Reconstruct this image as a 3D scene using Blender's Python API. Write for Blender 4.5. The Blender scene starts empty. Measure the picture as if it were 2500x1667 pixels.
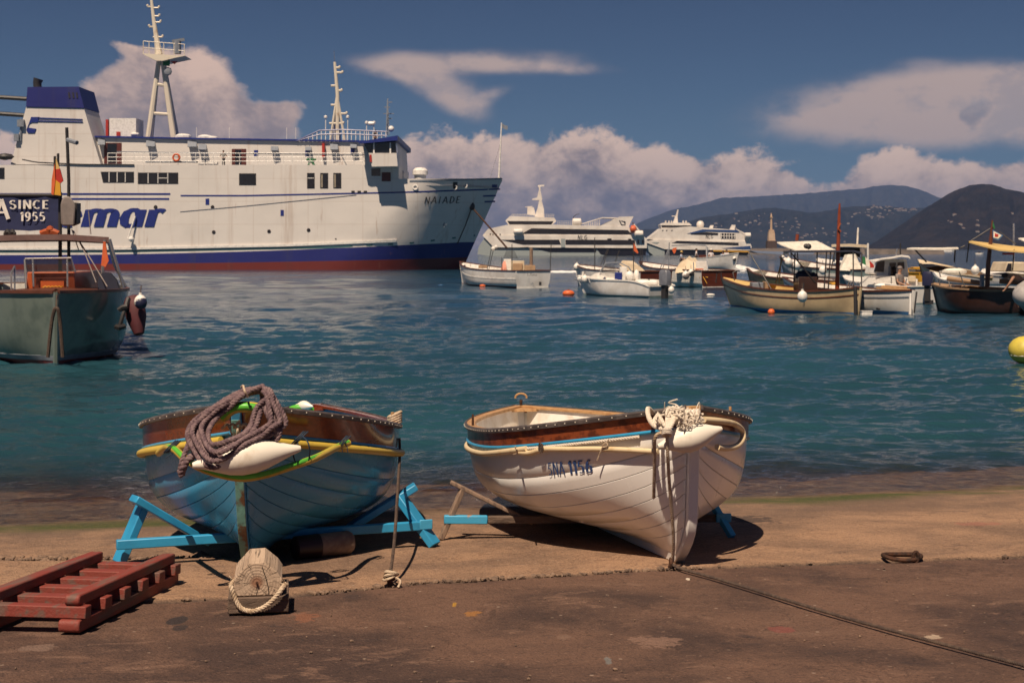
import bpy, bmesh, math, random
import numpy as np
from mathutils import Vector, Matrix, noise
R = random.Random(7)
pi = math.pi
SC = bpy.context.scene
COL = SC.collection
# ---------------------------------------------------------------- camera, world, sun, exposure
F, CX, HY, CZ = 3472.0, 1250.0, 606.0, 2.2      # 50 mm lens on a 36 mm frame; eye 2.2 m above the water (z = 0)
cd = bpy.data.cameras.new('camera'); cam = bpy.data.objects.new('camera', cd); COL.objects.link(cam)
cam.location = (0, 0, CZ); cam.rotation_euler = (pi/2, 0, 0)
cd.lens = 50; cd.sensor_width = 36; cd.shift_y = -(833.5-HY)/2500.0
cd.clip_start = .1; cd.clip_end = 40000
cd.dof.use_dof = True; cd.dof.focus_distance = 8.9; cd.dof.aperture_fstop = 9
SC.camera = cam
SC.view_settings.view_transform = 'Standard'; SC.view_settings.look = 'None'
SC.view_settings.exposure = 0.28; SC.view_settings.gamma = 1.0; SC.view_settings.use_curve_mapping = False
SC.render.engine = 'CYCLES'
SC.cycles.use_denoising = True
SC.cycles.max_bounces = 8; SC.cycles.transparent_max_bounces = 12; SC.cycles.volume_bounces = 0
SC.cycles.caustics_reflective = False; SC.cycles.caustics_refractive = False
SUN = Vector((-.16, -.48, .84)).normalized()      # direction towards the sun: behind the camera, a little left, high
sl = bpy.data.lights.new('sun', 'SUN'); so = bpy.data.objects.new('sun', sl); COL.objects.link(so)
sl.energy = 5.0; sl.angle = math.radians(.53); sl.color = (1.0, .80, .60)
so.rotation_euler = SUN.to_track_quat('Z', 'Y').to_euler()
so.location = (0, 0, 60)

class E:
    """a scalar socket with operators, for writing node maths"""
    nt = None
    def __init__(s, k): s.k = k
    @staticmethod
    def op(o, *a, clamp=False):
        n = E.nt.nodes.new('ShaderNodeMath'); n.operation = o; n.use_clamp = clamp
        for i, x in enumerate(a):
            if isinstance(x, E): E.nt.links.new(x.k, n.inputs[i])
            else: n.inputs[i].default_value = x
        return E(n.outputs[0])
    def __add__(s, o): return E.op('ADD', s, o)
    __radd__ = __add__
    def __sub__(s, o): return E.op('SUBTRACT', s, o)
    def __rsub__(s, o): return E.op('SUBTRACT', o, s)
    def __mul__(s, o): return E.op('MULTIPLY', s, o)
    __rmul__ = __mul__
    def __truediv__(s, o): return E.op('DIVIDE', s, o)
    def mx(s, o): return E.op('MAXIMUM', s, o)
    def mn(s, o): return E.op('MINIMUM', s, o)
def sstep(x, a, b):
    n = E.nt.nodes.new('ShaderNodeMapRange'); n.interpolation_type = 'SMOOTHSTEP'
    E.nt.links.new(x.k, n.inputs[0]); n.inputs[1].default_value = a; n.inputs[2].default_value = b
    n.inputs[3].default_value = 0; n.inputs[4].default_value = 1
    return E(n.outputs[0])
def mixc(f, a, b, mode='MIX'):
    n = E.nt.nodes.new('ShaderNodeMix'); n.data_type = 'RGBA'; n.blend_type = mode
    for i, x in ((0, f), (6, a), (7, b)):
        if isinstance(x, E): E.nt.links.new(x.k, n.inputs[i])
        elif i == 0: n.inputs[0].default_value = x
        else: n.inputs[i].default_value = (*x, 1)
    return E(n.outputs[2])
def ntex(vec, scale, detail=5, rough=.55, dist=0, lac=2.0):
    n = E.nt.nodes.new('ShaderNodeTexNoise'); n.inputs['Scale'].default_value = scale; n.inputs['Detail'].default_value = detail
    n.inputs['Roughness'].default_value = rough; n.inputs['Distortion'].default_value = dist; n.inputs['Lacunarity'].default_value = lac
    if vec: E.nt.links.new(vec.k, n.inputs['Vector'])
    return E(n.outputs['Fac'])
def vor(vec, scale, feat='F1', out='Distance'):
    n = E.nt.nodes.new('ShaderNodeTexVoronoi'); n.feature = feat; n.inputs['Scale'].default_value = scale
    if vec: E.nt.links.new(vec.k, n.inputs['Vector'])
    return E(n.outputs[out])
def comb(x, y, z):
    n = E.nt.nodes.new('ShaderNodeCombineXYZ')
    for i, a in enumerate((x, y, z)):
        if isinstance(a, E): E.nt.links.new(a.k, n.inputs[i])
        else: n.inputs[i].default_value = a
    return E(n.outputs[0])
def sep(v):
    n = E.nt.nodes.new('ShaderNodeSeparateXYZ'); E.nt.links.new(v.k, n.inputs[0])
    return [E(o) for o in n.outputs]
def mapv(v, scale=(1, 1, 1), loc=(0, 0, 0), rot=(0, 0, 0)):
    n = E.nt.nodes.new('ShaderNodeMapping'); E.nt.links.new(v.k, n.inputs[0])
    n.inputs['Scale'].default_value = scale; n.inputs['Location'].default_value = loc; n.inputs['Rotation'].default_value = rot
    return E(n.outputs[0])
def tc(out='Object'):
    n = E.nt.nodes.new('ShaderNodeTexCoord'); return E(n.outputs[out])
def attr(name):
    n = E.nt.nodes.new('ShaderNodeAttribute'); n.attribute_name = name; return E(n.outputs['Fac'])
def bump(h, strength=.3, dist=.02, norm=None):
    n = E.nt.nodes.new('ShaderNodeBump'); n.inputs['Strength'].default_value = strength; n.inputs['Distance'].default_value = dist
    E.nt.links.new(h.k, n.inputs['Height'])
    if norm: E.nt.links.new(norm.k, n.inputs['Normal'])
    return E(n.outputs[0])
def link(a, sock): E.nt.links.new(a.k if isinstance(a, E) else a, sock)

# sky: Nishita blue, graded, with cloud banks and wisps laid out by direction
W = bpy.data.worlds.new('World'); SC.world = W; W.use_nodes = True
E.nt = nt = W.node_tree; nt.nodes.clear()
sky = nt.nodes.new('ShaderNodeTexSky'); sky.sky_type = 'NISHITA'; sky.sun_disc = False
sky.sun_elevation = math.asin(SUN.z); sky.sun_rotation = math.atan2(SUN.x, SUN.y)
sky.air_density = .75; sky.dust_density = .25; sky.ozone_density = 3.0; sky.altitude = 400
gx, gy, gz_ = sep(tc('Generated'))
az = E.op('ARCTAN2', gx, gy); el = E.op('ARCSINE', gz_)
A = lambda px: math.atan((px-CX)/F)                # photo column -> azimuth, row -> elevation
EL = lambda py: math.atan((HY-py)/F)
dv = comb(az, el, 0)
n_big = ntex(mapv(dv, (1, 1.25, 1)), 21, 9, .62, .25); n_fine = ntex(mapv(dv, (1, 1.3, 1)), 75, 6, .62)
warp = ntex(mapv(dv, (1, 1.6, 1), (3.1, 1.7, 0)), 22, 6, .6)
def ell(px, py, w, h, rot=0):
    dx = (az-A(px))*F; dy = (el-EL(py))*F
    c, s = math.cos(rot), math.sin(rot)
    a = (dx*c+dy*s)*(1/w); b = (dy*c-dx*s)*(1/h)
    return 1.0-E.op('SQRT', a*a+b*b)
def gau(px, py, w, h, rot=0, k=1.0):
    dx = (az-A(px))*F; dy = (el-EL(py))*F
    c, s = math.cos(rot), math.sin(rot)
    a = (dx*c+dy*s)*(1/w); b = (dy*c-dx*s)*(1/h)
    return E.op('POWER', 2.0, (a*a+b*b)*-1.0)*k
def total(L):
    r = L[0]
    for x in L[1:]: r = r+x
    return r
def union(L):
    r = L[0]
    for x in L[1:]: r = r.mx(x)
    return r
# towering cumulus behind the ferry
cum = total([gau(430, 205, 90, 70), gau(330, 225, 75, 50), gau(360, 290, 150, 75), gau(500, 270, 95, 70), gau(455, 335, 180, 45), gau(290, 310, 90, 40), gau(600, 300, 70, 30, .1, .6), gau(700, 275, 60, 26, .3, .75), gau(330, 145, 70, 14, -.4, .7), gau(640, 330, 90, 24, 0, .5)])
m_cum = sstep(cum+(n_big-.5)*1.5+(n_fine-.5)*.4, .44, .86)
# the bank along the horizon: its top edge follows a curve of azimuth
fc = nt.nodes.new('ShaderNodeFloatCurve')
top = [(-6000, 455), (-1500, 400), (-200, 330), (300, 400), (700, 390), (940, 345), (1060, 325), (1280, 330), (1425, 316), (1545, 352), (1680, 368), (1850, 372), (1915, 392), (2000, 440), (2080, 412), (2190, 366), (2260, 378), (2340, 398), (2500, 385), (3000, 400), (5500, 470)]
azn = (az+2.2)*(1/4.4)
fc_pts = [((math.atan((px-CX)/F)+2.2)/4.4, math.atan((HY-py)/F)*6) for px, py in top]
cv = fc.mapping.curves[0]
cv.points[0].location = (0, .25); cv.points[1].location = (1, .25)
for x, y in fc_pts: cv.points.new(x, y)
for p in cv.points: p.handle_type = 'AUTO'
fc.mapping.update(); link(azn, fc.inputs['Value'])
topc = E(fc.outputs[0])*(1/6)
bank = (topc-el)*F*(1/60.0)
m_bank = sstep(bank+(n_big-.5)*3.2+(n_fine-.5)*.9, -.12, .42)
# high wisps
wis = total([gau(1150, 152, 190, 22, .03, .9), gau(1330, 168, 130, 13, -.04, .7), gau(990, 178, 95, 20, -.18, .8), gau(1060, 205, 85, 30, -.5, .9), gau(1120, 245, 60, 30, -.5, .75), gau(1190, 236, 50, 15, .35, .6),
             gau(2330, 225, 200, 30, .05, .9), gau(2450, 260, 330, 55, .0, 1.0), gau(2200, 285, 220, 36, .06, .9), gau(2420, 320, 300, 34, 0, .7), gau(2300, 345, 240, 34, 0, .45), gau(2030, 292, 90, 14, .1, .5), gau(2240, 168, 60, 12, 0, .18)])
m_wis = (.62+.75*sstep(warp, .36, .62)).mn(1.0)*sstep(wis+(warp-.5)*.9*sstep(wis, .05, .5)+(n_fine-.5)*.12, .10, 1.2)*.88
lit = sstep((n_big-.45)*3.0+(n_fine-.5)*1.1+(el-topc)*13.0+.93, .0, 1.2)
c_bank = mixc(lit, (.185, .145, .145), (.74, .52, .395))
lit2 = sstep((n_big-.42)*2.8+(n_fine-.5)*.9+(el-EL(330))*9, -.1, 1.1)
c_cum = mixc(lit2, (.25, .195, .19), (.66, .46, .36))
c_cl = mixc(m_wis, c_bank, (.46, .34, .29))
c_cl = mixc(m_cum, c_cl, c_cum)
c_cl = mixc(m_bank, c_cl, c_bank)
puff = total([gau(2385, 285, 26, 24), gau(2362, 300, 18, 16, 0, .8), gau(2405, 270, 18, 14, 0, .8), gau(2375, 330, 12, 20, .3, .5)])
m_puff = sstep(puff+(n_fine-.5)*1.6+(n_big-.5)*.8, .45, 1.1)*.6
c_cl = mixc(m_puff, c_cl, mixc(sstep((el-EL(285))*F*(1/30)+(n_fine-.5)*2, -.6, .9), (.14, .145, .18), (.42, .34, .31)))
mask = E.op('MAXIMUM', m_cum.mx(m_wis).mx(m_puff), m_bank)
bs = nt.nodes.new('ShaderNodeBackground'); bs.inputs['Strength'].default_value = .1
skc = mixc(1.0, E(sky.outputs[0]), (.205, .262, .292), 'MULTIPLY')
deep = sstep(el, -.02, .24)
skc = mixc(deep, mixc(1.0, skc, (.95, 1.0, 1.0), 'MULTIPLY'), mixc(1.0, skc, (.75, .66, .72), 'MULTIPLY'))
link(skc, bs.inputs['Color'])
bc = nt.nodes.new('ShaderNodeBackground'); bc.inputs['Strength'].default_value = 1.0; link(c_cl, bc.inputs['Color'])
ms = nt.nodes.new('ShaderNodeMixShader'); link(mask, ms.inputs[0]); link(bs.outputs[0], ms.inputs[1]); link(bc.outputs[0], ms.inputs[2])
wo = nt.nodes.new('ShaderNodeOutputWorld'); link(ms.outputs[0], wo.inputs['Surface'])

# ---------------------------------------------------------------- helpers
def P(px, py, Y): return Vector(((px-CX)/F*Y, Y, CZ-(py-HY)/F*Y))    # the place at depth Y that is seen in column px, row py of the photo
def WY(py): return CZ*F/(py-HY)                                      # depth of a waterline seen in row py
def S(p): return (CX+p.x/p.y*F, HY-(p.z-CZ)/p.y*F)
def gz(x, y): return .30-.06*(max(y, 3.5)-8.36)+.008*max(-8, min(8, x))
def G(px, py):                                                       # the place on the ramp seen at px, py
    lo, hi = 3.0, 30.0
    for _ in range(50):
        m = (lo+hi)/2; p = P(px, py, m)
        if p.z > gz(p.x, m): lo = m
        else: hi = m
    return P(px, py, lo)

class MB:
    def __init__(s): s.v = []; s.f = []
    def add(s, vs, fs):
        o = len(s.v); s.v += [Vector(v) for v in vs]; s.f += [tuple(i+o for i in f) for f in fs]; return s
    def box(s, c, d, rot=None):
        c = Vector(c); h = Vector(d)/2
        vs = []
        for z in (-1, 1):
            for y in (-1, 1):
                for x in (-1, 1):
                    q = Vector((x*h.x, y*h.y, z*h.z)); q = rot @ q if rot is not None else q; vs.append(c+q)
        return s.add(vs, [(0, 2, 3, 1), (4, 5, 7, 6), (0, 1, 5, 4), (2, 6, 7, 3), (0, 4, 6, 2), (1, 3, 7, 5)])
    def bb(s, x0, x1, y0, y1, z0, z1): return s.box(((x0+x1)/2, (y0+y1)/2, (z0+z1)/2), (x1-x0, y1-y0, z1-z0))
    def beam(s, p, q, w, h, up=(0, 0, 1)):
        p, q = Vector(p), Vector(q); d = (q-p).normalized(); up = Vector(up)
        if abs(d.dot(up)) > .98: up = Vector((0, 1, 0))
        x = d.cross(up).normalized(); z = x.cross(d).normalized()
        m = Matrix((x, d, z)).transposed()
        return s.box((p+q)/2, (w, (q-p).length, h), m)
    def loft(s, rows, closed=False, caps=False):
        n = len(rows[0]); o = len(s.v)
        for r in rows: s.v += [Vector(v) for v in r]
        for i in range(len(rows)-1):
            for j in range(n if closed else n-1):
                k = (j+1) % n
                s.f.append((o+i*n+j, o+i*n+k, o+(i+1)*n+k, o+(i+1)*n+j))
        if caps:
            s.f.append(tuple(o+j for j in range(n))[::-1]); s.f.append(tuple(o+(len(rows)-1)*n+j for j in range(n)))
        return s
    def tube(s, pts, r, n=8, closed=False, caps=True):
        pts = [Vector(p) for p in pts]; m = len(pts)
        rr = r if isinstance(r, (list, tuple)) else [r]*m
        rings = []; ref = None
        for i in range(m):
            a = pts[i-1] if (i or closed) else pts[i]; b = pts[(i+1) % m] if (i < m-1 or closed) else pts[i]
            d = (b-a).normalized()
            if ref is None: ref = d.orthogonal().normalized()
            x = ref-d*ref.dot(d)
            x = x.normalized() if x.length > 1e-6 else d.orthogonal().normalized()
            ref = x; y = d.cross(x)
            rings.append([pts[i]+(x*math.cos(2*pi*k/n)+y*math.sin(2*pi*k/n))*rr[i] for k in range(n)])
        if closed: rings.append(rings[0])
        return s.loft(rings, True, caps and not closed)
    def cone(s, p, q, r0, r1, n=10): return s.tube([p, q], [r0, r1], n)
    def lathe(s, prof, p, q, n=16):
        """prof: (fraction along p->q, radius)"""
        p, q = Vector(p), Vector(q)
        return s.tube([p+(q-p)*t for t, r in prof], [max(r, 1e-4) for t, r in prof], n)
    def ball(s, c, r, n=12, sc=(1, 1, 1)):
        c = Vector(c); rows = []
        for i in range(n//2+1):
            th = pi*i/(n//2); rows.append([c+Vector((math.sin(th)*math.cos(2*pi*j/n)*r*sc[0]+1e-6*j, math.sin(th)*math.sin(2*pi*j/n)*r*sc[1], math.cos(th)*r*sc[2])) for j in range(n)])
        return s.loft(rows[::-1], True)
    def prism(s, poly, y0, y1):
        """poly: (x, z) outline, extruded in y"""
        n = len(poly); o = len(s.v)
        s.v += [Vector((x, y0, z)) for x, z in poly]+[Vector((x, y1, z)) for x, z in poly]
        s.f += [tuple(o+i for i in range(n)), tuple(o+n+i for i in range(n))[::-1]]
        s.f += [(o+i, o+n+i, o+n+(i+1) % n, o+(i+1) % n) for i in range(n)]
        return s
    def mesh(s, name, m, smooth=38):
        me = bpy.data.meshes.new(name); me.from_pydata([tuple(v) for v in s.v], [], s.f)
        bm = bmesh.new(); bm.from_mesh(me); bmesh.ops.recalc_face_normals(bm, faces=bm.faces); bm.to_mesh(me); bm.free()
        if smooth:
            me.polygons.foreach_set('use_smooth', [True]*len(me.polygons)); me.set_sharp_from_angle(angle=math.radians(smooth))
        if m: me.materials.append(m)
        return me
    def obj(s, name, m, parent=None, smooth=38, bevel=0, label=None):
        o = bpy.data.objects.new(name, s.mesh(name, m, smooth)); COL.objects.link(o)
        if parent: o.parent = parent
        if bevel:
            b = o.modifiers.new('edge', 'BEVEL'); b.width = bevel; b.segments = 2; b.limit_method = 'ANGLE'; b.angle_limit = math.radians(50)
        if label: o['label'] = label
        return o
def tag(o, label, cat, group=None):
    o['label'] = label; o['category'] = cat
    if group: o['group'] = group
    return o
def thing(name, label, cat, M=None, group=None):
    o = bpy.data.objects.new(name, None); COL.objects.link(o); o.empty_display_size = .2
    if M is not None: o.matrix_world = M if isinstance(M, Matrix) else Matrix.Translation(Vector(M))
    return tag(o, label, cat, group)
def copy_tree(o, parent=None):
    c = o.copy(); COL.objects.link(c)
    if parent: c.parent = parent
    for ch in o.children: copy_tree(ch, c)
    return c
def kind(o, k): o['kind'] = k; return o
def catmull(pts, n=8, closed=False):
    pts = [Vector(p) for p in pts]; out = []; m = len(pts)
    for i in range(m if closed else m-1):
        a, b, c, d = (pts[(i-1) % m], pts[i], pts[(i+1) % m], pts[(i+2) % m]) if closed else (pts[max(i-1, 0)], pts[i], pts[i+1], pts[min(i+2, m-1)])
        for k in range(n):
            t = k/n
            out.append(.5*((2*b)+(c-a)*t+(2*a-5*b+4*c-d)*t*t+(3*b-a-3*c+d)*t**3))
    if not closed: out.append(pts[-1])
    return out
def resample(pts, step):
    out = [pts[0]]; acc = 0
    for a, b in zip(pts, pts[1:]):
        L = (b-a).length; t = step-acc
        while t <= L and L > 0: out.append(a+(b-a)*(t/L)); t += step
        acc = L-(t-step)
    return out
def rope(mb, pts, r, pitch=.05, strands=3, n=6, step=None):
    """laid rope: strands twisted round the path"""
    pts = resample(pts, step or pitch/7)
    if len(pts) < 3: return mb
    ref = None; fr = []
    for i, p in enumerate(pts):
        d = (pts[min(i+1, len(pts)-1)]-pts[max(i-1, 0)]).normalized()
        if ref is None: ref = d.orthogonal().normalized()
        x = (ref-d*ref.dot(d)).normalized(); ref = x; fr.append((x, d.cross(x)))
    st = step or pitch/7
    for k in range(strands):
        path = []
        for i, p in enumerate(pts):
            a = 2*pi*(k/strands+i*st/pitch); x, y = fr[i]
            path.append(p+(x*math.cos(a)+y*math.sin(a))*r*.5)
        mb.tube(path, r*.56, n)
    return mb

def mat(name, col, rough=.5, metal=0, col2=None, nscale=4, lo=.4, hi=.65, bmp=0, bscale=40, stretch=(1, 1, 1), coat=0, spec=.5, bdist=.01, trans=0, alpha=1, emit=None):
    m = bpy.data.materials.new(name); m.use_nodes = True; E.nt = t = m.node_tree
    b = t.nodes['Principled BSDF']
    b.inputs['Roughness'].default_value = rough; b.inputs['Metallic'].default_value = metal
    b.inputs['Coat Weight'].default_value = coat; b.inputs['Coat Roughness'].default_value = .08; b.inputs['Specular IOR Level'].default_value = spec
    b.inputs['Transmission Weight'].default_value = trans; b.inputs['Alpha'].default_value = alpha
    v = mapv(tc('Object'), stretch)
    n = ntex(v, nscale, 7, .62)
    c2 = col2 or tuple(x*.78 for x in col)
    link(mixc(sstep(n, lo, hi), col, c2), b.inputs['Base Color'])
    link((n-.5)*.25+rough, b.inputs['Roughness'])
    if bmp: link(bump(ntex(v, bscale, 4, .6), bmp, bdist), b.inputs['Normal'])
    return m
# ---------------------------------------------------------------- materials
M = {}
M['white_paint'] = mat('white_boat_paint', (.80, .79, .77), .3, col2=(.70, .68, .64), nscale=2.2, lo=.5, hi=.8, coat=.2, bmp=.05, bscale=9)
M['blue_paint'] = mat('blue_boat_paint', (.058, .30, .53), .28, col2=(.05, .25, .46), nscale=2.5, lo=.45, hi=.75, coat=.12, spec=.4, bmp=.05, bscale=9)
M['inside_white'] = mat('inside_white', (.80, .77, .72), .45, col2=(.66, .6, .52), nscale=6)
M['inside_blue'] = mat('inside_blue', (.10, .34, .52), .5)
M['mahogany'] = mat('varnished_mahogany', (.22, .045, .016), .22, col2=(.12, .022, .009), nscale=5, stretch=(6, .6, 6), coat=.6, lo=.35, hi=.7)
M['mahogany_worn'] = mat('worn_mahogany', (.27, .065, .022), .32, col2=(.10, .022, .010), nscale=9, stretch=(2, 1, 2), coat=.3, lo=.42, hi=.62)
M['rubber'] = mat('dark_rubber_rail', (.055, .045, .045), .55, col2=(.12, .10, .095), nscale=14)
M['tan_wood'] = mat('tan_wood', (.50, .30, .14), .45, col2=(.36, .19, .08), nscale=5, stretch=(8, 1, 8))
M['sky_blue'] = mat('sky_blue_paint', (.03, .30, .55), .38, col2=(.025, .22, .42), nscale=3)
M['sky_blue_worn'] = mat('worn_sky_blue_paint', (.05, .33, .56), .5, col2=(.34, .22, .15), nscale=7, lo=.56, hi=.62, bmp=.2, bscale=20)
M['grey_wood'] = mat('bare_grey_wood', (.26, .18, .13), .8, col2=(.13, .09, .07), nscale=6, stretch=(7, 7, 1), bmp=.4, bscale=25)
M['stem_paint'] = mat('peeling_green_paint', (.16, .36, .31), .55, col2=(.14, .07, .035), nscale=11, lo=.47, hi=.58, bmp=.5, bscale=26, stretch=(1, 1, .6))
M['yellow_hose'] = mat('yellow_hose', (.58, .42, .065), .42, col2=(.44, .30, .05), nscale=9, lo=.5, hi=.75)
M['green_stripe'] = mat('green_hose_stripe', (.10, .46, .04), .42, col2=(.08, .34, .04), nscale=9)
M['cream_hose'] = mat('cream_hose', (.68, .55, .35), .45, col2=(.52, .38, .2), nscale=7, lo=.5, hi=.75)
M['fender'] = mat('white_fender', (.78, .73, .64), .38, col2=(.55, .45, .34), nscale=6, lo=.52, hi=.8, bmp=.06, bscale=14)
M['purple_rope'] = mat('faded_purple_rope', (.125, .078, .092), .9, col2=(.24, .165, .17), nscale=35, lo=.4, hi=.62, bmp=.7, bscale=240)
M['dark_rope'] = mat('dark_rope', (.055, .036, .03), .9, col2=(.11, .075, .055), nscale=35, bmp=.5, bscale=240)
M['pale_rope'] = mat('pale_rope', (.62, .50, .37), .85, col2=(.40, .29, .19), nscale=30, bmp=.6, bscale=220)
M['fleck_rope'] = mat('flecked_white_rope', (.70, .62, .52), .85, col2=(.08, .06, .06), nscale=120, lo=.60, hi=.66, bmp=.5, bscale=200)
M['navy_cord'] = mat('navy_cord', (.012, .03, .06), .7)
M['red_wood'] = mat('worn_red_wood', (.20, .038, .027), .66, col2=(.135, .075, .06), nscale=4.5, stretch=(3, .5, 3), lo=.46, hi=.62, bmp=.35, bscale=22)
M['timber'] = mat('weathered_timber', (.44, .33, .245), .8, col2=(.27, .185, .125), nscale=7, lo=.42, hi=.72, bmp=.6, bscale=30)
M['timber_and_shade'] = mat('dark_timber_and_shade', (.135, .092, .068), .85, col2=(.06, .04, .03), nscale=6, stretch=(1, 3, 3), bmp=.8, bscale=26)
m = bpy.data.materials.new('timber_end'); m.use_nodes = True; E.nt = t = m.node_tree; b = t.nodes['Principled BSDF']
ox, oy, oz = sep(tc('Object')); wob = ntex(mapv(tc('Object'), (1, .15, 1)), 9, 4, .6)
dx, dz = ox+.008, oz-.152; rad = E.op('SQRT', dx*dx+dz*dz); ang = E.op('ARCTAN2', dx, dz)
ring_ = E.op('SINE', (rad+(wob-.5)*.03)*420.0)
ck_n = ntex(comb(ang*2.2+(wob-.5)*1.2, rad*2.0, oy*.3), 1.7, 3, .6)
crk = sstep(E.op('ABSOLUTE', ck_n-.5), .016, .0)*sstep(rad, .012, .05)
c = mixc(sstep(ring_, -.4, 1)*.16, (.46, .345, .255), (.33, .235, .165)); c = mixc(sstep(wob, .45, .7)*.6, c, (.28, .195, .135)); c = mixc(crk*.6, c, (.05, .032, .024))
c = mixc(sstep(rad+(wob-.5)*.03, .045, .012)*.8, c, (.20, .075, .035)); link(c, b.inputs['Base Color']); b.inputs['Roughness'].default_value = .85
link(bump(ring_*.06-crk*1.2+wob, .7, .012), b.inputs['Normal']); M['timber_end'] = m
M['crack'] = mat('timber_crack', (.025, .016, .012), .95)
M['rust'] = mat('rusty_iron', (.085, .035, .018), .8, metal=.3, col2=(.03, .016, .012), nscale=18, bmp=.6, bscale=60)
M['rust_stain'] = mat('rust_stained_wood', (.26, .10, .04), .85, col2=(.34, .2, .12), nscale=16)
M['letter_blue'] = mat('stencil_blue', (.022, .055, .18), .4, col2=(.03, .07, .2))
M['letter_dark'] = mat('stencil_dark', (.016, .05, .10), .4)
M['old_float'] = mat('dirty_shaded_float', (.27, .2, .15), .6, col2=(.15, .1, .08), nscale=7, bmp=.2)  # dirty cream, lowered further to hold the deep shade under the hull
M['maroon'] = mat('shaded_maroon', (.022, .005, .006), .45)  # near-black maroon: the shade on the float is in the colour
# ---------------------------------------------------------------- the ramp, the sea, the hills
def vn(x, y, seed=0):
    xi, yi = np.floor(x), np.floor(y); fx, fy = x-xi, y-yi
    h = lambda a, b: (np.sin(a*127.1+b*311.7+seed*74.7)*43758.5453) % 1.0
    fx, fy = fx*fx*(3-2*fx), fy*fy*(3-2*fy)
    return (h(xi, yi)*(1-fx)+h(xi+1, yi)*fx)*(1-fy)+(h(xi, yi+1)*(1-fx)+h(xi+1, yi+1)*fx)*fy
def fbm(x, y, o=4, seed=0):
    r = 0; a = .5
    for i in range(o): r = r+a*vn(x*2**i, y*2**i, seed+i); a *= .5
    return r/(1-.5**o)
def grid_obj(name, X, Y, Z, m, attrs=None, smooth=True):
    ny, nx = X.shape
    me = bpy.data.meshes.new(name)
    idx = np.arange(nx*ny).reshape(ny, nx)
    q = np.stack([idx[:-1, :-1], idx[:-1, 1:], idx[1:, 1:], idx[1:, :-1]], -1).reshape(-1, 4)
    me.vertices.add(nx*ny); me.vertices.foreach_set('co', np.stack([X, Y, Z], -1).reshape(-1).astype(np.float32))
    me.loops.add(q.size); me.loops.foreach_set('vertex_index', q.reshape(-1).astype(np.int32))
    me.polygons.add(len(q)); me.polygons.foreach_set('loop_start', np.arange(0, q.size, 4, dtype=np.int32))
    me.update(); me.validate()
    me.polygons.foreach_set('use_smooth', [smooth]*len(me.polygons))
    for k, a in (attrs or {}).items():
        at = me.attributes.new(k, 'FLOAT', 'POINT'); at.data.foreach_set('value', a.reshape(-1).astype(np.float32))
    me.materials.append(m)
    o = bpy.data.objects.new(name, me); COL.objects.link(o); return o

CRX = [-60, -8, -3.2, -1.68, -1.19, -.44, .945, 2.1, 3.17, 8, 60]; CRY = [5.5, 7.1, 7.3, 7.60, 7.69, 8.08, 8.46, 8.66, 8.82, 9.3, 12]
def crack_y(x): return np.interp(x, CRX, CRY)+.035*(vn(x*3.1, x*0+.5, 3)-.5)+.02*(vn(x*11., x*0+.5, 4)-.5)
xs = np.concatenate([np.linspace(-70, -5.2, 40)[:-1], np.linspace(-5.2, 6.4, 470), np.linspace(6.4, 70, 40)[1:]])
ys = np.concatenate([np.linspace(-40, 5.2, 30)[:-1], np.linspace(5.2, 14.6, 400), np.linspace(14.6, 34, 30)[1:]])
X, Y = np.meshgrid(xs, ys)
Z = .30-.06*(np.maximum(Y, 3.5)-8.36)+.008*np.clip(X, -8, 8)
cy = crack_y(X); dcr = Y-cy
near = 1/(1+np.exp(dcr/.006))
wjit = vn(X*9, Y*9, 8)
groove = np.exp(-(dcr/(.012+.022*vn(X*4, X*0, 5)))**2)
stepm = np.exp(-((Y-(9.02+.06*vn(X*4, X*0, 21)))/.06)**2)*np.clip((-1.75-X)*3, 0, 1)*np.clip((X+3.6)*3, 0, 1)
Z = Z-near*.012-groove*.016*(.4+wjit)-stepm*.03*(.2+1.3*vn(X*22, Y*22, 9))+.006*(fbm(X*2.2, Y*2.2, 4, 11)-.5)+.0025*(fbm(X*30, Y*30, 2, 15)-.5)
wc = Y-.255*X+.5*(fbm(X*.8, Y*2, 4, 30)-.5)
wet = np.clip((wc-11.2)/.5, 0, 1); damp = np.clip((wc-9.5)/1.6, 0, 1)
algae = np.exp(-((wc-11.25)/.24)**2)*np.clip((fbm(X*1.1+4, Y*3, 4, 33)-.30)*4, 0, 1)*np.clip(np.abs(X-.3)*.9-.6, 0, 1)
E.nt = None
m = bpy.data.materials.new('ramp_concrete'); m.use_nodes = True; E.nt = t = m.node_tree; b = t.nodes['Principled BSDF']
ob = tc('Object')
n1 = ntex(ob, 1.1, 6, .6, .4); n2 = ntex(mapv(ob, (1, 1.6, 1), (5, 2, 0)), 3.3, 7, .66, .6); n3 = ntex(ob, 26, 6, .7); n4 = ntex(ob, 160, 3, .7)
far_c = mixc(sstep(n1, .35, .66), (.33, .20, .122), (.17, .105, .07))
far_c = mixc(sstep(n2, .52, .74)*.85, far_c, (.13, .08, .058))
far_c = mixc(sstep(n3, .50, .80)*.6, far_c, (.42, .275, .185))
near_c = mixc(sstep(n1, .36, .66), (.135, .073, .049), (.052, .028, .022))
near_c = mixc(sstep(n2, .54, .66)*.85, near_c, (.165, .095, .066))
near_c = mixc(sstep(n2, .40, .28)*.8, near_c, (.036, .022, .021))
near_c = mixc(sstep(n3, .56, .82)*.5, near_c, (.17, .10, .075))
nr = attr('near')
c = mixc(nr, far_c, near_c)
grit = ntex(mapv(ob, (1, 1, 1), (9, 4, 0)), 95, 3, .75)
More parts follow.
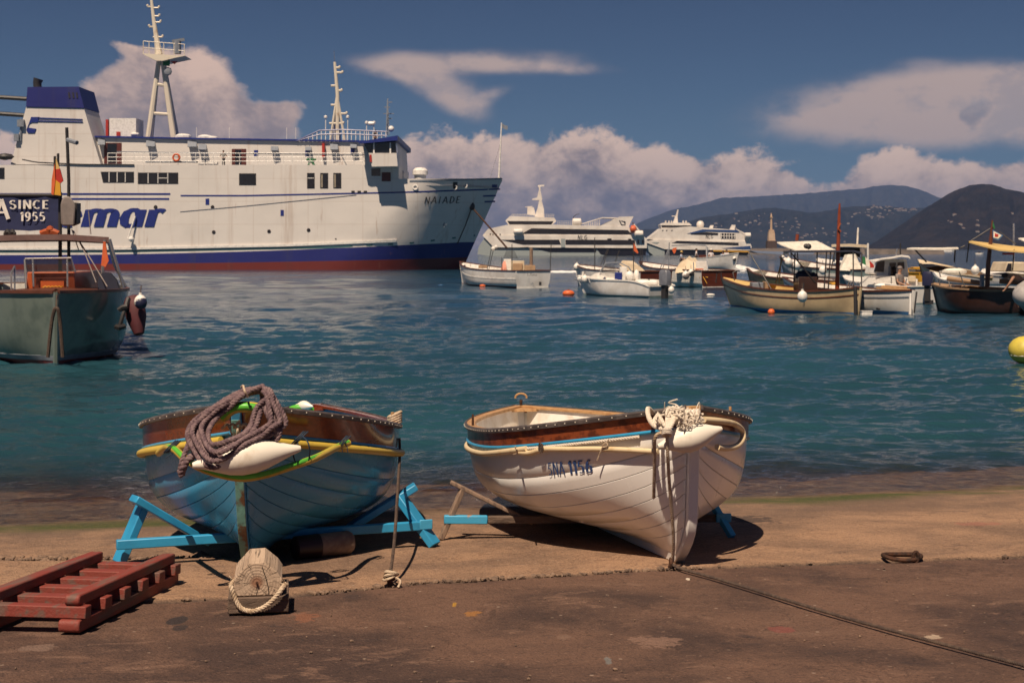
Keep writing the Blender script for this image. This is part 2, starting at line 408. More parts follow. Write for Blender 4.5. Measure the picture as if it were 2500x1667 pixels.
c = mixc(sstep(grit, .54, .66)*.7, c, mixc(1.0, c, (.45, .42, .42), 'MULTIPLY')); c = mixc(sstep(grit, .45, .34)*.6, c, mixc(1.0, c, (1.7, 1.65, 1.6), 'MULTIPLY'))
vein = ntex(mapv(ob, (1, 1, 1), (1, 7, 0)), 1.9, 5, .6, .5)
chip = ntex(mapv(ob, (1, 1.25, 1), (2, 5, 0)), 42, 2, .6); chip2 = ntex(mapv(ob, (1, 1.3, 1), (8, 1, 0)), 30, 3, .65)
c = mixc(sstep(chip, .60, .66)*.65, c, mixc(1.0, c, (.38, .35, .35), 'MULTIPLY')); c = mixc(sstep(chip2, .63, .69)*.7, c, mixc(.5, mixc(1.0, c, (1.8, 1.7, 1.6), 'MULTIPLY'), (.26, .18, .13)))
vd = vor(mapv(ob, (1, 1, 1)), 7.5); c = mixc(sstep(vd, .085, .05)*sstep(n2, .40, .52)*.85, c, (.33, .25, .19))
c = mixc(sstep(E.op('ABSOLUTE', vein-.5), .012, .0)*.6, c, mixc(1.0, c, (.5, .46, .45), 'MULTIPLY'))
c = mixc(attr('crack'), c, mixc(sstep(n3, .4, .6), (.11, .07, .05), (.045, .03, .025)))
px_, py_, pz_ = sep(ob)
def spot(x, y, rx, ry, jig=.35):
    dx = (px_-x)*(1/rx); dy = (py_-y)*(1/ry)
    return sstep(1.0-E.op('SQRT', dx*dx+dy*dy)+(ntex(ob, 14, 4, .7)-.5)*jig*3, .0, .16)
SPOTS = []
def add_spot(px, py, wpx, hpx, col, jig=.35, k=1.0):
    global c
    g = G(px, py); g2 = G(px, py+hpx)
    c = mixc(spot(g.x, g.y, wpx/F*g.y, max(.012, abs(g.y-g2.y)), jig)*k, c, col)
add_spot(432, 1508, 26, 12, (.022, .016, .018), .1, .9)
add_spot(440, 1526, 20, 7, (.022, .016, .018), .3, .8)
add_spot(1109, 1470, 6, 6, (.34, .18, .025), .6)
add_spot(1152, 1490, 22, 8, (.30, .13, .03), 1.1, .8)
add_spot(1905, 1530, 34, 9, (.20, .055, .045), .5, .7)
add_spot(1375, 1548, 20, 7, (.17, .10, .07), .9)
add_spot(1600, 1560, 60, 13, (.22, .13, .095), 1.3, .7)
add_spot(2280, 1547, 24, 5, (.36, .27, .2), 1.2)
add_spot(1485, 1605, 9, 9, (.16, .17, .17), 1.1, .7)
add_spot(745, 1500, 30, 12, (.24, .09, .045), 1.2, .55)
add_spot(90, 1574, 50, 10, (.20, .13, .1), .8, .7)
add_spot(1680, 1408, 5, 3, (.6, .52, .42), .4)
add_spot(2390, 1278, 60, 5, (.28, .10, .075), .9, .5)
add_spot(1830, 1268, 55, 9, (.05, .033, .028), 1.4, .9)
dp = attr('damp'); c = mixc(dp*(.42+.5*sstep(n2, .42, .6)), c, mixc(.75, c, (.12, .08, .06)))
wt = attr('wet')
c = mixc(wt, c, mixc(.6, c, (.060, .038, .030)))
weed = ntex(mapv(ob, (1, .8, 1), (4, 9, 0)), 4.5, 7, .72); weed2 = ntex(mapv(ob, (1, .7, 1), (1, 2, 0)), 9, 6, .7)
c = mixc(sstep(weed, .49, .56)*wt*.85, c, (.15, .082, .04)); c = mixc(sstep(weed2, .53, .6)*wt*.8, c, (.20, .14, .10)); c = mixc(sstep(weed2, .46, .38)*wt*.85, c, (.020, .014, .015))
mussel = sstep(ntex(mapv(ob, (1, 2.2, 1)), 5, 6, .7), .46, .62)*sstep(wt, .35, 1)
c = mixc(mussel*.6, c, (.03, .02, .026))
c = mixc(attr('algae'), c, mixc(sstep(n3, .35, .65), (.035, .05, .010), (.075, .075, .018)))
link(c, b.inputs['Base Color'])
link(E.op('SUBTRACT', .9, sstep(wt, .45, 1.0)*(.45+.3*1)), b.inputs['Roughness'])
bm1 = bump(n4, .35, .005); bm2 = bump(n3+(vor(ob, 75)*.35)+chip*.5, .85, .018, bm1); bm3 = bump(n2, .3, .03, bm2); link(bump(ntex(mapv(ob, (1, 1.4, 1)), 16, 5, .65)*wt, .9, .07, bm3), b.inputs['Normal'])
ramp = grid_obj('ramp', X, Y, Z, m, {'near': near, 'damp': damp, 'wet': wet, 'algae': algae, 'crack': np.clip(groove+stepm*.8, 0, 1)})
kind(ramp, 'structure')

# crumbled stones along the joint and on the broken edge
mb = MB()
ico = [(0, 0, 1), (.89, 0, .45), (.28, .85, .45), (-.72, .53, .45), (-.72, -.53, .45), (.28, -.85, .45), (.72, .53, -.45), (-.28, .85, -.45), (-.89, 0, -.45), (-.28, -.85, -.45), (.72, -.53, -.45), (0, 0, -1)]
icf = [(0, 1, 2), (0, 2, 3), (0, 3, 4), (0, 4, 5), (0, 5, 1), (1, 6, 2), (2, 7, 3), (3, 8, 4), (4, 9, 5), (5, 10, 1), (6, 7, 2), (7, 8, 3), (8, 9, 4), (9, 10, 5), (10, 6, 1), (11, 7, 6), (11, 8, 7), (11, 9, 8), (11, 10, 9), (11, 6, 10)]
def stone(x, y, r):
    s = Vector((R.uniform(.7, 1.5), R.uniform(.6, 1.2), R.uniform(.4, .9)))*r; a = R.random()*6.3
    rot = Matrix.Rotation(a, 3, 'Z')
    z = gz(x, y)-.006
    mb.add([Vector((x, y, z))+rot @ Vector((v[0]*s.x*R.uniform(.75, 1.2), v[1]*s.y*R.uniform(.75, 1.2), v[2]*s.z)) for v in ico], icf)
for i in range(300):
    x = R.uniform(-1.1, 1.1) if i < 210 else R.uniform(-2.5, 4.6)
    y = float(crack_y(np.array([x]))[0])+R.gauss(.005, .022); stone(x, y, abs(R.gauss(.005, .009))+.002)
for i in range(260):
    x = R.uniform(-3.6, -1.8); y = 9.03+R.gauss(0, .05); stone(x, y, abs(R.gauss(.009, .007))+.003)
for i in range(160):
    p = G(R.uniform(-100, 2600), R.uniform(1330, 1690)); stone(p.x, p.y, abs(R.gauss(.003, .002))+.0015)
M['stone'] = mat('crumbled_concrete', (.22, .145, .10), .9, col2=(.09, .06, .045), nscale=9)
kind(mb.obj('rubble', M['stone'], smooth=0), 'stuff')['label'] = 'crumbled stones along the broken joint of the ramp'

# sea
rows = np.concatenate([[9.0], CZ*F/np.linspace(1310, 612, 620).__sub__(HY)]); rows = np.concatenate([rows, [1900, 3200, 6000, 14000]])
rows = np.sort(rows); cols = np.linspace(-1, 1, 430)
Yw = np.repeat(rows[:, None], len(cols), 1); Xw = cols[None, :]*(Yw*.45+2.5)
dY = np.gradient(rows)[:, None]
Zw = np.zeros_like(Xw); rg = np.random.default_rng(5)
for i in range(64):
    lam = .22*1.08**i; k = 2*pi/lam
    th = rg.normal(.35, .65); a = .0043*lam**.60*rg.uniform(.5, 1.2); ph = rg.uniform(0, 6.28)
    att = np.clip(lam/(2.6*dY)-.4, 0, 1)*np.clip(1.4-lam/18, .15, 1)
    kx, ky = k*math.sin(th), -k*math.cos(th)
    s = np.sin(kx*Xw+ky*Yw+ph+1.4*vn(Xw*.35, Yw*.35, i))
    if lam < 1.3: a *= 1.5
    Zw += a*att*(s+.25*np.cos(2*(kx*Xw+ky*Yw+ph)))
gust = .45+1.1*fbm(Xw*.12, Yw*.08, 3, 61)
shore = np.clip((Yw-11.5)/5, .8, 1)
Zw = Zw*gust*shore
m = bpy.data.materials.new('sea_water'); m.use_nodes = True; E.nt = t = m.node_tree; b = t.nodes['Principled BSDF']
ob = tc('Object')
b.inputs['IOR'].default_value = 1.33; b.inputs['Roughness'].default_value = .06
wn = ntex(mapv(ob, (.06, .1, 1)), 1, 4, .55)
ox, oy, oz = sep(ob)
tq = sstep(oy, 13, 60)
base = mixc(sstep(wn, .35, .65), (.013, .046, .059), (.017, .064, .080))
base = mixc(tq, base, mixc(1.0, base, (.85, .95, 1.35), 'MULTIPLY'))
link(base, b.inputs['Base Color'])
r1 = ntex(mapv(ob, (1, 1.35, 1)), 2.4, 5, .6, .3); r2 = ntex(mapv(ob, (1, 1.2, 1), (3, 1, 0)), 9, 4, .6)
r0 = ntex(mapv(ob, (1, .8, 1), (7, 3, 0)), .5, 4, .6)
nrm = bump(r1+r2*.28+r0*(sstep(oy, 40, 250)*5.0), .65, .08)
link(nrm, b.inputs['Normal'])
gl = t.nodes.new('ShaderNodeBsdfGlossy'); gl.inputs['Roughness'].default_value = .06; link(nrm, gl.inputs['Normal'])
tr = t.nodes.new('ShaderNodeBsdfTransparent')
dfs = t.nodes.new('ShaderNodeBsdfDiffuse'); dfs.inputs['Color'].default_value = (.03, .055, .055, 1)
fr = t.nodes.new('ShaderNodeFresnel'); fr.inputs['IOR'].default_value = 1.33; link(nrm, fr.inputs['Normal'])
edge = oy-.10*ox+(ntex(ob, .7, 4, .6)-.5)*2.2
dep = sstep(edge, 12.4, 17.0)
link(mixc(sstep(edge, 12, 15.5), (.93, .84, .74), (.34, .42, .40)), tr.inputs['Color'])
m1 = t.nodes.new('ShaderNodeMixShader'); link(fr.outputs[0], m1.inputs[0]); link(tr.outputs[0], m1.inputs[1]); link(gl.outputs[0], m1.inputs[2])
m2 = t.nodes.new('ShaderNodeMixShader'); link(dep, m2.inputs[0]); link(m1.outputs[0], m2.inputs[1]); link(b.outputs[0], m2.inputs[2])
link(m2.outputs[0], t.nodes['Material Output'].inputs['Surface'])
kind(grid_obj('sea', Xw, Yw, Zw, m), 'structure')
# the sea beyond the fan of the lens, flat
M['sea_side'] = m
for sx in (-1, 1):
    mb = MB(); mb.add([(sx*(12*.45+2.5), 12, 0), (sx*70, 12, 0), (sx*14000, 14000, 0), (sx*(14000*.45+2.5), 14000, 0)], [(0, 1, 2, 3)])
    kind(mb.obj('sea', m, smooth=0), 'structure')

# hills: each ridge follows its skyline and slopes down to its shore
def ridge(name, outline, Y0, dY, col, col2, seed, nv=26, du=7.0, rough=.16):
    oc = sorted(outline); x0, x1 = oc[0][0], oc[-1][0]
    us = np.arange(x0, x1+du, du); hs = np.interp(us, [p[0] for p in oc], [p[1] for p in oc])
    k = np.ones(5)/5; hs = np.convolve(np.pad(hs, 2, 'edge'), k, 'valid')
    hs = hs+3.0*(fbm(us*.02, us*0, 3, seed)-.5)+1.8*(vn(us*.12, us*0, seed+5)-.5)
    vs = np.concatenate([np.linspace(0, 1, nv), [1.15, 1.5]])
    U, V = np.meshgrid(us, vs); Yd = Y0+dY*V
    Ht = (HY-np.repeat(hs[None], len(vs), 0))/F*(Y0+dY)+CZ
    prof = np.where(V <= 1, np.sin(np.clip(V, 0, 1)*pi/2)**1.1, 1-(V-1)*.9)
    gl = np.abs(fbm(U*.022, V*1.8+U*.004, 5, seed+9)-.5)*2.6
    Zr = Ht*prof*(1-rough*3*(gl*np.sin(np.clip(V, 0, 1)*pi)))-2.0
    Xr = (U-CX)/F*Yd
    m = mat(name+'_slope', col, .95, col2=col2, nscale=.016, lo=.42, hi=.62, spec=.1, bmp=1, bscale=.05, bdist=14)
    o = grid_obj(name, Xr, Yd, Zr, m); kind(o, 'structure')
    def at(u, v):
        i = np.interp(u, us, np.arange(len(us))); j = np.interp(v, vs, np.arange(len(vs)))
        i0, j0 = int(i), int(j)
        return Vector((Xr[j0, i0], Yd[j0, i0], Zr[j0, i0]))
    return at
ridge('far_mountains', [(1530, 560), (1556, 545), (1610, 523), (1658, 507), (1706, 499), (1757, 483), (1836, 479), (1938, 474), (2006, 469), (2074, 462), (2101, 462), (2135, 455), (2176, 452), (2227, 456), (2261, 467), (2300, 485), (2400, 470), (2600, 480), (3100, 540), (3600, 590)], 7600, 1800, (.024, .028, .028), (.045, .045, .04), 3)
town = ridge('town_hills', [(1480, 575), (1556, 560), (1640, 556), (1700, 533), (1785, 519), (1853, 508), (1890, 505), (1938, 512), (1989, 519), (2057, 505), (2125, 501), (2227, 508), (2290, 506), (2500, 505), (2900, 530), (3200, 570)], 4200, 900, (.010, .013, .012), (.024, .024, .020), 11, rough=.2)
dark = ridge('dark_hill', [(2120, 600), (2180, 560), (2244, 515), (2295, 484), (2329, 464), (2363, 450), (2390, 446), (2408, 445), (2431, 449), (2465, 461), (2500, 467), (2650, 500), (2900, 560), (3200, 600)], 2300, 500, (.011, .010, .010), (.023, .018, .016), 19, rough=.14)
# houses of the hillside town
M['house'] = mat('house_wall', (.31, .28, .25), .9); M['tile'] = mat('house_roof', (.2, .11, .08), .9)
mb = MB(); mb.bb(-.5, .5, -.5, .5, -.6, .5); house_w = mb.mesh('house_wall', M['house'], 0)
mb = MB(); mb.prism([(-.56, .5), (.56, .5), (0, .82)], -.56, .56); house_r = mb.mesh('house_roof', M['tile'], 0)
nh = 0
for (u0, u1, v0, v1, n) in ((2120, 2240, .72, .95, 62), (2070, 2180, .55, .75, 26), (1700, 1960, .30, .62, 62), (1860, 2080, .12, .45, 30), (1780, 1900, .6, .9, 12)):
    for _ in range(n):
        p = town(R.uniform(u0, u1), R.triangular(v0, v1)); p.x += R.uniform(-8, 8)
        h = thing('house', 'tiny pale house among others scattered over the far hillside', 'house', None, 'houses of the far hillside town')
        s = R.uniform(3.5, 7.5); h.location = p; h.rotation_euler.z = R.uniform(-.5, .5); h.scale = (s*R.uniform(.9, 1.7), s, s*R.uniform(.5, .8)); nh += 1
        for nme, me in (('wall', house_w), ('roof', house_r)):
            o = bpy.data.objects.new(nme, me); COL.objects.link(o); o.parent = h
for _ in range(9):
    p = dark(R.uniform(2290, 2480), R.uniform(.2, .55))
    h = thing('house', 'lone pale house low on the slope of the dark hill', 'house', None, 'houses on the dark hill'); s = R.uniform(3, 5); h.location = p; h.scale = (s*1.4, s, s*.7)
    for nme, me in (('wall', house_w), ('roof', house_r)):
        o = bpy.data.objects.new(nme, me); COL.objects.link(o); o.parent = h
# the air
m = bpy.data.materials.new('haze'); m.use_nodes = True; E.nt = t = m.node_tree; t.nodes.remove(t.nodes['Principled BSDF'])
vp = t.nodes.new('ShaderNodeVolumePrincipled'); vp.inputs['Density'].default_value = 8e-5; vp.inputs['Color'].default_value = (.22, .37, .78, 1); vp.inputs['Anisotropy'].default_value = 0
link(vp.outputs[0], t.nodes['Material Output'].inputs['Volume'])
mb = MB(); mb.bb(-9000, 9000, -60, 14500, -60, 560); kind(mb.obj('haze', m, smooth=0), 'stuff')
# ---------------------------------------------------------------- lettering: stroked glyphs laid on any surface
def arc(cx, cy, rx, ry, a0, a1, n=8): return [(cx+rx*math.cos(math.radians(a0+(a1-a0)*i/n)), cy+ry*math.sin(math.radians(a0+(a1-a0)*i/n))) for i in range(n+1)]
GL = {
 'A': [[(0, 0), (.33, 1)], [(.33, 1), (.7, 0)], [(.13, .34), (.56, .34)]], 'N': [[(.06, 0), (.06, 1)], [(.06, 1), (.6, 0)], [(.6, 0), (.6, 1)]],
 'I': [[(.1, 0), (.1, 1)]], 'L': [[(.06, 1), (.06, 0)], [(.06, .04), (.5, .04)]], 'T': [[(.3, 0), (.3, 1)], [(0, .95), (.6, .95)]],
 'E': [[(.06, 0), (.06, 1)], [(.06, .95), (.5, .95)], [(.06, .52), (.42, .52)], [(.06, .05), (.5, .05)]],
 'D': [[(.06, 0), (.06, 1)], [(.06, .96)]+arc(.15, .5, .42, .46, 90, -90)+[(.06, .04)]],
 'R': [[(.06, 0), (.06, 1)], [(.06, .96)]+arc(.3, .73, .22, .23, 90, -90)+[(.06, .5)], [(.26, .5), (.58, 0)]],
 'P': [[(.06, 0), (.06, 1)], [(.06, .96)]+arc(.3, .72, .22, .24, 90, -90)+[(.06, .48)]],
 'S': [arc(.28, .74, .22, .22, 30, 270)+arc(.28, .26, .24, .26, 90, -160)], 'C': [arc(.36, .5, .32, .46, 50, 310, 14)],
 'G': [arc(.36, .5, .32, .46, 50, 330, 14)+[(.64, .42)], [(.42, .42), (.72, .42)]],
 '1': [[(.26, 0), (.26, 1)], [(.26, .96), (.06, .80)]], '9': [arc(.3, .68, .22, .28, 0, 360, 12), [(.52, .66), (.48, .3), (.3, .04), (.12, .06)]],
 '5': [[(.5, .94), (.12, .94), (.1, .56)]+arc(.26, .32, .25, .28, 110, -130)], '6': [arc(.3, .3, .22, .28, 0, 360, 12), [(.08, .34), (.14, .72), (.34, .96), (.48, .9)]],
 '0': [arc(.3, .5, .22, .46, 0, 360, 14)], '8': [arc(.3, .74, .18, .22, 0, 360, 10), arc(.3, .26, .22, .26, 0, 360, 10)], '.': [[(.08, .0), (.08, .12)]],
 'a': [arc(.24, .3, .2, .28, 0, 360, 10), [(.45, .58), (.45, 0)]], 'n': [[(.06, 0), (.06, .58)], [(.06, .4)]+arc(.25, .36, .18, .2, 150, 0)+[(.43, 0)]],
 'e': [[(.08, .3), (.44, .3)]+arc(.26, .3, .19, .27, 10, 300, 10)], 's': [arc(.2, .43, .14, .14, 30, 270, 6)+arc(.2, .15, .15, .15, 90, -150, 6)],
 'r': [[(.06, 0), (.06, .58)], [(.06, .36)]+arc(.24, .38, .17, .18, 160, 50, 5)], '-': [[(.05, .45), (.32, .45)]], ' ': [],
}
GW = {'I': .32, '1': .42, '.': .22, ' ': .35, 'A': .76, 'N': .74, 'G': .84, 'C': .74, 'L': .6, 'n': .54, 'a': .58, 'e': .54, 's': .46, 'r': .48}
def letters(txt, thick=.14, thin=.07, slant=0, gap=.08, serif=0, widen=None):
    """quads of the text in 2-D: cap height 1; returns quads and the total width"""
    out = []; x = 0
    for i, ch in enumerate(txt):
        k = widen[i] if widen else 1.0
        for st in GL[ch]:
            L = []
            for j, (a, b) in enumerate(st):
                p0 = st[max(j-1, 0)]; p1 = st[min(j+1, len(st)-1)]
                d = Vector((p1[0]-p0[0], p1[1]-p0[1])); d = d.normalized() if d.length > 1e-6 else Vector((0, 1))
                w = (thick*d.y*d.y+thin*d.x*d.x)/2
                L.append((Vector((a*k+d.y*w, b-d.x*w)), Vector((a*k-d.y*w, b+d.x*w))))
            for (a, b), (c, d) in zip(L, L[1:]): out.append([a, b, d, c])
            if serif:
                for a, b in ((st[0], st[1]), (st[-1], st[-2])):
                    if abs(a[0]-b[0]) < .45*abs(a[1]-b[1]) and len(st) <= 3:
                        s = serif; h = .035; y = a[1]+(h if a[1] < b[1] else -h)
                        out.append([Vector((a[0]*k-s, y-h)), Vector((a[0]*k-s, y+h)), Vector((a[0]*k+s, y+h)), Vector((a[0]*k+s, y-h))])
        x0 = x; x += GW.get(ch, .66)*k+gap
        out = [q if isinstance(q, tuple) else tuple(Vector((v.x+x0+slant*v.y, v.y)) for v in q) for q in out]
    return out, x-gap
def lay(quads, fn, name, m, parent, label=None):
    mb = MB()
    for i, q in enumerate(quads): mb.add([fn(v.x, v.y, i*7 % 40) for v in q], [(0, 1, 2, 3)])
    return mb.obj(name, m, parent, smooth=0, label=label)

# ---------------------------------------------------------------- hulls
MID = [(p.x, p.y) for p in catmull([(0, 0, 0), (.25, .06, 0), (.5, .135, 0), (.76, .235, 0), (.92, .38, 0), (.985, .60, 0), (1, 1, 0)], 10)]
class Hull:
    def __init__(s, L, B, zb, zm, zst, zk=.08, um=.45, e=2.7, e2=None, p=.62, va=1.15, rake=.2, toe=.1, srake=.05, transom=0, kt=.03, ub=.6, M=None, wexp=1.2):
        s.__dict__.update(locals()); s.e2 = e2 or e
    def b(s, u):
        u = min(max(u, 0), 1)
        if u < s.um: r = s.B*(1-(1-u/s.um)**s.e)
        elif s.transom: r = s.B*(1-(1-s.transom)*((u-s.um)/(1-s.um))**2)
        else: r = s.B*(1-(1-(1-u)/(1-s.um))**s.e2)
        return max(r, s.kt)
    def zs(s, u):
        return s.zm+((s.zb-s.zm)*((s.ub-u)/s.ub)**2.4 if u < s.ub else (s.zst-s.zm)*((u-s.ub)/(1-s.ub))**2)
    def stem(s, z):      # forward offset of the stem at height z
        q = max(0, 1-z/.3) if s.toe else 0
        return -s.rake*z/s.zb+s.toe*q*q
    def h(s, u, t, sd):
        b = s.b(u); z1 = s.zs(u); w = (b/s.B)**s.wexp; th = t*pi/2
        i = min(int(t*60), 59); f = t*60-i; mx_, mz_ = MID[i][0]*(1-f)+MID[i+1][0]*f, MID[i][1]*(1-f)+MID[i+1][1]*f
        fx = w*mx_+(1-w)*t**s.va; fz = w*mz_+(1-w)*t
        z = s.zk+(z1-s.zk)*fz
        y = u*s.L+s.stem(z)*(1-u)**4+(s.srake*z/s.zst)*u**4
        return Vector((sd*(s.kt+(b-s.kt)*fx), y, z))
    def n(s, u, t, sd):
        u0, u1 = max(u-.004, 0), min(u+.004, 1); t0, t1 = max(t-.01, 0), min(t+.01, 1)
        if u < .012: u0, u1 = 0, .012
        if u > .988: u0, u1 = .988, 1
        a = s.h(u1, t, sd)-s.h(u0, t, sd); c = s.h(u, t1, sd)-s.h(u, t0, sd)
        v = a.cross(c)*sd
        return v.normalized() if v.length > 1e-9 else Vector((sd, 0, 0))
    def td(s, u, d, sd=1):      # t at depth d under the sheer
        z = s.zs(u)-d; lo, hi = 0., 1.
        for _ in range(18):
            m = (lo+hi)/2
            if s.h(u, m, 1).z < z: lo = m
            else: hi = m
        return lo
    def hd(s, u, d, sd, off=0):
        t = s.td(u, d); return s.h(u, t, sd)+s.n(u, t, sd)*off
    def us(s, n=30, a=0.0, b=1.0): return [a+(b-a)*.5*(1-math.cos(pi*i/(n-1))) for i in range(n)]
    def outn(s, u, sd):
        a = s.h(min(u+.005, 1), 1, sd)-s.h(max(u-.005, 0), 1, sd); a.z = 0; v = Vector((a.y, -a.x, 0))*sd
        return v.normalized() if v.length > 1e-9 else Vector((sd, 0, 0))
    def sweep(s, prof, sd, d=0, n=40, u0=0., u1=1.):
        rows = []
        for u in s.us(n, u0, u1):
            p = s.hd(u, d, sd) if d else s.h(u, 1, sd); o = s.outn(u, sd)
            rows.append([p+o*a+Vector((0, 0, b)) for a, b in prof])
        return MB().loft(rows, True, True)
    def band(s, d0, d1, off, sd, n=40, rows=4, u0=0., u1=1., thick=.012):
        r = []
        for u in s.us(n, u0, u1):
            out = []
            for i in range(rows+1):
                d = d0+(d1-d0)*i/rows; t = s.td(u, d) if d > 1e-6 else 1.0
                out.append(s.h(u, t, sd)+s.n(u, t, sd)*off)
            inn = []
            for d in (d1, d0):
                t = s.td(u, d) if d > 1e-6 else 1.0; inn.append(s.h(u, t, sd)+s.n(u, t, sd)*(off-thick))
            r.append(out+inn)
        return MB().loft(r, True, True)
    def skin(s, off, sd, n=30, m=12, t0=0, t1=1.0, dtop=0, u0=0., u1=1.):
        rows = []
        for u in s.us(n, u0, u1):
            tt = s.td(u, dtop) if dtop else t1
            rows.append([s.h(u, t0+(tt-t0)*i/m, sd)+s.n(u, t0+(tt-t0)*i/m, sd)*off for i in range(m+1)])
        return MB().loft(rows)
    def pick(s, px, py, sd, off=0, dmax=None):
        """the spot of the hull's side seen at px, py"""
        best = None
        for it in range(3):
            if it == 0: ur = [i/60 for i in range(61)]; tr_ = [i/40 for i in range(41)]
            else:
                k = .02/(4**(it-1)); ur = [min(1, max(0, bu+k*(i-5)/5)) for i in range(11)]; tr_ = [min(1, max(0, bt+1.5*k*(i-5)/5)) for i in range(11)]
            for u in ur:
                for t in tr_:
                    q = S(s.M @ s.h(u, t, sd)); e = (q[0]-px)**2+(q[1]-py)**2
                    if best is None or e < best[0]: best = (e, u, t); 
            bu, bt = best[1], best[2]
        return s.M @ (s.h(bu, bt, sd)+s.n(bu, bt, sd)*off), bu, bt

def frame(p, aft, slope=0.0):
    a = Vector(aft); a.z = 0; a.normalize(); a = Vector((a.x, a.y, slope)).normalized()
    x = a.cross(Vector((0, 0, 1))).normalized(); z = x.cross(a)
    m = Matrix((x, a, z)).transposed().to_4x4(); m.translation = Vector(p); return m

def rowing_boat(name, label, H, C, band_h, nplank=8):
    root = thing(name, label, 'rowing boat', H.M)
    for sd in (-1, 1):
        tmaxs = {u: H.td(u, band_h+.004) for u in H.us(34)}
        H.skin(-.012, sd, 34, 14, 0, 1, band_h*.5).obj('hull_shell', C['hull'], root)
        for i in range(nplank):
            rows = []
            for u in H.us(34):
                tm = tmaxs[u]; ex = .62+.55*(H.b(u)/H.B)**.7; a, b = (i/nplank)**ex*tm, ((i+1)/nplank)**ex*tm; g = .0014/max(.05, (b-a)); row = []
                for f, o in ((g, -.0016), (g*3, .0014), (.5, .002), (1-g*3, .0014), (1-g, -.0016)):
                    t = a+(b-a)*f; row.append(H.h(u, t, sd)+H.n(u, t, sd)*o)
                rows.append(row)
            MB().loft(rows).obj('plank', C['hull'], root, smooth=50)
        H.band(.012, band_h, .010, sd).obj('sheer_strake', C['band'], root)
        r = .012
        H.sweep([(r*math.cos(a*pi/4)*1.1+.010, r*math.sin(a*pi/4)) for a in range(8)], sd, band_h+.006).obj('rub_rail', C['rail'], root)
        H.sweep([(-.055, -.014), (-.055, .012), (.014, .012), (.014, -.014)], sd).obj('gunwale', C['cap'], root, bevel=.004)
        H.sweep([(.013, -.016), (.010, .016), (.020, .019), (.030, .008), (.028, -.014)], sd).obj('edge_strip', C['strip'], root)
        rv = MB()
        for u in np.linspace(.03, .97, 60):
            p = H.h(u, 1, sd)+H.outn(u, sd)*.029; rv.ball(p, .0042, 6)
        kind(rv.obj('rivets', M['fender'], root), 'stuff')
        H.skin(-.03, sd, 30, 10, .03, 1, 0, .02, .98).obj('lining', C['inside'], root)
    # keel, stem and stern post, one curved timber
    zt = H.zb-.012; outer = []; inner = []
    for i in range(15):
        z = zt*(1-i/14); outer.append((H.stem(z)-.045, z)); inner.append((H.stem(max(z, .1))+.05+(.12*(1-z/.3)**2 if z < .3 else 0), max(z, H.zk+.03)))
    outer.append((H.toe+.25, 0)); inner.append((H.toe+.45, H.zk+.03))
    outer.append((H.L*.6, 0)); inner.append((H.L*.6, H.zk+.03))
    zt2 = H.zst-.012
    for i in range(9):
        z = zt2*i/8; outer.append((H.L+H.srake*z/H.zst+.04, z)); inner.append((H.L+H.srake*z/H.zst-.05, max(z, H.zk+.03)))
    k = H.kt
    rows = [[Vector((-k*.9, o[0], o[1])), Vector((k*.9, o[0], o[1])), Vector((k, i[0], i[1])), Vector((-k, i[0], i[1]))] for o, i in zip(outer, inner)]
    MB().loft(rows, True, True).obj('keel', C['hull'], root, bevel=.008)
    if C.get('stem_band'):
        MB().loft([[Vector((-k*.85, o[0]-.006, o[1])), Vector((k*.85, o[0]-.006, o[1])), Vector((k*.85, o[0]+.003, o[1])), Vector((-k*.85, o[0]+.003, o[1]))] for o in outer[1:14]], True, True).obj('stem_band', C['stem_band'], root, bevel=.002)
    # inside: bottom boards, thwarts, knees at the ends
    for i in range(5):
        x = -.32+.16*i; MB().box((x, H.L*.5, H.zk+.115), (.145, H.L*.55, .02)).obj('floor_board', C['inside'], root)
    for u in (.3, .55, .78):
        b = H.b(u)*.93; MB().box((0, u*H.L, H.zs(u)-.2), (2*b, .22, .028)).obj('thwart', C['thwart'], root, bevel=.005)
    for u0, u1 in ((.012, .12), (.988, .955)):
        vs = []
        for sd in (-1, 1):
            for f in range(6):
                u = u0+(u1-u0)*f/5; p = H.h(u, 1, sd)-H.outn(u, sd)*.03; vs.append(p-Vector((0, 0, .004)))
        poly = vs[:6]+vs[6:][::-1]; n = len(poly)
        MB().add(poly+[p-Vector((0, 0, .025)) for p in poly], [tuple(range(n)), tuple(range(n, 2*n))[::-1]]+[(i, (i+1) % n, n+(i+1) % n, n+i) for i in range(n)]).obj('breasthook', C['cap'], root, smooth=0)
    return root

# ---- the two boats on the ramp
pf = G(1658, 1373); HW = Hull(4.15, .875, .95, .71, .75, zk=.055, um=.43, e=2.8, e2=2.3, kt=.034, rake=.13, toe=.22, srake=.10, p=.50, wexp=.72)
pf = pf+Vector((.04, -.17, .012)); HW.M = frame(pf, Vector((0.05, 12.7, 0))-pf, -.06)
white = rowing_boat('white_rowing_boat', 'white wooden rowing boat with brown top plank and blue registration number on its side', HW,
    dict(hull=M['white_paint'], band=M['mahogany_worn'], rail=M['sky_blue'], cap=M['tan_wood'], strip=M['rubber'], inside=M['inside_white'], thwart=M['inside_white']), .108)
pf = G(600, 1392); HB = Hull(4.0, .838, 1.0, .73, .78, zk=.05, um=.34, e=2.6, e2=2.3, rake=.42, toe=.10, srake=.08, p=.44, wexp=.62)
HB.M = frame(pf, (-.035, 1, 0), -.06)
blue = rowing_boat('blue_rowing_boat', 'blue wooden rowing boat with varnished red brown top plank, bow towards the viewer', HB,
    dict(hull=M['blue_paint'], band=M['mahogany'], rail=M['blue_paint'], cap=M['mahogany'], strip=M['rubber'], inside=M['inside_blue'], thwart=M['inside_blue'], stem_band=M['stem_paint']), .15)
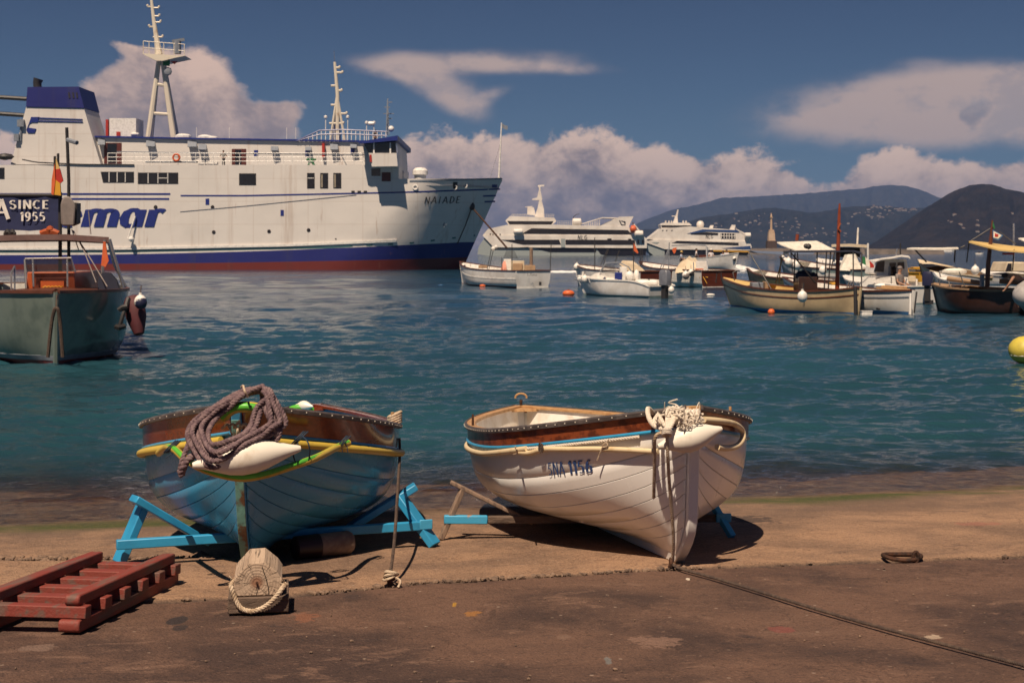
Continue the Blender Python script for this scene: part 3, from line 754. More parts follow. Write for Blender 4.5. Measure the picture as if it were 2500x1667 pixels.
# registration numbers: laid on the planks between four corners
def hull_text(H, root, sd, txt, c00, c10, c01, c11, m, **kw):
    q, w = letters(txt, **kw); cs = [H.pick(*c, sd)[1:] for c in (c00, c10, c01, c11)]
    def fn(x, y, k=0):
        a, b = x/w, y
        u = (cs[0][0]*(1-a)+cs[1][0]*a)*(1-b)+(cs[2][0]*(1-a)+cs[3][0]*a)*b; t = (cs[0][1]*(1-a)+cs[1][1]*a)*(1-b)+(cs[2][1]*(1-a)+cs[3][1]*a)*b
        return H.h(u, t, sd)+H.n(u, t, sd)*(.0045+.00008*k)
    return lay(q, fn, 'registration_number', m, root)
sx = lambda x: 1050+x/2.94; sy = lambda y: 950+y/2.94
hull_text(HW, white, -1, '5NA', (sx(856), sy(614)), (sx(975), sy(607)), (sx(846), sy(528)), (sx(965), sy(518)), M['letter_blue'], thick=.17, thin=.08, gap=.16)
hull_text(HW, white, -1, '1156', (sx(1000), sy(606)), (sx(1178), sy(592)), (sx(988), sy(514)), (sx(1166), sy(498)), M['letter_blue'], thick=.24, thin=.10, gap=.10)
bx = lambda x: 300+x/2.6133; by = lambda y: 900+y/2.6133
hull_text(HB, blue, -1, '5NA 1 08', (bx(195), by(738)), (bx(505), by(682)), (bx(200), by(652)), (bx(498), by(600)), M['letter_dark'], thick=.2, thin=.09, gap=.12)

# rowlock pins and the sculling notch of the white boat
def pin(H, u, sd, h, r, m, name, label, cat):
    p = H.M @ (H.h(u, 1, sd)-H.outn(u, sd)*.02); return tag(MB().tube([p-Vector((0, 0, .02)), p+Vector((0, 0, h*.5)), p+Vector((0, 0, h))], [r, r, r*.85], 8).obj(name, m), label, cat, 'rowlock pins')
pw, uw, tw = HW.pick(sx(330), sy(235), -1)
pin(HW, .55, -1, .095, .009, M['rust'], 'rowlock_pin', 'rusty rowlock pin on the left gunwale of the white boat', 'pin')
pin(HW, .34, 1, .12, .011, M['tan_wood'], 'rowlock_pin', 'wooden rowlock pin beside the rope bundle of the white boat', 'pin')
bp = thing('stern_rowlock', 'brass sculling rowlock on the pointed stern of the white boat', 'rowlock', HW.M @ Vector((0, HW.L+.03, HW.zst+.03)))
MB().tube([(.05*math.cos(a), 0, .05+.035*math.sin(a)) for a in np.linspace(-.2, pi+.2, 12)], .009, 6).obj('horn', M['tan_wood'], bp)
MB().tube([(0, 0, -.03), (0, 0, .03)], .013, 8).obj('stem', M['rust'], bp)

# ---- cradles
def cradle(name, label, parts, m_end):
    r = thing(name, label, 'boat cradle')
    for nm, p, q, w, h, m in parts: MB().beam(p, q, w, h).obj(nm, m, r, bevel=.006)
    return r
def onramp(px, py, z=0): g = G(px, py); g.z = gz(g.x, g.y)+z; return g
lf = onramp(290, 1378); rf = onramp(1062, 1335)
cradle('blue_cradle', 'bright blue wooden cradle propping up the blue rowing boat', [
    ('leg', lf+Vector((0, 0, .012)), P(352, 1226, lf.y+.1), .11, .05, M['sky_blue']),
    ('arm', P(326, 1216, 8.72), P(505, 1322, 9.02), .11, .045, M['sky_blue']),
    ('beam', P(284, 1329, 8.62), P(1052, 1281, 9.38), .045, .058, M['sky_blue']),
    ('leg', rf+Vector((0, 0, .012)), P(975, 1210, 9.46), .10, .05, M['sky_blue']),
    ('arm', P(1016, 1186, 9.5), P(850, 1290, 9.42), .11, .045, M['sky_blue']),
    ('plate', P(1024, 1281, 9.33), P(1056, 1279, 9.36), .012, .066, M['sky_blue_worn'])], None)
lf = onramp(1076, 1318); rf = onramp(1788, 1312)
cradle('worn_cradle', 'worn wooden cradle with flaking blue paint under the white rowing boat', [
    ('leg', lf+Vector((0, 0, .005)), P(1130, 1192, 9.72), .045, .035, M['grey_wood']),
    ('arm', P(1100, 1176, 9.72), P(1300, 1276, 9.78), .06, .026, M['grey_wood']),
    ('beam', P(1084, 1267, 9.68), P(1190, 1268, 9.7), .05, .056, M['sky_blue_worn']),
    ('beam', P(1191, 1268, 9.7), P(1782, 1264, 9.78), .045, .05, M['timber_and_shade']),  # blue beam running on under the hull, its shadow put in as dark colour
    ('plate', P(1748, 1264, 9.74), P(1785, 1263, 9.75), .02, .06, M['sky_blue_worn']),
    ('leg', rf+Vector((0, 0, .005)), P(1733, 1218, 9.85), .05, .04, M['sky_blue_worn']),
    ('arm', P(1765, 1200, 9.82), P(1660, 1250, 9.8), .05, .026, M['grey_wood'])], None)

# ---- fenders, hoses and ropes on the blue boat
def spindle(name, a, b, r, m, label, sq=.45, cat='fender', group=None):
    prof = [(0, .16), (.03, .22), (.10, .34), (.2, .58), (.32, .86), (.44, 1), (.56, .98), (.68, .82), (.8, .56), (.9, .34), (.97, .22), (1, .15)]
    return tag(MB().lathe([(t, r*k) for t, k in prof], a, b, 24).obj(name, m, smooth=60), label, cat, group)
spindle('fender', P(470, 1136, 7.47), P(734, 1094, 7.64), .094, M['fender'], 'fat white spindle fender hanging across the bow of the blue boat', group='white fenders on the bows')
def hose(name, pts, r, m, label, stripe=None, cat='hose', group=None, sdir=Vector((0, -.8, .6))):
    pts = resample(catmull(pts, 10), .03); root = thing(name, label, cat, None, group)
    MB().tube(pts, r, 12).obj('tube', m, root)
    if stripe:
        st = [p+sdir.normalized()*r*.55 for p in pts]; MB().tube(st, r*.72, 10).obj('stripe', stripe, root)
    return root
for sd, tipx in ((-1, (326, 1112)), (1, (990, 1092))):
    pts = [HB.M @ HB.hd(u, .185, sd, .03) for u in (.015, .05, .1, .16, .23, .31, .40)]
    d = (pts[-1]-pts[-2]).normalized()
    hose('belt_hose', pts, .025, M['yellow_hose'], 'yellow hose along the %s side of the blue hull under the brown plank' % ('left' if sd < 0 else 'right'), group='hoses on the blue boat')
hose('bow_hose', [P(545, 1018, 7.76), P(565, 1000, 7.72), P(595, 993, 7.69), P(640, 998, 7.71)], .03, M['yellow_hose'], 'short yellow hose with green stripe bent over the bow inside the purple coil', M['green_stripe'], group='hoses on the blue boat', sdir=Vector((0, -1, .25)))
hose('loop_hose', [P(388, 1106, 8.45), P(408, 1092, 8.10), P(428, 1098, 7.88), P(455, 1122, 7.76), P(505, 1148, 7.66), P(580, 1166, 7.63), P(640, 1160, 7.64), P(700, 1142, 7.71), P(770, 1118, 7.91), P(822, 1092, 8.40), P(856, 1079, 8.58)], .021, M['yellow_hose'], 'yellow hose with green stripe slung in a loop below the bow fender', M['green_stripe'], group='hoses on the blue boat', sdir=Vector((0, -.85, .5)))
hose('stern_hose', [P(706, 1003, 12.3), P(722, 996, 12.25), P(748, 996, 12.25), P(764, 1003, 12.3)], .03, M['green_stripe'], 'green hose bent over the stern of the blue boat', group='hoses on the blue boat')
spindle('fender', P(722, 989, 12.3), P(764, 992, 12.2), .045, M['fender'], 'small white fender top showing behind the stern of the blue boat', group='white fenders on the bows')
# navy cords tying the hoses
for (px, py, Yk), lb in zip(((420, 1090, 7.92), (838, 1078, 8.45), (732, 1068, 7.95)), ('left end of the looped hose', 'right end of the looped hose', 'tip of the white fender')):
    c0 = P(px, py, Yk); cords = MB()
    for k in range(3):
        a = R.random()*.6; cords.tube([c0+Vector((.034*math.cos(t)*math.cos(a)-.012+.012*k, .034*math.sin(t), .034*math.cos(t)*math.sin(a+1.2))) for t in np.linspace(0, 2*pi, 13)], .004, 5)
    for k in range(2): cords.tube([c0, c0+Vector((R.uniform(-.04, .04), -.02, -.03)), c0+Vector((R.uniform(-.05, .05), -.02, -.06))], .003, 5)
    tag(cords.obj('knotted_cord', M['navy_cord']), 'navy cord knot at the %s' % lb, 'cord', 'navy knots on the blue boat')
tag(MB().tube(catmull([P(728, 1082, 7.76), P(716, 1105, 7.68), P(722, 1130, 7.66)], 6), .004, 6).tube(catmull([P(735, 1062, 7.81), P(751, 1078, 7.71), P(756, 1100, 7.71), P(754, 1124, 7.74)], 6), .004, 6).obj('navy_cord', M['navy_cord']), 'navy cord from the fender tip down to the looped hose', 'cord')

# purple coil
def cx_(p, Y): return P(400+p[0]/5.6, 920+p[1]/5.6, Y)
key = [(1250, 150), (1060, 195), (820, 330), (590, 500), (440, 680), (400, 830), (420, 960), (540, 1030), (760, 1010), (960, 930), (1130, 830), (1260, 660), (1330, 480), (1400, 330), (1360, 200)]
key2 = [(1230, 200), (1040, 290), (880, 400), (700, 540), (590, 700), (560, 860), (600, 980), (720, 970), (900, 905), (1080, 830), (1210, 700), (1270, 540), (1310, 400), (1440, 260), (1340, 160)]
key3 = [(1300, 140), (1080, 230), (760, 400), (500, 600), (420, 760), (500, 960), (600, 1090), (720, 1130), (880, 1050), (1090, 900), (1300, 800), (1480, 690), (1560, 600), (1480, 360), (1420, 210)]
path = []; nl = 8
for k in range(nl):
    a = (key, key3, key2, key3)[k % 4]; sc = 1+(k-4)*.055
    for i, (x, y) in enumerate(a):
        low = max(0, (y-500)/600); kx = 1+(sc-1)*min(1, max(.25, (y-120)/350))
        path.append(cx_((960+(x-960)*kx+R.gauss(0, 9), 560+(y-560)*(1+(sc-1)*(1.0 if y > 560 else .3))+R.gauss(0, 9)), 7.70-.21*low-.022*((k*3) % 4)+(.06 if y < 260 else 0)+R.gauss(0, .005)))
cp = catmull(path, 7)
mb = rope(MB(), cp, .0150, .058, 3, 6)
coil = thing('rope_coil', 'thick faded purple rope coil hung over the bow of the blue boat', 'rope')
mb.obj('coiled_rope', M['purple_rope'], coil, smooth=60)
t = MB()
rope(t, catmull([cx_((350, 880), 7.68), cx_((300, 1010), 7.63), cx_((250, 1150), 7.61), cx_((215, 1300), 7.62)], 10), .015, .06)
rope(t, catmull([cx_((430, 1060), 7.58), cx_((330, 1130), 7.58), cx_((270, 1230), 7.58), cx_((235, 1350), 7.60)], 10), .021, .08)
rope(t, catmull([cx_((1390, 400), 7.66), cx_((1460, 560), 7.62), cx_((1540, 720), 7.60), cx_((1560, 850), 7.61)], 10), .022, .09)
rope(t, catmull([cx_((1600, 700), 7.61), cx_((1560, 850), 7.59), cx_((1480, 850), 7.61), cx_((1380, 890), 7.61)], 10), .013, .06)
kind(t.obj('loose_end', M['purple_rope'], coil, smooth=60), 'stuff')
tag(MB().tube(catmull([cx_((1060, 140), 7.72), cx_((1085, 120), 7.66), cx_((1105, 190), 7.61), cx_((1150, 275), 7.63)], 8), .006, 8).obj('coil_tie', M['pale_rope']), 'pale cord tied round the top of the purple coil', 'cord')
lt = MB()
for k in range(5):
    x = 800+80*k; lt.tube(catmull([cx_((x, 690+R.uniform(-25, 25)), 7.76), cx_((x+60, 640+R.uniform(-20, 40)), 7.72), cx_((x+110, 690+R.uniform(-30, 20)), 7.75)], 6), .008, 7)
lt.tube(catmull([cx_((880, 640), 7.72), cx_((905, 720), 7.71), cx_((935, 790), 7.72)], 6), .006, 6).tube(catmull([cx_((1010, 680), 7.72), cx_((1005, 740), 7.71), cx_((1000, 790), 7.72)], 6), .006, 6)
tag(lt.obj('bow_lashing', M['pale_rope']), 'pale knotted lashing seen through the purple coil', 'cord')
# the pin with its beige coil, and the line down to the ramp
pp, up, tp = HB.pick(940, 1012, 1)
u_ = .36; base = HB.M @ (HB.h(u_, 1, 1)-HB.outn(u_, 1)*.03)
tag(MB().tube([base-Vector((0, 0, .02)), base+Vector((-.005, 0, .1))], .012, 8).obj('rowlock_pin', M['tan_wood']), 'wooden pin wound with beige rope on the blue gunwale', 'pin', 'rowlock pins')
w = MB()
for k in range(5): w.tube([base+Vector((.045*math.cos(a)+.01, .045*math.sin(a), .015+.017*k+.02*math.cos(a))) for a in np.linspace(0, 2*pi, 16)], .010, 7)
tag(w.obj('rope_turns', M['pale_rope']), 'beige rope wound round the pin of the blue boat', 'rope')
ring = onramp(952, 1428)
l1 = HB.M @ HB.hd(.34, .16, 1, .03)
rp = [P(975, 1070, l1.y-.02), P(976, 1110, l1.y-.15), P(971, 1200, 8.8), P(963, 1320, 8.2), ring+Vector((0, .01, .05))]
tag(rope(MB(), catmull(rp, 10), .010, .05).obj('mooring_line', M['dark_rope']), 'tight thin line from the blue boat down to the iron eye', 'rope')
ey = thing('iron_eye', 'rusty iron eye in the ramp with the beige knot of a line', 'mooring eye', ring)
MB().tube([(0, 0, -.02), (0, 0, .045)], .016, 8).obj('stub', M['rust'], ey)
MB().tube([(.03*math.cos(a), .01*math.sin(a), .05+.022*math.sin(a)) for a in np.linspace(0, 2*pi, 14)], .008, 6).obj('eye', M['rust'], ey)
kw = MB()
for k in range(3): kw.tube([ring+Vector((.035*math.cos(a)+.005*k, .03*math.sin(a)-.005, .045+.012*k+.014*math.cos(a+k))) for a in np.linspace(0, 2*pi, 14)], .008, 6)
kw.tube(catmull([ring+Vector((.03, -.02, .05)), ring+Vector((.06, -.03, .03)), ring+Vector((.05, -.05, .0))], 6), .007, 6)
tag(kw.obj('line_knot', M['pale_rope']), 'beige rope knot on the iron eye beside the blue boat', 'rope')
# old float lying under the hull
fl = thing('old_float', 'dirty cream and maroon float lying in the shade under the blue boat', 'float')
a, b = onramp(715, 1366, .07), onramp(862, 1352, .08); mid = a+(b-a)*.42
MB().lathe([(0, .02), (.03, .06), (.1, .075), (1, .075)], a, mid, 18).obj('end', M['maroon'], fl)
MB().lathe([(0, .073), (.85, .073), (.95, .06), (1, .03)], mid, b, 18).obj('body', M['old_float'], fl)

# ---- timber chock in front
g0 = onramp(631, 1496); ck = thing('timber_chock', 'pale octagonal timber end on a dark base block before the blue bow', 'chock', Matrix.Translation(g0) @ Matrix.Rotation(math.radians(9), 4, 'Z'))
W2 = .152
MB().box((0, .19, .04), (2*W2, .38, .082)).obj('base_block', M['timber_and_shade'], ck, bevel=.006)
oc = [(-.105, .084), (-.125, .12), (-.12, .175), (-.05, .252), (.03, .255), (.095, .20), (.118, .165), (.118, .084)]
MB().prism(oc, .01, .36).obj('log', M['timber_end'], ck, smooth=0, bevel=.006)
ckc = MB()
def crackline(pts, w):
    for (x0, z0), (x1, z1) in zip(pts, pts[1:]): ckc.beam((x0, .010, z0), (x1, .010, z1), w*.55, .004, (0, 1, 0))
crackline([(.018, .232), (.026, .205), (.036, .178), (.043, .15), (.049, .125), (.052, .09)], .0075); crackline([(-.012, .13), (-.006, .112), (-.010, .09)], .006)
ckc.obj('cracks', M['crack'], ck, smooth=0)
MB().lathe([(0, .006), (1, .006)], (-.008, -.006, .152), (-.008, .012, .152), 8).obj('bolt', M['rust'], ck)
cr = catmull([(-.13, .05, .15), (-.135, -.012, .14), (-.115, -.02, .08), (-.085, -.022, .032), (-.03, -.024, .016), (.03, -.022, .035), (.08, -.02, .075), (.12, -.015, .125), (.135, .04, .14)], 8)
rp = rope(MB(), [g0+p for p in cr], .013, .05)
for k in range(26):
    e = g0+(cr[2] if k % 2 else cr[-4]); rp.tube([e, e+Vector((R.uniform(-.03, .03), R.uniform(-.03, .01), R.uniform(-.01, .03)))], .0018, 4)
tag(rp.obj('frayed_rope', M['pale_rope']), 'frayed beige rope handle drooping across the timber chock', 'rope')

# ---- red slipway skid
p0 = onramp(190, 1546); d = Vector((.115, 1, 0))
sk = thing('slipway_skid', 'worn red wooden slipway skid with two rails and cross planks', 'skid', frame(p0, d, -.06))
Ls, Ws = 1.36, .47
def rounded(x0, x1, y0, y1, z0, z1, r=.02):
    n = 4; pr = [(y0+r-r*math.cos(a), z1-r+r*math.sin(a)) for a in np.linspace(0, pi/2, n)]+[(y1, z1), (y1, z0)]+[(y0+r-r*math.sin(a), z0+r-r*math.cos(a)) for a in np.linspace(0, pi/2, n)]
    m = MB(); o = [Vector((x0, y, z)) for y, z in pr]+[Vector((x1, y, z)) for y, z in pr]; k = len(pr)
    return m.add(o, [tuple(range(k)), tuple(range(k, 2*k))[::-1]]+[(i, (i+1) % k, k+(i+1) % k, k+i) for i in range(k)])
for x in (-.045, -Ws):
    rounded(x-.055, x+.05, 0, Ls, 0, .06).obj('runner', M['red_wood'], sk, bevel=.006)
    rounded(x-.04, x+.035, .03, Ls-.02, .121, .172).obj('rail', M['red_wood'], sk, bevel=.007)
for k in range(6):
    y = .012+k*(Ls-.13)/5; MB().box((-.02-Ws/2, y+.05, .0905), (Ws+.09, .09 if k else .07, .058)).obj('cross_plank', M['red_wood'], sk, bevel=.005)

# ---- white boat: hoses, fender, ropes
def wx(x, y, sd=-1, off=.03): return HW.pick(sx(x), sy(y), sd, off)[0]
up_pts = [HW.M @ HW.hd(u, .158-.03*max(0, (.4-u)/.2), -1, .024) for u in np.linspace(.74, .215, 16)]
hose('belt_hose', up_pts, .019, M['cream_hose'], 'cream hose along the left side of the white boat under the blue strip', group='hoses on the white boat')
hose('lower_hose', [wx(x, y, -1, .025) for x, y in ((660, 450), (740, 452), (840, 425), (1000, 425), (1200, 420), (1400, 425), (1560, 435), (1660, 437))], .0165, M['cream_hose'], 'second thinner cream hose slung under the first on the white boat', group='hoses on the white boat')
pr = [HW.M @ HW.hd(u, .12, 1, .04) for u in (.03, .08, .15)]
hose('bow_loop_hose', [P(sx(1965), sy(218), 8.42), P(sx(2080), sy(228), 8.55), P(sx(2180), sy(248), 8.76), P(sx(2236), sy(290), 8.95), P(sx(2246), sy(350), 8.95), P(sx(2205), sy(405), 8.84), P(sx(2130), sy(422), 8.70), P(sx(2050), sy(412), 8.56)], .019, M['cream_hose'], 'cream hose bent back in a loop on the right bow of the white boat', group='hoses on the white boat')
fl_ = tag(rope(MB(), catmull([*[HW.M @ HW.hd(u, .130, -1, .018) for u in (.22, .16, .10, .05)]], 8), .011, .06).obj('flecked_cord', M['fleck_rope']), 'white flecked cord running on from the hose to the white bow', 'rope')
spindle('fender', P(1606, 1090, 8.16), P(1762, 1046, 8.26), .083, M['fender'], 'cream fender hanging across the bow of the white boat', group='white fenders on the bows')
bl = MB()
def wp(x, y, Y=8.25): return P(sx(x), sy(y), Y)
for k in range(6):
    o = 15*k; rope(bl, catmull([wp(1740+o*.5, 150, 8.52), wp(1715+o, 130+R.uniform(-4, 8), 8.42), wp(1700+o*.9, 175, 8.27), wp(1700+o*.6, 240, 8.14), wp(1690+o*.25, 305, 8.08)], 8), .011, .06, n=5)
rope(bl, catmull([wp(1600, 170, 8.5), wp(1565, 140, 8.38), wp(1570, 200, 8.3), wp(1610, 262, 8.25), wp(1690, 290, 8.2)], 8), .015, .05)
rope(bl, catmull([wp(1640, 180, 8.4), wp(1610, 230, 8.28), wp(1650, 250, 8.22), wp(1640, 190, 8.24), wp(1690, 270, 8.18)], 8), .013, .05)
for k in range(3): bl.tube([wp(1700+16*math.cos(a)*1.6, 300+12*k+14*math.sin(a), 8.07+.04*math.sin(a)) for a in np.linspace(0, 2*pi, 16)], .012, 7)
tag(bl.obj('bow_rope', M['fleck_rope']), 'white flecked mooring rope bundled and knotted over the white bow', 'rope')
tg = MB()
for k in range(30):
    c = wp(R.gauss(1865, 65), R.gauss(205, 42), R.uniform(8.12, 8.34)); pts = [c+Vector((R.gauss(0, .028), R.gauss(0, .018), R.gauss(0, .022))) for _ in range(6)]
    tg.tube(catmull(pts, 5), R.choice((.003, .004, .006)), 6)
for k in range(4): rope(tg, catmull([wp(1840+28*k, 150, 8.4), wp(1838+26*k, 180, 8.3), wp(1850+18*k, 235, 8.24), wp(1870, 285+10*k, 8.22)], 6), .011, .05, n=5)
rope(tg, catmull([wp(1750, 240, 8.25), wp(1810, 225, 8.25), wp(1880, 230, 8.25), wp(1960, 210, 8.3)], 8), .016, .06)
tag(tg.obj('rope_tangle', M['fleck_rope']), 'tangle of frayed white cord on the right of the white bow', 'rope')
tag(rope(MB(), catmull([wp(1695, 312, 8.08), wp(1640, 318, 8.08), wp(1612, 360, 8.09), wp(1612, 480, 8.17), wp(1608, 640, 8.25), wp(1605, 785, 8.33)], 10), .0105, .045).obj('hanging_rope', M['pale_rope']), 'shorter beige rope end hanging free down the white bow', 'rope', 'ropes hanging down the white bow')
tag(rope(MB(), catmull([wp(1700, 320, 8.06), wp(1706, 480, 8.10), wp(1716, 660, 8.2), wp(1735, 880, 8.3), wp(1746, 1060, 8.38), onramp(1642, 1384)+Vector((0, 0, .03))], 10), .0105, .045).obj('hanging_rope', M['pale_rope']), 'longer beige rope from the white bow down to the iron eye', 'rope', 'ropes hanging down the white bow')
th = MB()
for pts in (((655, 405), (650, 440), (640, 500), (618, 590)), ((640, 430), (660, 420), (668, 450), (640, 460)), ((1310, 345), (1285, 380), (1265, 400), (1225, 495)), ((1265, 390), (1290, 370), (1300, 395), (1262, 405))):
    th.tube(catmull([wx(x, y, -1, .045) for x, y in pts], 6), .0042, 5)
tag(th.obj('hose_ties', M['pale_rope']), 'thin pale ties knotted round the hoses of the white boat', 'cord')
tag(MB().tube([wx(832+10*math.cos(a), 410+34*math.sin(a), -1, .05) for a in np.linspace(0, 2*pi, 10)], .005, 5).tube([wx(842+10*math.cos(a), 412+30*math.sin(a), -1, .05) for a in np.linspace(0, 2*pi, 10)], .005, 5).obj('hose_binding', M['dark_rope']), 'brown cord binding the two cream hoses together', 'cord')
# eye, line along the ground, iron ring
e0 = onramp(1638, 1384)
ev = thing('iron_eye', 'rusty iron eye in the ramp at the foot of the white bow', 'mooring eye', e0)
MB().tube([(.0, .022*math.cos(a), .02+.03*math.sin(a)) for a in np.linspace(0, 2*pi, 14)], .011, 7).obj('eye', M['rust'], ev)
MB().tube([(0, 0, -.02), (0, 0, .01)], .018, 8).obj('stub', M['rust'], ev)
ln = [e0+Vector((.0, 0, .02))]+[onramp(x*1.063, y*1.063, .009) for x, y in ((1570, 1311), (1640, 1330), (1720, 1354), (1800, 1379), (1925, 1417), (2050, 1452), (2200, 1492), (2352, 1532), (2480, 1566))]
tag(rope(MB(), catmull(ln, 14), .0088, .04).obj('ground_line', M['dark_rope']), 'dark line stretched over the ramp from the iron eye', 'rope')
rg_ = onramp(2206, 1364); ir = thing('iron_ring', 'rusty iron mooring ring lying on the bright ramp at the right', 'mooring ring', rg_)
MB().tube([(-.01+.115*math.cos(a), .085*math.sin(a), .016+.005*math.cos(a*2)) for a in np.linspace(0, 2*pi, 33)[:-1]], .0135, 8, closed=True).obj('ring', M['rust'], ir)
MB().tube([(.055+.03*math.cos(a)*.5, -.07+.0*a, .028+.03*math.sin(a)) for a in np.linspace(0, 2*pi, 15)[:-1]], .011, 7, closed=True).obj('staple', M['rust'], ir)
# ---------------------------------------------------------------- the car ferry
def wobj(mb, name, m, root, parent=None, **kw):
    """mesh drawn in world coordinates, linked under a thing that stands at root"""
    inv = root.matrix_world.inverted(); mb.v = [inv @ v for v in mb.v]
    return mb.obj(name, m, parent or root, **kw)
def ship_mat(name, col, streak, rough=.45):
    m = bpy.data.materials.new(name); m.use_nodes = True; E.nt = t = m.node_tree; b = t.nodes['Principled BSDF']
    ob = tc('Object'); st = ntex(mapv(ob, (.9, .9, .05)), 1, 6, .7); n2 = ntex(ob, .25, 5, .6)
    c = mixc(sstep(st, .54, .76)*.75, col, streak); c = mixc(sstep(n2, .45, .75)*.35, c, tuple(x*.8 for x in col))
    ox, oy, oz = sep(ob)
    fx_ = E.op('ABSOLUTE', E.op('FRACT', ox*(1/5.5))-.5); fz_ = E.op('ABSOLUTE', E.op('FRACT', oz*(1/2.3))-.5)
    seam = sstep(fx_, .488, .498).mx(sstep(fz_, .478, .495)); c = mixc(seam*.3, c, streak)
    rust = sstep(ntex(mapv(ob, (1.4, 1.4, .12), (3, 0, 5)), 1, 5, .7), .62, .74); c = mixc(rust*.45, c, (.30, .17, .10))
    link(c, b.inputs['Base Color']); b.inputs['Roughness'].default_value = rough
    link(bump(ntex(mapv(ob, (.3, .3, .3)), 1, 2, .5), .35, .25), b.inputs['Normal']); return m
M['ship_white'] = ship_mat('ferry_white', (.66, .63, .60), (.42, .33, .27))
M['ship_blue'] = ship_mat('ferry_blue', (.017, .022, .15), (.04, .04, .1))
M['ship_red'] = ship_mat('ferry_red', (.14, .024, .02), (.08, .035, .03))
M['clean_white'] = mat('clean_white', (.78, .76, .73), .4); M['glass'] = mat('dark_glass', (.012, .012, .016), .12, spec=.6)
M['line_blue'] = mat('line_blue', (.018, .032, .20), .4); M['maroon_door'] = mat('maroon_door', (.10, .022, .018), .5)
M['pale_blue'] = mat('pale_blue', (.21, .235, .28), .5); M['dark'] = mat('dark_metal', (.03, .028, .03), .5); M['steel'] = mat('stainless_steel', (.62, .6, .58), .25, metal=.85)
M['teal'] = mat('teal_stripe', (.06, .16, .17), .5); M['orange'] = mat('orange_plastic', (.62, .10, .02), .5); M['red'] = mat('red_plastic', (.42, .03, .02), .5)
M['green'] = mat('green_flag', (.02, .16, .06), .7); M['mast_cream'] = mat('mast_cream', (.66, .60, .50), .5, col2=(.4, .28, .18), nscale=1.2, lo=.55, hi=.8); M['curtain'] = mat('curtain', (.30, .26, .2), .8)
fe = thing('car_ferry', 'large white car ferry with blue and red bottom and blue topped funnel', 'ferry', (-26, 150, 0))
YC = 150.
def f_half(x, z):
    xs = -5.2+4.16*min(max(z, -1), 10)/9.3; Le = 14-.6*min(max(z, 0), 9.5); s = min(max((xs-x)/Le, 0), 1)
    return 7*(1-(1-s)**2.3), xs, Le
def fside(px, py, off=0.):
    y = 143.
    for _ in range(25):
        p = P(px, py, y); h = f_half(p.x, p.z)[0] if p.z < 9.15 or p.x > -11.4 else 7.0; y = .6*y+.4*(YC-h)
    p = P(px, py, y); p.y -= off; return p
def zlev(a, b):   # boundary that rises towards the bow: photo rows at the left edge and at the bow
    z0 = CZ-(a-HY)/F*143; z1 = CZ-(b-HY)/F*146
    return lambda x: z0+(z1-z0)*min(max((x+51)/46., -.5), 1)**2 if x > -51 else z0
z_wl = lambda x: -1.2; z_red = zlev(645, 629); z_blue = zlev(623, 591)
ZT = 10.55
def z_top(x): return 9.15+.25*max(0, (x+11.4)/10)**1.5
def hull_part(lo, hi, n, x_end=-84, split=True):
    mb = MB()
    for sd in (1, -1):
        rows = []
        S_ = [i/26 for i in range(27)]+[1+j*.28 for j in range(1, 14)]
        for s in S_:
            row = []
            for j in range(n+1):
                z = 4.0; xg = -30
                for _ in range(4):
                    xs = -5.2+4.16*min(max(z, -1), 10)/9.3; Le = 14-.6*min(max(z, 0), 9.5)
                    xg = xs-Le*s if s <= 1 else xs-Le-(s-1)/(13*.28)*(xs-Le-x_end)
                    z = lo(xg)+(hi(xg)-lo(xg))*j/n
                row.append((xg, YC-sd*f_half(xg, z)[0], z))
            rows.append(row)
        mb.loft(rows)
    return mb
wobj(hull_part(z_wl, z_red, 3), 'red_bottom', M['ship_red'], fe)
wobj(hull_part(z_red, z_blue, 4), 'blue_band', M['ship_blue'], fe)
wobj(hull_part(z_blue, z_top, 14), 'hull', M['ship_white'], fe, smooth=30)
wobj(MB().bb(-84, -11.4, 143.0, 157.0, 9.15, ZT), 'upper_side', M['ship_white'], fe, smooth=0)
dk = MB(); dk.bb(-84, -11.5, 143.2, 156.8, ZT+.004, ZT+.02)
dkr = []
for i in range(14):
    x = -11.4+10.2*i/13; h = max(f_half(x, 9.0)[0]-.06, .01); dkr.append([(x, YC-h, 8.5), (x, YC+h, 8.5)])
dk.loft(dkr); wobj(dk, 'deck', M['pale_blue'], fe, smooth=0)
def side_line(pts, w, off, name, m, n=40):
    """a painted or welded line along the ship's side through photo points"""
    rows = []
    for i in range(n+1):
        px = pts[0][0]+(pts[-1][0]-pts[0][0])*i/n; py = np.interp(px, [p[0] for p in pts], [p[1] for p in pts])
        a, b = fside(px, py-w/2, off), fside(px, py+w/2, off); c = b+Vector((0, off+.02, 0)); d = a+Vector((0, off+.02, 0)); rows.append([a, b, c, d])
    return wobj(MB().loft(rows, True, True), name, m, fe, smooth=0)
side_line([(-900, 609), (300, 607), (700, 599), (968, 588)], 5.5, .14, 'rub_strake', M['clean_white'])
side_line([(-900, 616), (300, 614), (800, 604), (1000, 594), (1160, 575)], 4, .02, 'teal_stripe', M['teal'])
side_line([(-900, 474), (100, 474), (416, 474)], 4.5, .02, 'stripe', M['line_blue'], 16)
side_line([(-900, 486), (100, 486), (413, 486)], 4.5, .02, 'stripe', M['line_blue'], 16)
side_line([(441, 478), (600, 478), (975, 470), (1221, 462)], 3.6, .02, 'stripe', M['line_blue'])
side_line([(1179, 479), (1211, 478)], 4, .02, 'stripe', M['line_blue'], 8); side_line([(1183, 493), (1209, 492)], 4, .02, 'stripe', M['line_blue'], 8)
side_line([(440, 517), (600, 503), (870, 476)], 1.2, .04, 'hose_line', M['steel'])
side_line([(55, 390), (90, 397), (200, 402), (328, 403)], 3, .12, 'pipe', M['dark'], 20)
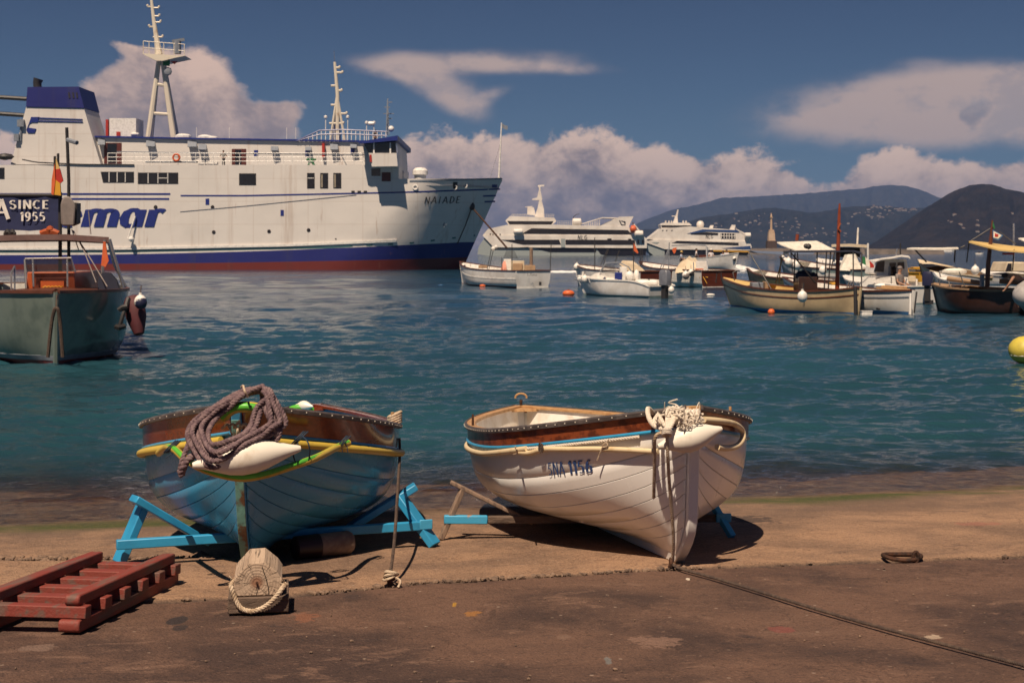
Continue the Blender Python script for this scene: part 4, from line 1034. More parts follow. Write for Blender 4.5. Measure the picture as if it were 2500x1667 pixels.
side_line([(1000, 442), (1226, 436.5)], 4, .05, 'bulwark_edge', M['pale_blue'])
def side_panel(x0, y0, x1, y1, name, m, off=.03, skew=0, parent=None, th=.03):
    a = [fside(x0+skew, y1, off), fside(x1, y1, off), fside(x1, y0, off), fside(x0, y0, off)]
    b = [p+Vector((0, off+th, 0)) for p in a]
    return wobj(MB().add(a+b, [(0, 1, 2, 3), (7, 6, 5, 4), (0, 4, 5, 1), (1, 5, 6, 2), (2, 6, 7, 3), (3, 7, 4, 0)]), name, m, fe, parent, smooth=0)
def ship_window(x0, y0, x1, y1, skew=0, panes=1, bars=()):
    f = side_panel(x0-1.3, y0-1.3, x1+1.3, y1+1.3, 'window', M['dark'], .025, skew)
    for i in range(panes):
        a, b = x0+(x1-x0)*i/panes+.7, x0+(x1-x0)*(i+1)/panes-.7; side_panel(a, y0, b, y1, 'pane', M['glass'], .05, skew if i == 0 else 0, f)
    for i in range(1, panes): a = x0+(x1-x0)*i/panes; side_panel(a-.9, y0, a+.9, y1, 'mullion', M['clean_white'], .07, 0, f)
    for k in bars: side_panel(x0+(x1-x0)*k[0], y0+(y1-y0)*k[2]-.8, x0+(x1-x0)*k[1], y0+(y1-y0)*k[2]+.8, 'bar', M['clean_white'], .07, 0, f)
    return f
ship_window(247, 421, 326, 445, 6, 4); ship_window(338, 423, 434, 448, 0, 4, ((.5, .75, .48),)); ship_window(585, 425, 624, 451)
ship_window(751, 424, 767, 459, 0, 1, ((0, 1, .32),))
for x in (783, 815):
    f = ship_window(x, 424, x+17, 459); side_panel(x+1, 426, x+5, 458, 'curtain', M['curtain'], .06, 0, f)
ship_window(-30, 411, 10, 436); ship_window(500, 390, 500.5, 390.5)
for x, y, r in ((519, 506, 4.6), (522, 567, 4.6), (380, 506, 4.8), (657, 565, 4.6), (753.5, 562, 4.6), (820, 583.5, 1.8)):
    c = fside(x, y, .03); wobj(MB().tube([c, c+Vector((0, .2, 0))], r*.0412, 16), 'porthole', M['glass'], fe)
side_panel(502, 485, 511, 500, 'blue_mark', M['line_blue']); side_panel(685, 513, 693, 527, 'blue_mark', M['line_blue'])
for x in (862, 877, 892): side_panel(x-4, 466, x+4, 471, 'scupper', M['dark'], .05)
# the name of the line and of the ship
GL['m'] = [[(.06, 0), (.06, .58)], [(.06, .4)]+arc(.24, .38, .17, .18, 150, 0)+[(.41, 0)], [(.41, .4)]+arc(.59, .38, .17, .18, 150, 0)+[(.76, 0)]]; GW['m'] = .86
q, w = letters('emar', .26, .12, .22, .13)
lay_w = MB()
for i, k in enumerate(q): lay_w.add([fside(142+(403-142)*v.x/w, 554-42*v.y/.58, .03+.0012*(i*7 % 40)) for v in k], [(0, 1, 2, 3)])
wobj(lay_w, 'line_name', M['line_blue'], fe, smooth=0)
q, w = letters('NAIADE', .13, .08, .22, .28); lay_w = MB()
for i, k in enumerate(q): lay_w.add([fside(1036+88*v.x/w, 498-1.5*v.x/w-17*v.y, .04+.0012*(i*7 % 40)) for v in k], [(0, 1, 2, 3)])
wobj(lay_w, 'ship_name', M['dark'], fe, smooth=0)
# deck house, rails, doors
Yh = 145.4
def yz(px, py, y=Yh): return P(px, py, y)
def slab(x0, y0, x1, y1, Y0, Y1, name, m, parent=None, **kw):
    a, b = P(x0, y1, Y0), P(x1, y0, Y0); return wobj(MB().bb(a.x, b.x, Y0, Y1, a.z, b.z), name, m, fe, parent, **kw)
wobj(MB().prism([(yz(228, 0).x, 10.3), (yz(893, 0).x, 10.3), (yz(893, 0).x, yz(0, 346).z), (yz(480, 0).x, yz(0, 340).z), (yz(228, 0).x, yz(0, 335).z)], Yh, 154.6), 'deck_house', M['ship_white'], fe, smooth=0)
wobj(MB().loft([[(yz(x, 0).x, y_, z+dz) for y_, dz in ((Yh-.25, 0), (Yh-.25, .16), (154.9, .16), (154.9, 0))] for x, z in ((226, yz(0, 336).z), (480, yz(0, 341).z), (895, yz(0, 347.5).z))], True, True), 'roof_edge', M['line_blue'], fe, smooth=0)
def hpanel(x0, y0, x1, y1, name, m, parent=None, off=.04): return slab(x0, y0, x1, y1, Yh-off, Yh+.02, name, m, parent, smooth=0)
for x0, y0, x1, y1 in ((254, 349, 297, 400), (566, 364, 601, 405)):
    d = hpanel(x0, y0, x1, y1, 'door', M['maroon_door']); hpanel(x0+8, y0+2, x1-12, y1-2, 'opening', M['glass'], d, .06)
for x0, y0, x1, y1 in ((486, 354, 500, 368), (620, 367, 630, 381), (745, 368, 755, 381), (856, 362, 866, 376)): hpanel(x0, y0, x1, y1, 'window', M['line_blue'])
for x0, y0, x1, y1 in ((239, 340, 256, 354), (357, 344, 378, 358), (458, 345, 480, 359), (484, 353, 504, 366), (661, 358, 679, 368), (745, 359, 760, 368), (806, 352, 825, 366), (855, 352, 871, 362)):
    wobj(MB().beam(P((x0+x1)/2, y0, Yh-.05), P((x0+x1)/2, y1, Yh-.7), (x1-x0)*.0412, .06), 'shade_board', M['pale_blue'], fe)
rl = MB()
for x in np.arange(262, 890, 21.5):
    a, b = fside(x, 403 if x < 600 else 408), None; a.y += .12; rl.tube([Vector((a.x, a.y, 10.5)), Vector((a.x, a.y, 11.75))], .03, 5)
for z in (10.95, 11.35, 11.75): rl.tube([Vector((P(262, 0, 143).x, 143.12, z)), Vector((P(893, 0, 143).x, 143.12, z))], .028, 5)
kind(wobj(rl, 'deck_rail', M['clean_white'], fe), 'stuff')
wobj(MB().tube([P(285, 371, 143.2), P(892, 379, 143.2)], .05, 6), 'awning_wire', M['pale_blue'], fe)
slab(484, 396, 530, 402, 143.3, 143.9, 'bench', M['clean_white']); slab(355, 393, 480, 397, 143.3, 143.9, 'bench', M['pale_blue'])
slab(786, 350, 792, 385, Yh-.5, Yh, 'fire_locker', M['red']); wobj(MB().tube([P(760, 392, 144), P(752, 405, 143.6)], .12, 6).tube([P(760, 392, 144), P(768, 405, 143.6)], .12, 6).tube([P(748, 390, 144), P(772, 390, 144)], .1, 6), 'trestle', M['green'], fe)
wobj(MB().beam(P(834, 380, 143.4), P(846, 404, 143.4), .5, .08), 'ladder', M['pale_blue'], fe)
lb = tag(MB().tube([P(430.5, 385, 142.95)+Vector((.33*math.cos(a), 0, .33*math.sin(a))) for a in np.linspace(0, 2*pi, 21)[:-1]], .095, 8, closed=True).obj('lifebuoy', M['orange']), 'orange lifebuoy hanging on the white ferry rail', 'lifebuoy')
# funnel
def pq(pts, Y0, Y1, name, m, parent=None, **kw): return wobj(MB().prism([(P(x, y, Y0).x, P(x, y, Y0).z) for x, y in pts], Y0, Y1), name, m, fe, parent, **kw)
fu = pq([(64, 262), (205, 265), (246, 402), (26, 402)], 144.3, 149.5, 'funnel', M['ship_white'], smooth=0)
pq([(67, 213), (192, 212), (205.5, 264), (63.5, 261)], 144.2, 149.6, 'funnel_top', M['ship_blue'], fu, smooth=0)
wobj(MB().tube([P(92, 214, 146.5), P(91, 203, 146.5), P(94, 193, 146.5)], [.42, .42, .5], 12), 'exhaust', M['dark'], fe, fu)
for k in (168, 178, 187): wobj(MB().beam(P(k, 226, 144.17), P(k+2, 240, 144.17), .14, .05), 'vent', M['dark'], fe, fu)
em = MB()
for pts in (((92, 287), (201, 291), (201, 293), (92, 290)), ((92, 294), (202, 297), (202, 299), (92, 297)), ((76, 286), (96, 286), (91, 299), (78, 299), (72, 302), (65, 319), (70, 312), (88, 315), (84, 325), (68, 325), (64, 318))):
    em.prism([(P(x, y, 144.2).x, P(x, y, 144.2).z) for x, y in pts], 144.22, 144.4)
wobj(em, 'emblem', M['line_blue'], fe, fu, smooth=0)
for a, b in (((-30, 236), (66, 242)), ((-30, 276), (60, 282))): wobj(MB().tube([P(*a, 145), P(*b, 145)], .22, 8), 'crane_arm', M['dark'], fe)
wobj(MB().tube([P(52, 290, 144.2), P(50, 345, 144.2)], .12, 6).bb(*(lambda a, b: (a.x, b.x, 143.9, 144.6, a.z, b.z))(P(44, 310, 144.2), P(60, 293, 144.2))).bb(*(lambda a, b: (a.x, b.x, 143.9, 144.6, a.z, b.z))(P(36, 345, 144.2), P(48, 328, 144.2))), 'floodlights', M['pale_blue'], fe)
wobj(MB().ball(P(12, 383, 143.5), .6, 8, (1.6, 1, .6)), 'net_heap', M['dark'], fe)
bx_ = slab(267, 289, 332, 334, 147, 150, 'deck_box', M['clean_white'], smooth=0); slab(284, 322, 294, 332, 146.95, 147.1, 'red_hatch', M['red'], bx_, smooth=0); slab(258, 292, 264, 332, 147, 147.6, 'ladder_post', M['red'], bx_)
for x, y, rr in ((447, 334, .65), (500, 336, .6), (517, 338, .5), (330, 328, .35), (1015, 0, 0)):
    if rr: wobj(MB().ball(P(x, y, 147), rr, 10, (1.4, 1, .5)), 'raft_canister', M['clean_white'], fe)
for x in (480, 560, 700, 722): wobj(MB().tube([P(x, 340, 147), P(x, 312, 147)], .03, 5), 'aerial', M['clean_white'], fe)
# main mast
ma = wobj(MB().tube([P(362, 340, 148), P(389, 140, 148)], [.32, .24], 8), 'mast', M['mast_cream'], fe)
wobj(MB().tube([P(424, 340, 148), P(397, 150, 148)], [.32, .24], 8), 'mast_leg', M['mast_cream'], fe, ma); wobj(MB().tube([P(432, 340, 152), P(400, 150, 150)], [.3, .2], 8), 'mast_leg', M['mast_cream'], fe, ma); wobj(MB().tube([P(368, 340, 152), P(388, 150, 150)], [.26, .2], 8), 'mast_leg', M['mast_cream'], fe, ma)
for y, xa, xb in ((277, 368, 412), (206, 378, 403)): wobj(MB().tube([P(xa, y, 148), P(xb, y+3, 148)], .18, 6), 'cross_bar', M['mast_cream'], fe, ma)
pf_ = wobj(MB().prism([(P(x, y, 147).x, P(x, y, 147).z) for x, y in ((349, 132), (454, 138), (430, 143), (400, 150), (384, 150), (357, 137))], 146.6, 149.6), 'platform', M['mast_cream'], fe, ma, smooth=0)
r_ = MB()
for x in (350, 364, 380, 400, 425, 450): r_.tube([P(x, 134+(x-350)*.05, 146.7), P(x, 101+(x-350)*.08, 146.7)], .045, 5)
for y in (101, 117): r_.tube([P(350, y, 146.7), P(452, y+8, 146.7)], .04, 5)
kind(wobj(r_, 'platform_rail', M['mast_cream'], fe, pf_), 'stuff')
wobj(MB().tube([P(388, 134, 148), P(383, 100, 148), P(376, 55, 148), P(368, -14, 148)], [.42, .27, .2, .14], 8), 'pole', M['mast_cream'], fe, ma)
for x, y in ((382, 20), (383, 40), (386, 55), (391, 91), (368, 17), (372, 66)):
    wobj(MB().tube([P(374, y, 148), P(x+(6 if x > 376 else -8), y, 148)], .09, 5).ball(P(x+(6 if x > 376 else -8), y-3, 148), .14, 6), 'mast_light', M['mast_cream'], fe, ma)
wobj(MB().beam(P(420, 102, 146.8), P(450, 97, 147.2), .3, .3).tube([P(433, 101, 147), P(433, 132, 147)], .4, 8), 'radar', M['pale_blue'], fe, pf_)
tag(MB().prism([(P(x, y, 147.2).x, P(x, y, 147.2).z) for x, y in ((398, 139), (415, 140), (414, 162), (398, 160))], 147.2, 147.24).obj('green_flag', M['green'], smooth=0), 'small green flag under the platform of the main ferry mast', 'flag')
tag(MB().prism([(P(x, y, 147.3).x, P(x, y, 147.3).z) for x, y in ((416, 150), (434, 150), (426, 158))], 147.3, 147.33).obj('red_flag', M['red'], smooth=0), 'small red flag beside the green one under the mast platform', 'flag')
wobj(MB().ball(P(410, 175, 147.2), .45, 8, (1, .5, 1)), 'loudspeaker', M['pale_blue'], fe, ma)
# fore mast, lattice mast
fm = wobj(MB().tube([P(824, 346, 147), P(824, 230, 147), P(817, 152, 147)], [.2, .2, .14], 8), 'mast', M['mast_cream'], fe)
for x, y in ((806, 147), (842, 147), (830, 150), (814, 150)): wobj(MB().tube([P(x, 346, y), P(823, 232, 147)], .13, 6), 'mast_leg', M['mast_cream'], fe, fm)
for xa, xb, y in ((808, 822, 210), (818, 836, 178), (818, 829, 166), (808, 826, 257), (804, 838, 302), (826, 834, 222), (826, 846, 278)): wobj(MB().tube([P(xa, y, 147), P(xb, y, 147)], .12, 6).ball(P(xb, y-2, 147), .16, 6), 'cross_arm', M['mast_cream'], fe, fm)
wobj(MB().tube([P(817, 152, 147), P(815.5, 125, 147)], .03, 5), 'whip', M['steel'], fe, fm)
lm = MB()
for x, y in ((943, 146), (950, 146), (946, 148)): lm.tube([P(x, 330, y), P(946, 242, 147)], .05, 5)
for k in range(8): lm.tube([P(943+.2*k, 325-11*k, 146.2), P(950-.2*k, 318-11*k, 146.2)], .035, 4)
for xa, xb, y in ((936, 962, 278), (946, 958, 250), (938, 952, 262), (944, 957, 290)): lm.tube([P(xa, y, 147), P(xb, y, 147)], .06, 4)
wobj(lm, 'lattice_mast', M['pale_blue'], fe); wobj(MB().ball(P(955, 315, 145.5), .32, 10), 'radome', M['clean_white'], fe)
for x in (795, 849, 895, 913): wobj(MB().tube([P(x, 346, 146.5), P(x, 286 if x < 860 else 300, 146.5)], .045, 5).ball(P(x, 286 if x < 860 else 300, 146.5), .2, 6), 'deck_lamp', M['clean_white'], fe)
wobj(MB().tube([P(900, 302, 146.5), P(913, 302, 146.5)], .22, 8), 'searchlight', M['clean_white'], fe)
r_ = MB()
tp = [(723, 345), (780, 319), (835, 317), (945, 322)]
for dy in (0, 10): r_.tube([P(x, y+dy*(0 if i == 0 else 1), 145.2) for i, (x, y) in enumerate(tp)], .075, 5)
kind(wobj(r_, 'bridge_rail', M['line_blue'], fe), 'stuff'); r_ = MB()
for x in np.arange(732, 945, 10.5): r_.tube([P(x, np.interp(x, [a for a, b in tp], [b for a, b in tp]), 145.2), P(x, 347, 145.2)], .05, 4)
kind(wobj(r_, 'rail_posts', M['clean_white'], fe), 'stuff')
# bridge with its overhanging wing
wobj(MB().prism([(P(x, y, 143.2).x, P(x, y, 143.2).z) for x, y in ((888, 350), (968, 346), (973, 445), (895, 445))], 143.02, 157), 'bridge_block', M['ship_white'], fe, smooth=0)
pq([(873, 347), (971, 331), (971, 343), (880, 351)], 140.6, 159, 'bridge_roof', M['line_blue'], smooth=0)
wg = pq([(900, 374), (968, 374), (971, 406), (908, 407)], 140.8, 143.0, 'bridge_wing', M['ship_white'], smooth=0)
pq([(889, 352), (966, 347), (968, 374), (899, 374)], 141.1, 143.0, 'wing_window', M['glass'], wg, smooth=0)
for x in (911, 951): pq([(x, 349), (x+3.5, 349), (x+3.5, 375), (x, 375)], 141.0, 141.15, 'wing_post', M['clean_white'], wg, smooth=0)
pq([(902, 378), (907, 378), (908, 396), (903, 396)], 140.72, 140.84, 'lifebuoy_rack', M['red'], wg, smooth=0)
side_panel(907, 412, 929, 430, 'dark_panel', M['glass'], .06); side_panel(932, 421, 954, 443, 'dark_panel', M['maroon_door'], .06)  # first panel paints the shade of the recess below the wing
# forecastle gear
wobj(MB().lathe([(0, .62), (.42, .62), (.43, .82), (.75, .80), (.95, .55), (1, .1)], P(1026, 441, 149), P(1026, 409, 149), 20), 'vent_mushroom', M['clean_white'], fe)
wobj(MB().tube([P(983, 436, 148), P(983, 424, 148)], .2, 8).ball(P(983, 424, 148), .3, 8), 'capstan', M['clean_white'], fe)
wobj(MB().tube([P(1218, 437, 150), P(1224.5, 300, 150)], [.12, .06], 8), 'jack_staff', M['clean_white'], fe); wobj(MB().tube([P(1222, 350, 150), P(1196, 437, 149)], .02, 4), 'stay', M['steel'], fe)
tag(MB().prism([(P(x, y, 150).x, P(x, y, 150).z) for x, y in ((1226, 302), (1232, 306), (1240, 308), (1239, 318), (1232, 316), (1226, 312))], 150, 150.03).obj('bow_flag', M['pale_blue'], smooth=0), 'small pale flag on the jack staff of the ferry bow', 'flag')
for x, y in ((1110, 458), (1014, 458), (1135, 454)):
    c = fside(x, y, .05); wobj(MB().tube([c+Vector((.22*math.cos(a), 0, .22*math.sin(a))) for a in np.linspace(0, 2*pi, 13)[:-1]], .07, 6, closed=True), 'fairlead', M['clean_white'], fe)
side_panel(1106, 445, 1117, 464, 'mooring_port', M['dark'], .05); side_panel(1201, 451, 1214, 458, 'mooring_port', M['line_blue'], .05)
c = fside(1152, 504, .05); wobj(MB().ball(c, .36, 10, (.9, .6, 1.2)), 'hawse_pipe', M['dark'], fe)
for x, y, d in ((1084, 550, 0), (1060, 565, 0)): pass
th_ = MB(); cc = fside(1084, 548, .06)
for a in range(4): th_.beam(cc, cc+Vector((.3*math.cos(a*pi/2), 0, .3*math.sin(a*pi/2))), .09, .05)
wobj(th_, 'thruster_mark', M['pale_blue'], fe, smooth=0)
tag(MB().tube([fside(1153, 507, .2), P(1200, 561, 143.5), P(1238, 606, 136)], .09, 6).obj('anchor_chain', M['rust']), 'rusty anchor chain slanting from the ferry bow to the water', 'chain', 'anchor chains of the ferry')
tag(MB().tube([fside(1150, 512, .2), fside(1136, 552, .5), fside(1117, 596, .9)], .06, 6).obj('anchor_chain', M['rust']), 'anchor chain hanging down along the ferry bow', 'chain', 'anchor chains of the ferry')
wobj(MB().tube([fside(332, 528, .3), fside(316, 583, .6)], .09, 6).ball(fside(324, 584, .6), .3, 8), 'boom', M['clean_white'], fe)
# ---------------------------------------------------------------- two fast catamarans, the breakwater and its column
def cat_tools(root, ox, oy, k, Y):
    def q(x, y): p = P(ox+x/k, oy+y/k, Y); return (p.x, p.z)
    def part(name, m, pts, y0, y1, parent=None, **kw): return wobj(MB().prism([q(*p) for p in pts], Y+y0, Y+y1), name, M[m], root, parent, smooth=0, **kw)
    def at(x, y, dy): a = q(x, y); return Vector((a[0], Y+dy, a[1]))
    return q, part, at
M['cat_white'] = mat('catamaran_white', (.74, .70, .65), .4, col2=(.62, .57, .52), nscale=.3); M['cat_grey'] = mat('shaded_lower_hull', (.33, .37, .37), .5); M['black'] = mat('black_paint', (.012, .012, .02), .3)  # grey carries the shade lying on the white lower hulls
M['cat_blue'] = mat('catamaran_blue', (.03, .07, .20), .4); M['yellow'] = mat('yellow_paint', (.62, .32, .03), .5)
def name_on(root, txt, x0, y0, x1, y1, at, dy):
    qd, w = letters(txt, .17, .10, .10, .24, .08); mb = MB()
    for i, k in enumerate(qd): mb.add([at(x0+(x1-x0)*v.x/w, y1-(y1-y0)*v.y, dy-.002*(i*7 % 40)) for v in k], [(0, 1, 2, 3)])
    wobj(mb, 'line_name', M['black'], root, smooth=0)
def raft(root, a, b, r): wobj(MB().lathe([(t, r*k) for t, k in ((0, .3), (.06, .85), (.12, 1), (.88, 1), (.94, .85), (1, .3))], a, b, 12), 'raft_canister', M['cat_white'], root)
c1 = thing('catamaran', 'long white catamaran ferry with two dark window bands beside the ferry bow', 'catamaran', (9, 422, 0), 'white passenger catamarans')
q, part, at = cat_tools(c1, 1100, 430, 3.136, 416)
part('hull', 'cat_white', [(245, 456), (1470, 456), (1503, 480), (1503, 552), (330, 545)], 0, 12)
part('lower_hull', 'cat_grey', [(262, 470), (330, 545), (1503, 552), (1460, 612), (300, 612), (205, 600), (215, 540)], .5, 4)
part('lower_hull', 'cat_grey', [(262, 470), (330, 545), (1503, 552), (1460, 612), (300, 612), (205, 600), (215, 540)], 8.5, 12)
part('upper_deck', 'cat_white', [(245, 455), (285, 405), (430, 374), (800, 372), (1366, 386), (1396, 456)], .3, 11.7)
part('window_band', 'glass', [(545, 441), (620, 400), (1358, 414), (1388, 447)], .22, .5)
part('window_band', 'glass', [(385, 488), (830, 487), (845, 524), (550, 524)], -.08, .2); part('window_band', 'glass', [(880, 487), (1412, 490), (1412, 526), (880, 524)], -.08, .2)
part('black_stripe', 'black', [(620, 548), (1115, 550), (1115, 583), (760, 582)], .42, .7); part('black_stripe', 'black', [(1115, 550), (1502, 552), (1495, 607), (1200, 609), (1150, 598)], .42, .7)
wh = part('wheelhouse', 'cat_white', [(420, 340), (455, 305), (795, 318), (812, 345), (778, 373), (445, 373)], 1.5, 10.5); part('wheelhouse_window', 'glass', [(434, 344), (788, 346), (774, 371), (450, 369)], 1.42, 1.6, wh)
part('door', 'cat_grey', [(846, 480), (877, 480), (877, 545), (846, 545)], -.1, .1); part('door', 'glass', [(1200, 478), (1232, 478), (1232, 500), (1200, 500)], -.12, .1); part('door', 'glass', [(1360, 480), (1385, 480), (1385, 498), (1360, 498)], -.12, .1)
for x in (1430, 1465): part('stern_door', 'glass', [(x, 488), (x+14, 488), (x+14, 518), (x, 518)], -.1, .1)
wg = part('stern_wing', 'cat_white', [(1140, 384), (1295, 312), (1402, 309), (1385, 340), (1366, 386)], .4, 1.2); part('stern_wing', 'cat_white', [(1140, 384), (1295, 312), (1402, 309), (1366, 386)], 10.8, 11.6)
part('wing_emblem', 'black', [(1290, 340), (1300, 340), (1312, 370), (1340, 372), (1342, 378), (1308, 378)], .34, .45, wg); part('wing_emblem', 'black', [(1305, 340), (1340, 348), (1342, 366), (1330, 364), (1328, 353), (1308, 347)], .34, .45, wg)
part('sloped_roof', 'cat_white', [(1005, 362), (1165, 314), (1300, 318), (1300, 324), (1168, 322), (1015, 366)], 1.5, 10.5)
for i in range(9): x = 1030+i*14; part('roof_post', 'cat_white', [(x, 358-i*4.2), (x+4, 358-i*4.2), (x+4, 378), (x, 378)], 1.6, 1.9)
ms_ = part('mast', 'cat_white', [(645, 308), (668, 245), (680, 180), (655, 180), (625, 178), (628, 170), (665, 160), (680, 95), (676, 72), (690, 72), (692, 110), (705, 172), (700, 182), (718, 248), (720, 318)], 5, 7)
part('radar', 'cat_white', [(574, 230), (628, 226), (628, 234), (574, 236)], 5.5, 6, ms_); part('radar_post', 'cat_white', [(590, 236), (640, 236), (650, 275), (650, 300), (588, 290)], 5.2, 6.5, ms_); wobj(MB().beam(at(672, 70, 6), at(720, 66, 6), .5, .5), 'light_arm', M['cat_white'], c1, ms_)
for x0, x1, y0, y1, yr in ((468, 640, 291, 306, 1.6), (722, 795, 292, 318, 1.6), (820, 1000, 345, 376, .5)):
    r_ = MB()
    for i in range(int((x1-x0)/14)+1): x = x0+14*i; r_.tube([at(x, y0, yr), at(x, y1, yr)], .06, 4)
    for f in (0, .5): r_.tube([at(x0, y0+(y1-y0)*f, yr), at(x1, y0+(y1-y0)*f, yr)], .05, 4)
    kind(wobj(r_, 'rail', M['cat_white'], c1), 'stuff')
raft(c1, at(932, 350, 2), at(1006, 350, 2), 1.1); raft(c1, at(480, 425, -.8), at(556, 425, -.8), .8); raft(c1, at(1405, 442, -.8), at(1476, 442, -.8), 1.0)
wobj(MB().tube([at(940, 335, 2), at(945, 310, 2), at(968, 292, 2), at(990, 290, 2)], .1, 5), 'davit', M['dark'], c1); wobj(MB().beam(at(1395, 355, 2), at(1450, 420, 2), 1, .4), 'stern_stair', M['cat_white'], c1)
tag(MB().lathe([(t, 1.2*k) for t, k in ((0, .2), (.2, .9), (.5, 1), (.8, .9), (1, .2))], at(1372, 408, -.5), at(1424, 405, -.5), 10).obj('lifeboat', M['orange']), 'orange rescue boat hung at the stern of the long catamaran', 'rescue boat')
name_on(c1, 'NLG', 974, 452, 1048, 487, at, -.06)
for x, y in ((300, 440), (320, 442), (345, 442), (375, 442)): part('bow_port', 'glass', [(x, y), (x+9, y), (x+9, y+9), (x, y+9)], .2, .4)
c2 = thing('catamaran', 'shorter white catamaran ferry with blue roof stripe and yellow bottom line', 'catamaran', (38, 452, 0), 'white passenger catamarans')
q, part, at = cat_tools(c2, 1100, 430, 3.136, 446)
part('hull', 'cat_white', [(1500, 500), (1560, 486), (2290, 500), (2306, 545), (2290, 570), (1640, 560), (1505, 512)], 0, 11)
for a, b in ((.4, 3.6), (7.4, 10.6)): part('lower_hull', 'cat_grey', [(1505, 512), (1640, 558), (2290, 570), (2270, 611), (1560, 611), (1520, 580)], a, b)
part('upper_deck', 'cat_white', [(1512, 482), (1612, 402), (1830, 386), (2180, 412), (2250, 440), (2296, 500), (1560, 488)], .3, 10.7)
wh = part('wheelhouse', 'cat_white', [(1612, 372), (1640, 357), (1830, 357), (1850, 374), (1832, 401), (1618, 400)], 1.5, 9.5); part('wheelhouse_window', 'glass', [(1616, 376), (1845, 378), (1832, 394), (1622, 393)], 1.42, 1.6, wh)
part('blue_roof', 'cat_blue', [(1812, 440), (1930, 408), (2195, 414), (2212, 432), (1960, 424), (1850, 440)], .2, .5)
part('window_band', 'glass', [(1845, 441), (1960, 430), (2050, 436), (2048, 452), (1838, 447)], .22, .5); part('window_band', 'glass', [(1695, 512), (1735, 496), (2205, 510), (2205, 530)], -.08, .2)
part('blue_flash', 'cat_blue', [(2080, 552), (2295, 534), (2300, 560), (2250, 560)], -.1, .2)
part('yellow_line', 'yellow', [(2010, 567), (2290, 574), (2288, 584), (2010, 577)], -.15, .1)
part('dark_bottom', 'black', [(1640, 562), (2008, 566), (2284, 586), (2270, 610), (1640, 608)], .3, .7)
gal = part('open_gallery', 'glass', [(2068, 438), (2180, 440), (2182, 480), (2070, 478)], .2, .4)
for i in range(6): x = 2072+i*20; part('gallery_post', 'cat_white', [(x, 438), (x+5, 438), (x+5, 480), (x, 480)], .12, .3, gal)
part('gallery_rail', 'cat_white', [(2068, 455), (2182, 457), (2182, 462), (2068, 460)], .1, .28, gal)
ms_ = part('mast', 'cat_white', [(1715, 358), (1742, 290), (1753, 252), (1760, 254), (1752, 310), (1755, 358)], 5, 6); part('radar', 'cat_white', [(1708, 300), (1735, 302), (1735, 308), (1708, 306)], 5.2, 5.8, ms_)
for x in (1655, 1680, 1700, 1790, 1812): wobj(MB().tube([at(x, 358, 3), at(x, 340, 3)], .25, 6), 'deck_gear', M['cat_white'], c2)
wobj(MB().ball(at(1925, 370, 4), 1.25, 12).tube([at(1925, 385, 4), at(1925, 408, 4)], .5, 8), 'radome', M['cat_white'], c2)
part('exhaust_fin', 'cat_white', [(1985, 405), (2000, 376), (2022, 376), (2012, 408)], 2, 3.5); part('exhaust_fin', 'cat_white', [(2145, 412), (2165, 372), (2190, 374), (2180, 414)], 2, 3.5)
part('stern_frame', 'cat_white', [(2180, 405), (2190, 404), (2262, 440), (2298, 500), (2285, 500), (2250, 448)], .2, .8)
raft(c2, at(2248, 455, -.5), at(2298, 455, -.5), .9)
name_on(c2, 'NLG', 1955, 450, 2012, 478, at, .26)
for x in (1620, 1650, 1690): part('bow_port', 'glass', [(x, 413), (x+10, 412), (x+10, 418), (x, 419)], .2, .4)
part('bow_window', 'cat_grey', [(1540, 510), (1570, 503), (1600, 508), (1580, 520)], -.06, .1)
# breakwater with the column
M['mole'] = mat('breakwater_stone', (.12, .10, .09), .9, col2=(.07, .06, .055), nscale=.3); M['column'] = mat('pale_column_stone', (.52, .38, .27), .85, col2=(.4, .28, .2), nscale=.6); M['base_dark'] = mat('dark_base_stone', (.075, .05, .045), .9)
mo = MB(); o = [(-.0, 0)]
Ym = 520.
pts = [(1812, 613), (1840, 607), (1900, 606), (1960, 606.5), (2080, 607), (2200, 608), (2300, 609)]
rows = []
for x, y in pts:
    p = P(x, y, Ym); rows.append([(p.x, Ym-5, -1.5), (p.x, Ym-1.5, p.z), (p.x, Ym+4, p.z), (p.x, Ym+8, -1.5)])
tag(mo.loft(rows, False, True).obj('breakwater', M['mole'], smooth=0), 'low dark stone breakwater in front of the far hillside', 'breakwater')
cl = thing('column', 'pale stone column with a statue on a dark square base, on the breakwater', 'column', P(1883, 606, Ym+1))
kk = Ym/F
def col_box(y0, y1, w0, w1, name, m, n=4):
    z0, z1 = CZ-(y1-HY)*kk, CZ-(y0-HY)*kk; a = Vector((0, 0, z0-cl.matrix_world.translation.z)); b = Vector((0, 0, z1-cl.matrix_world.translation.z))
    mb = MB().loft([[p+Vector((w*kk*sx_, w*kk*sy_, 0)) for sx_, sy_ in ((-1, -1), (1, -1), (1, 1), (-1, 1))] for p, w in ((a, w0), (b, w1))], True, True) if n == 4 else MB().tube([a, b], [w0*kk, w1*kk], n)
    return mb.obj(name, M[m], cl, smooth=30 if n > 4 else 0)
col_box(588, 612, 12, 11, 'base', 'base_dark'); col_box(566, 588, 8.5, 7, 'pedestal', 'column'); col_box(561, 566, 6, 6, 'pedestal_cap', 'column'); col_box(532, 561, 3.0, 2.2, 'shaft', 'column', 12); col_box(530, 532, 3.6, 3.8, 'capital', 'column'); 
z = CZ-(530-HY)*kk-cl.matrix_world.translation.z
MB().tube([(0, 0, z), (0, 0, z+.7), (.1, 0, z+1.1)], [.34, .28, .16], 8).ball((.1, 0, z+1.3), .17, 8).tube([(.1, 0, z+1), (-.45, 0, z+1.35)], .09, 6).obj('statue', M['column'], cl)
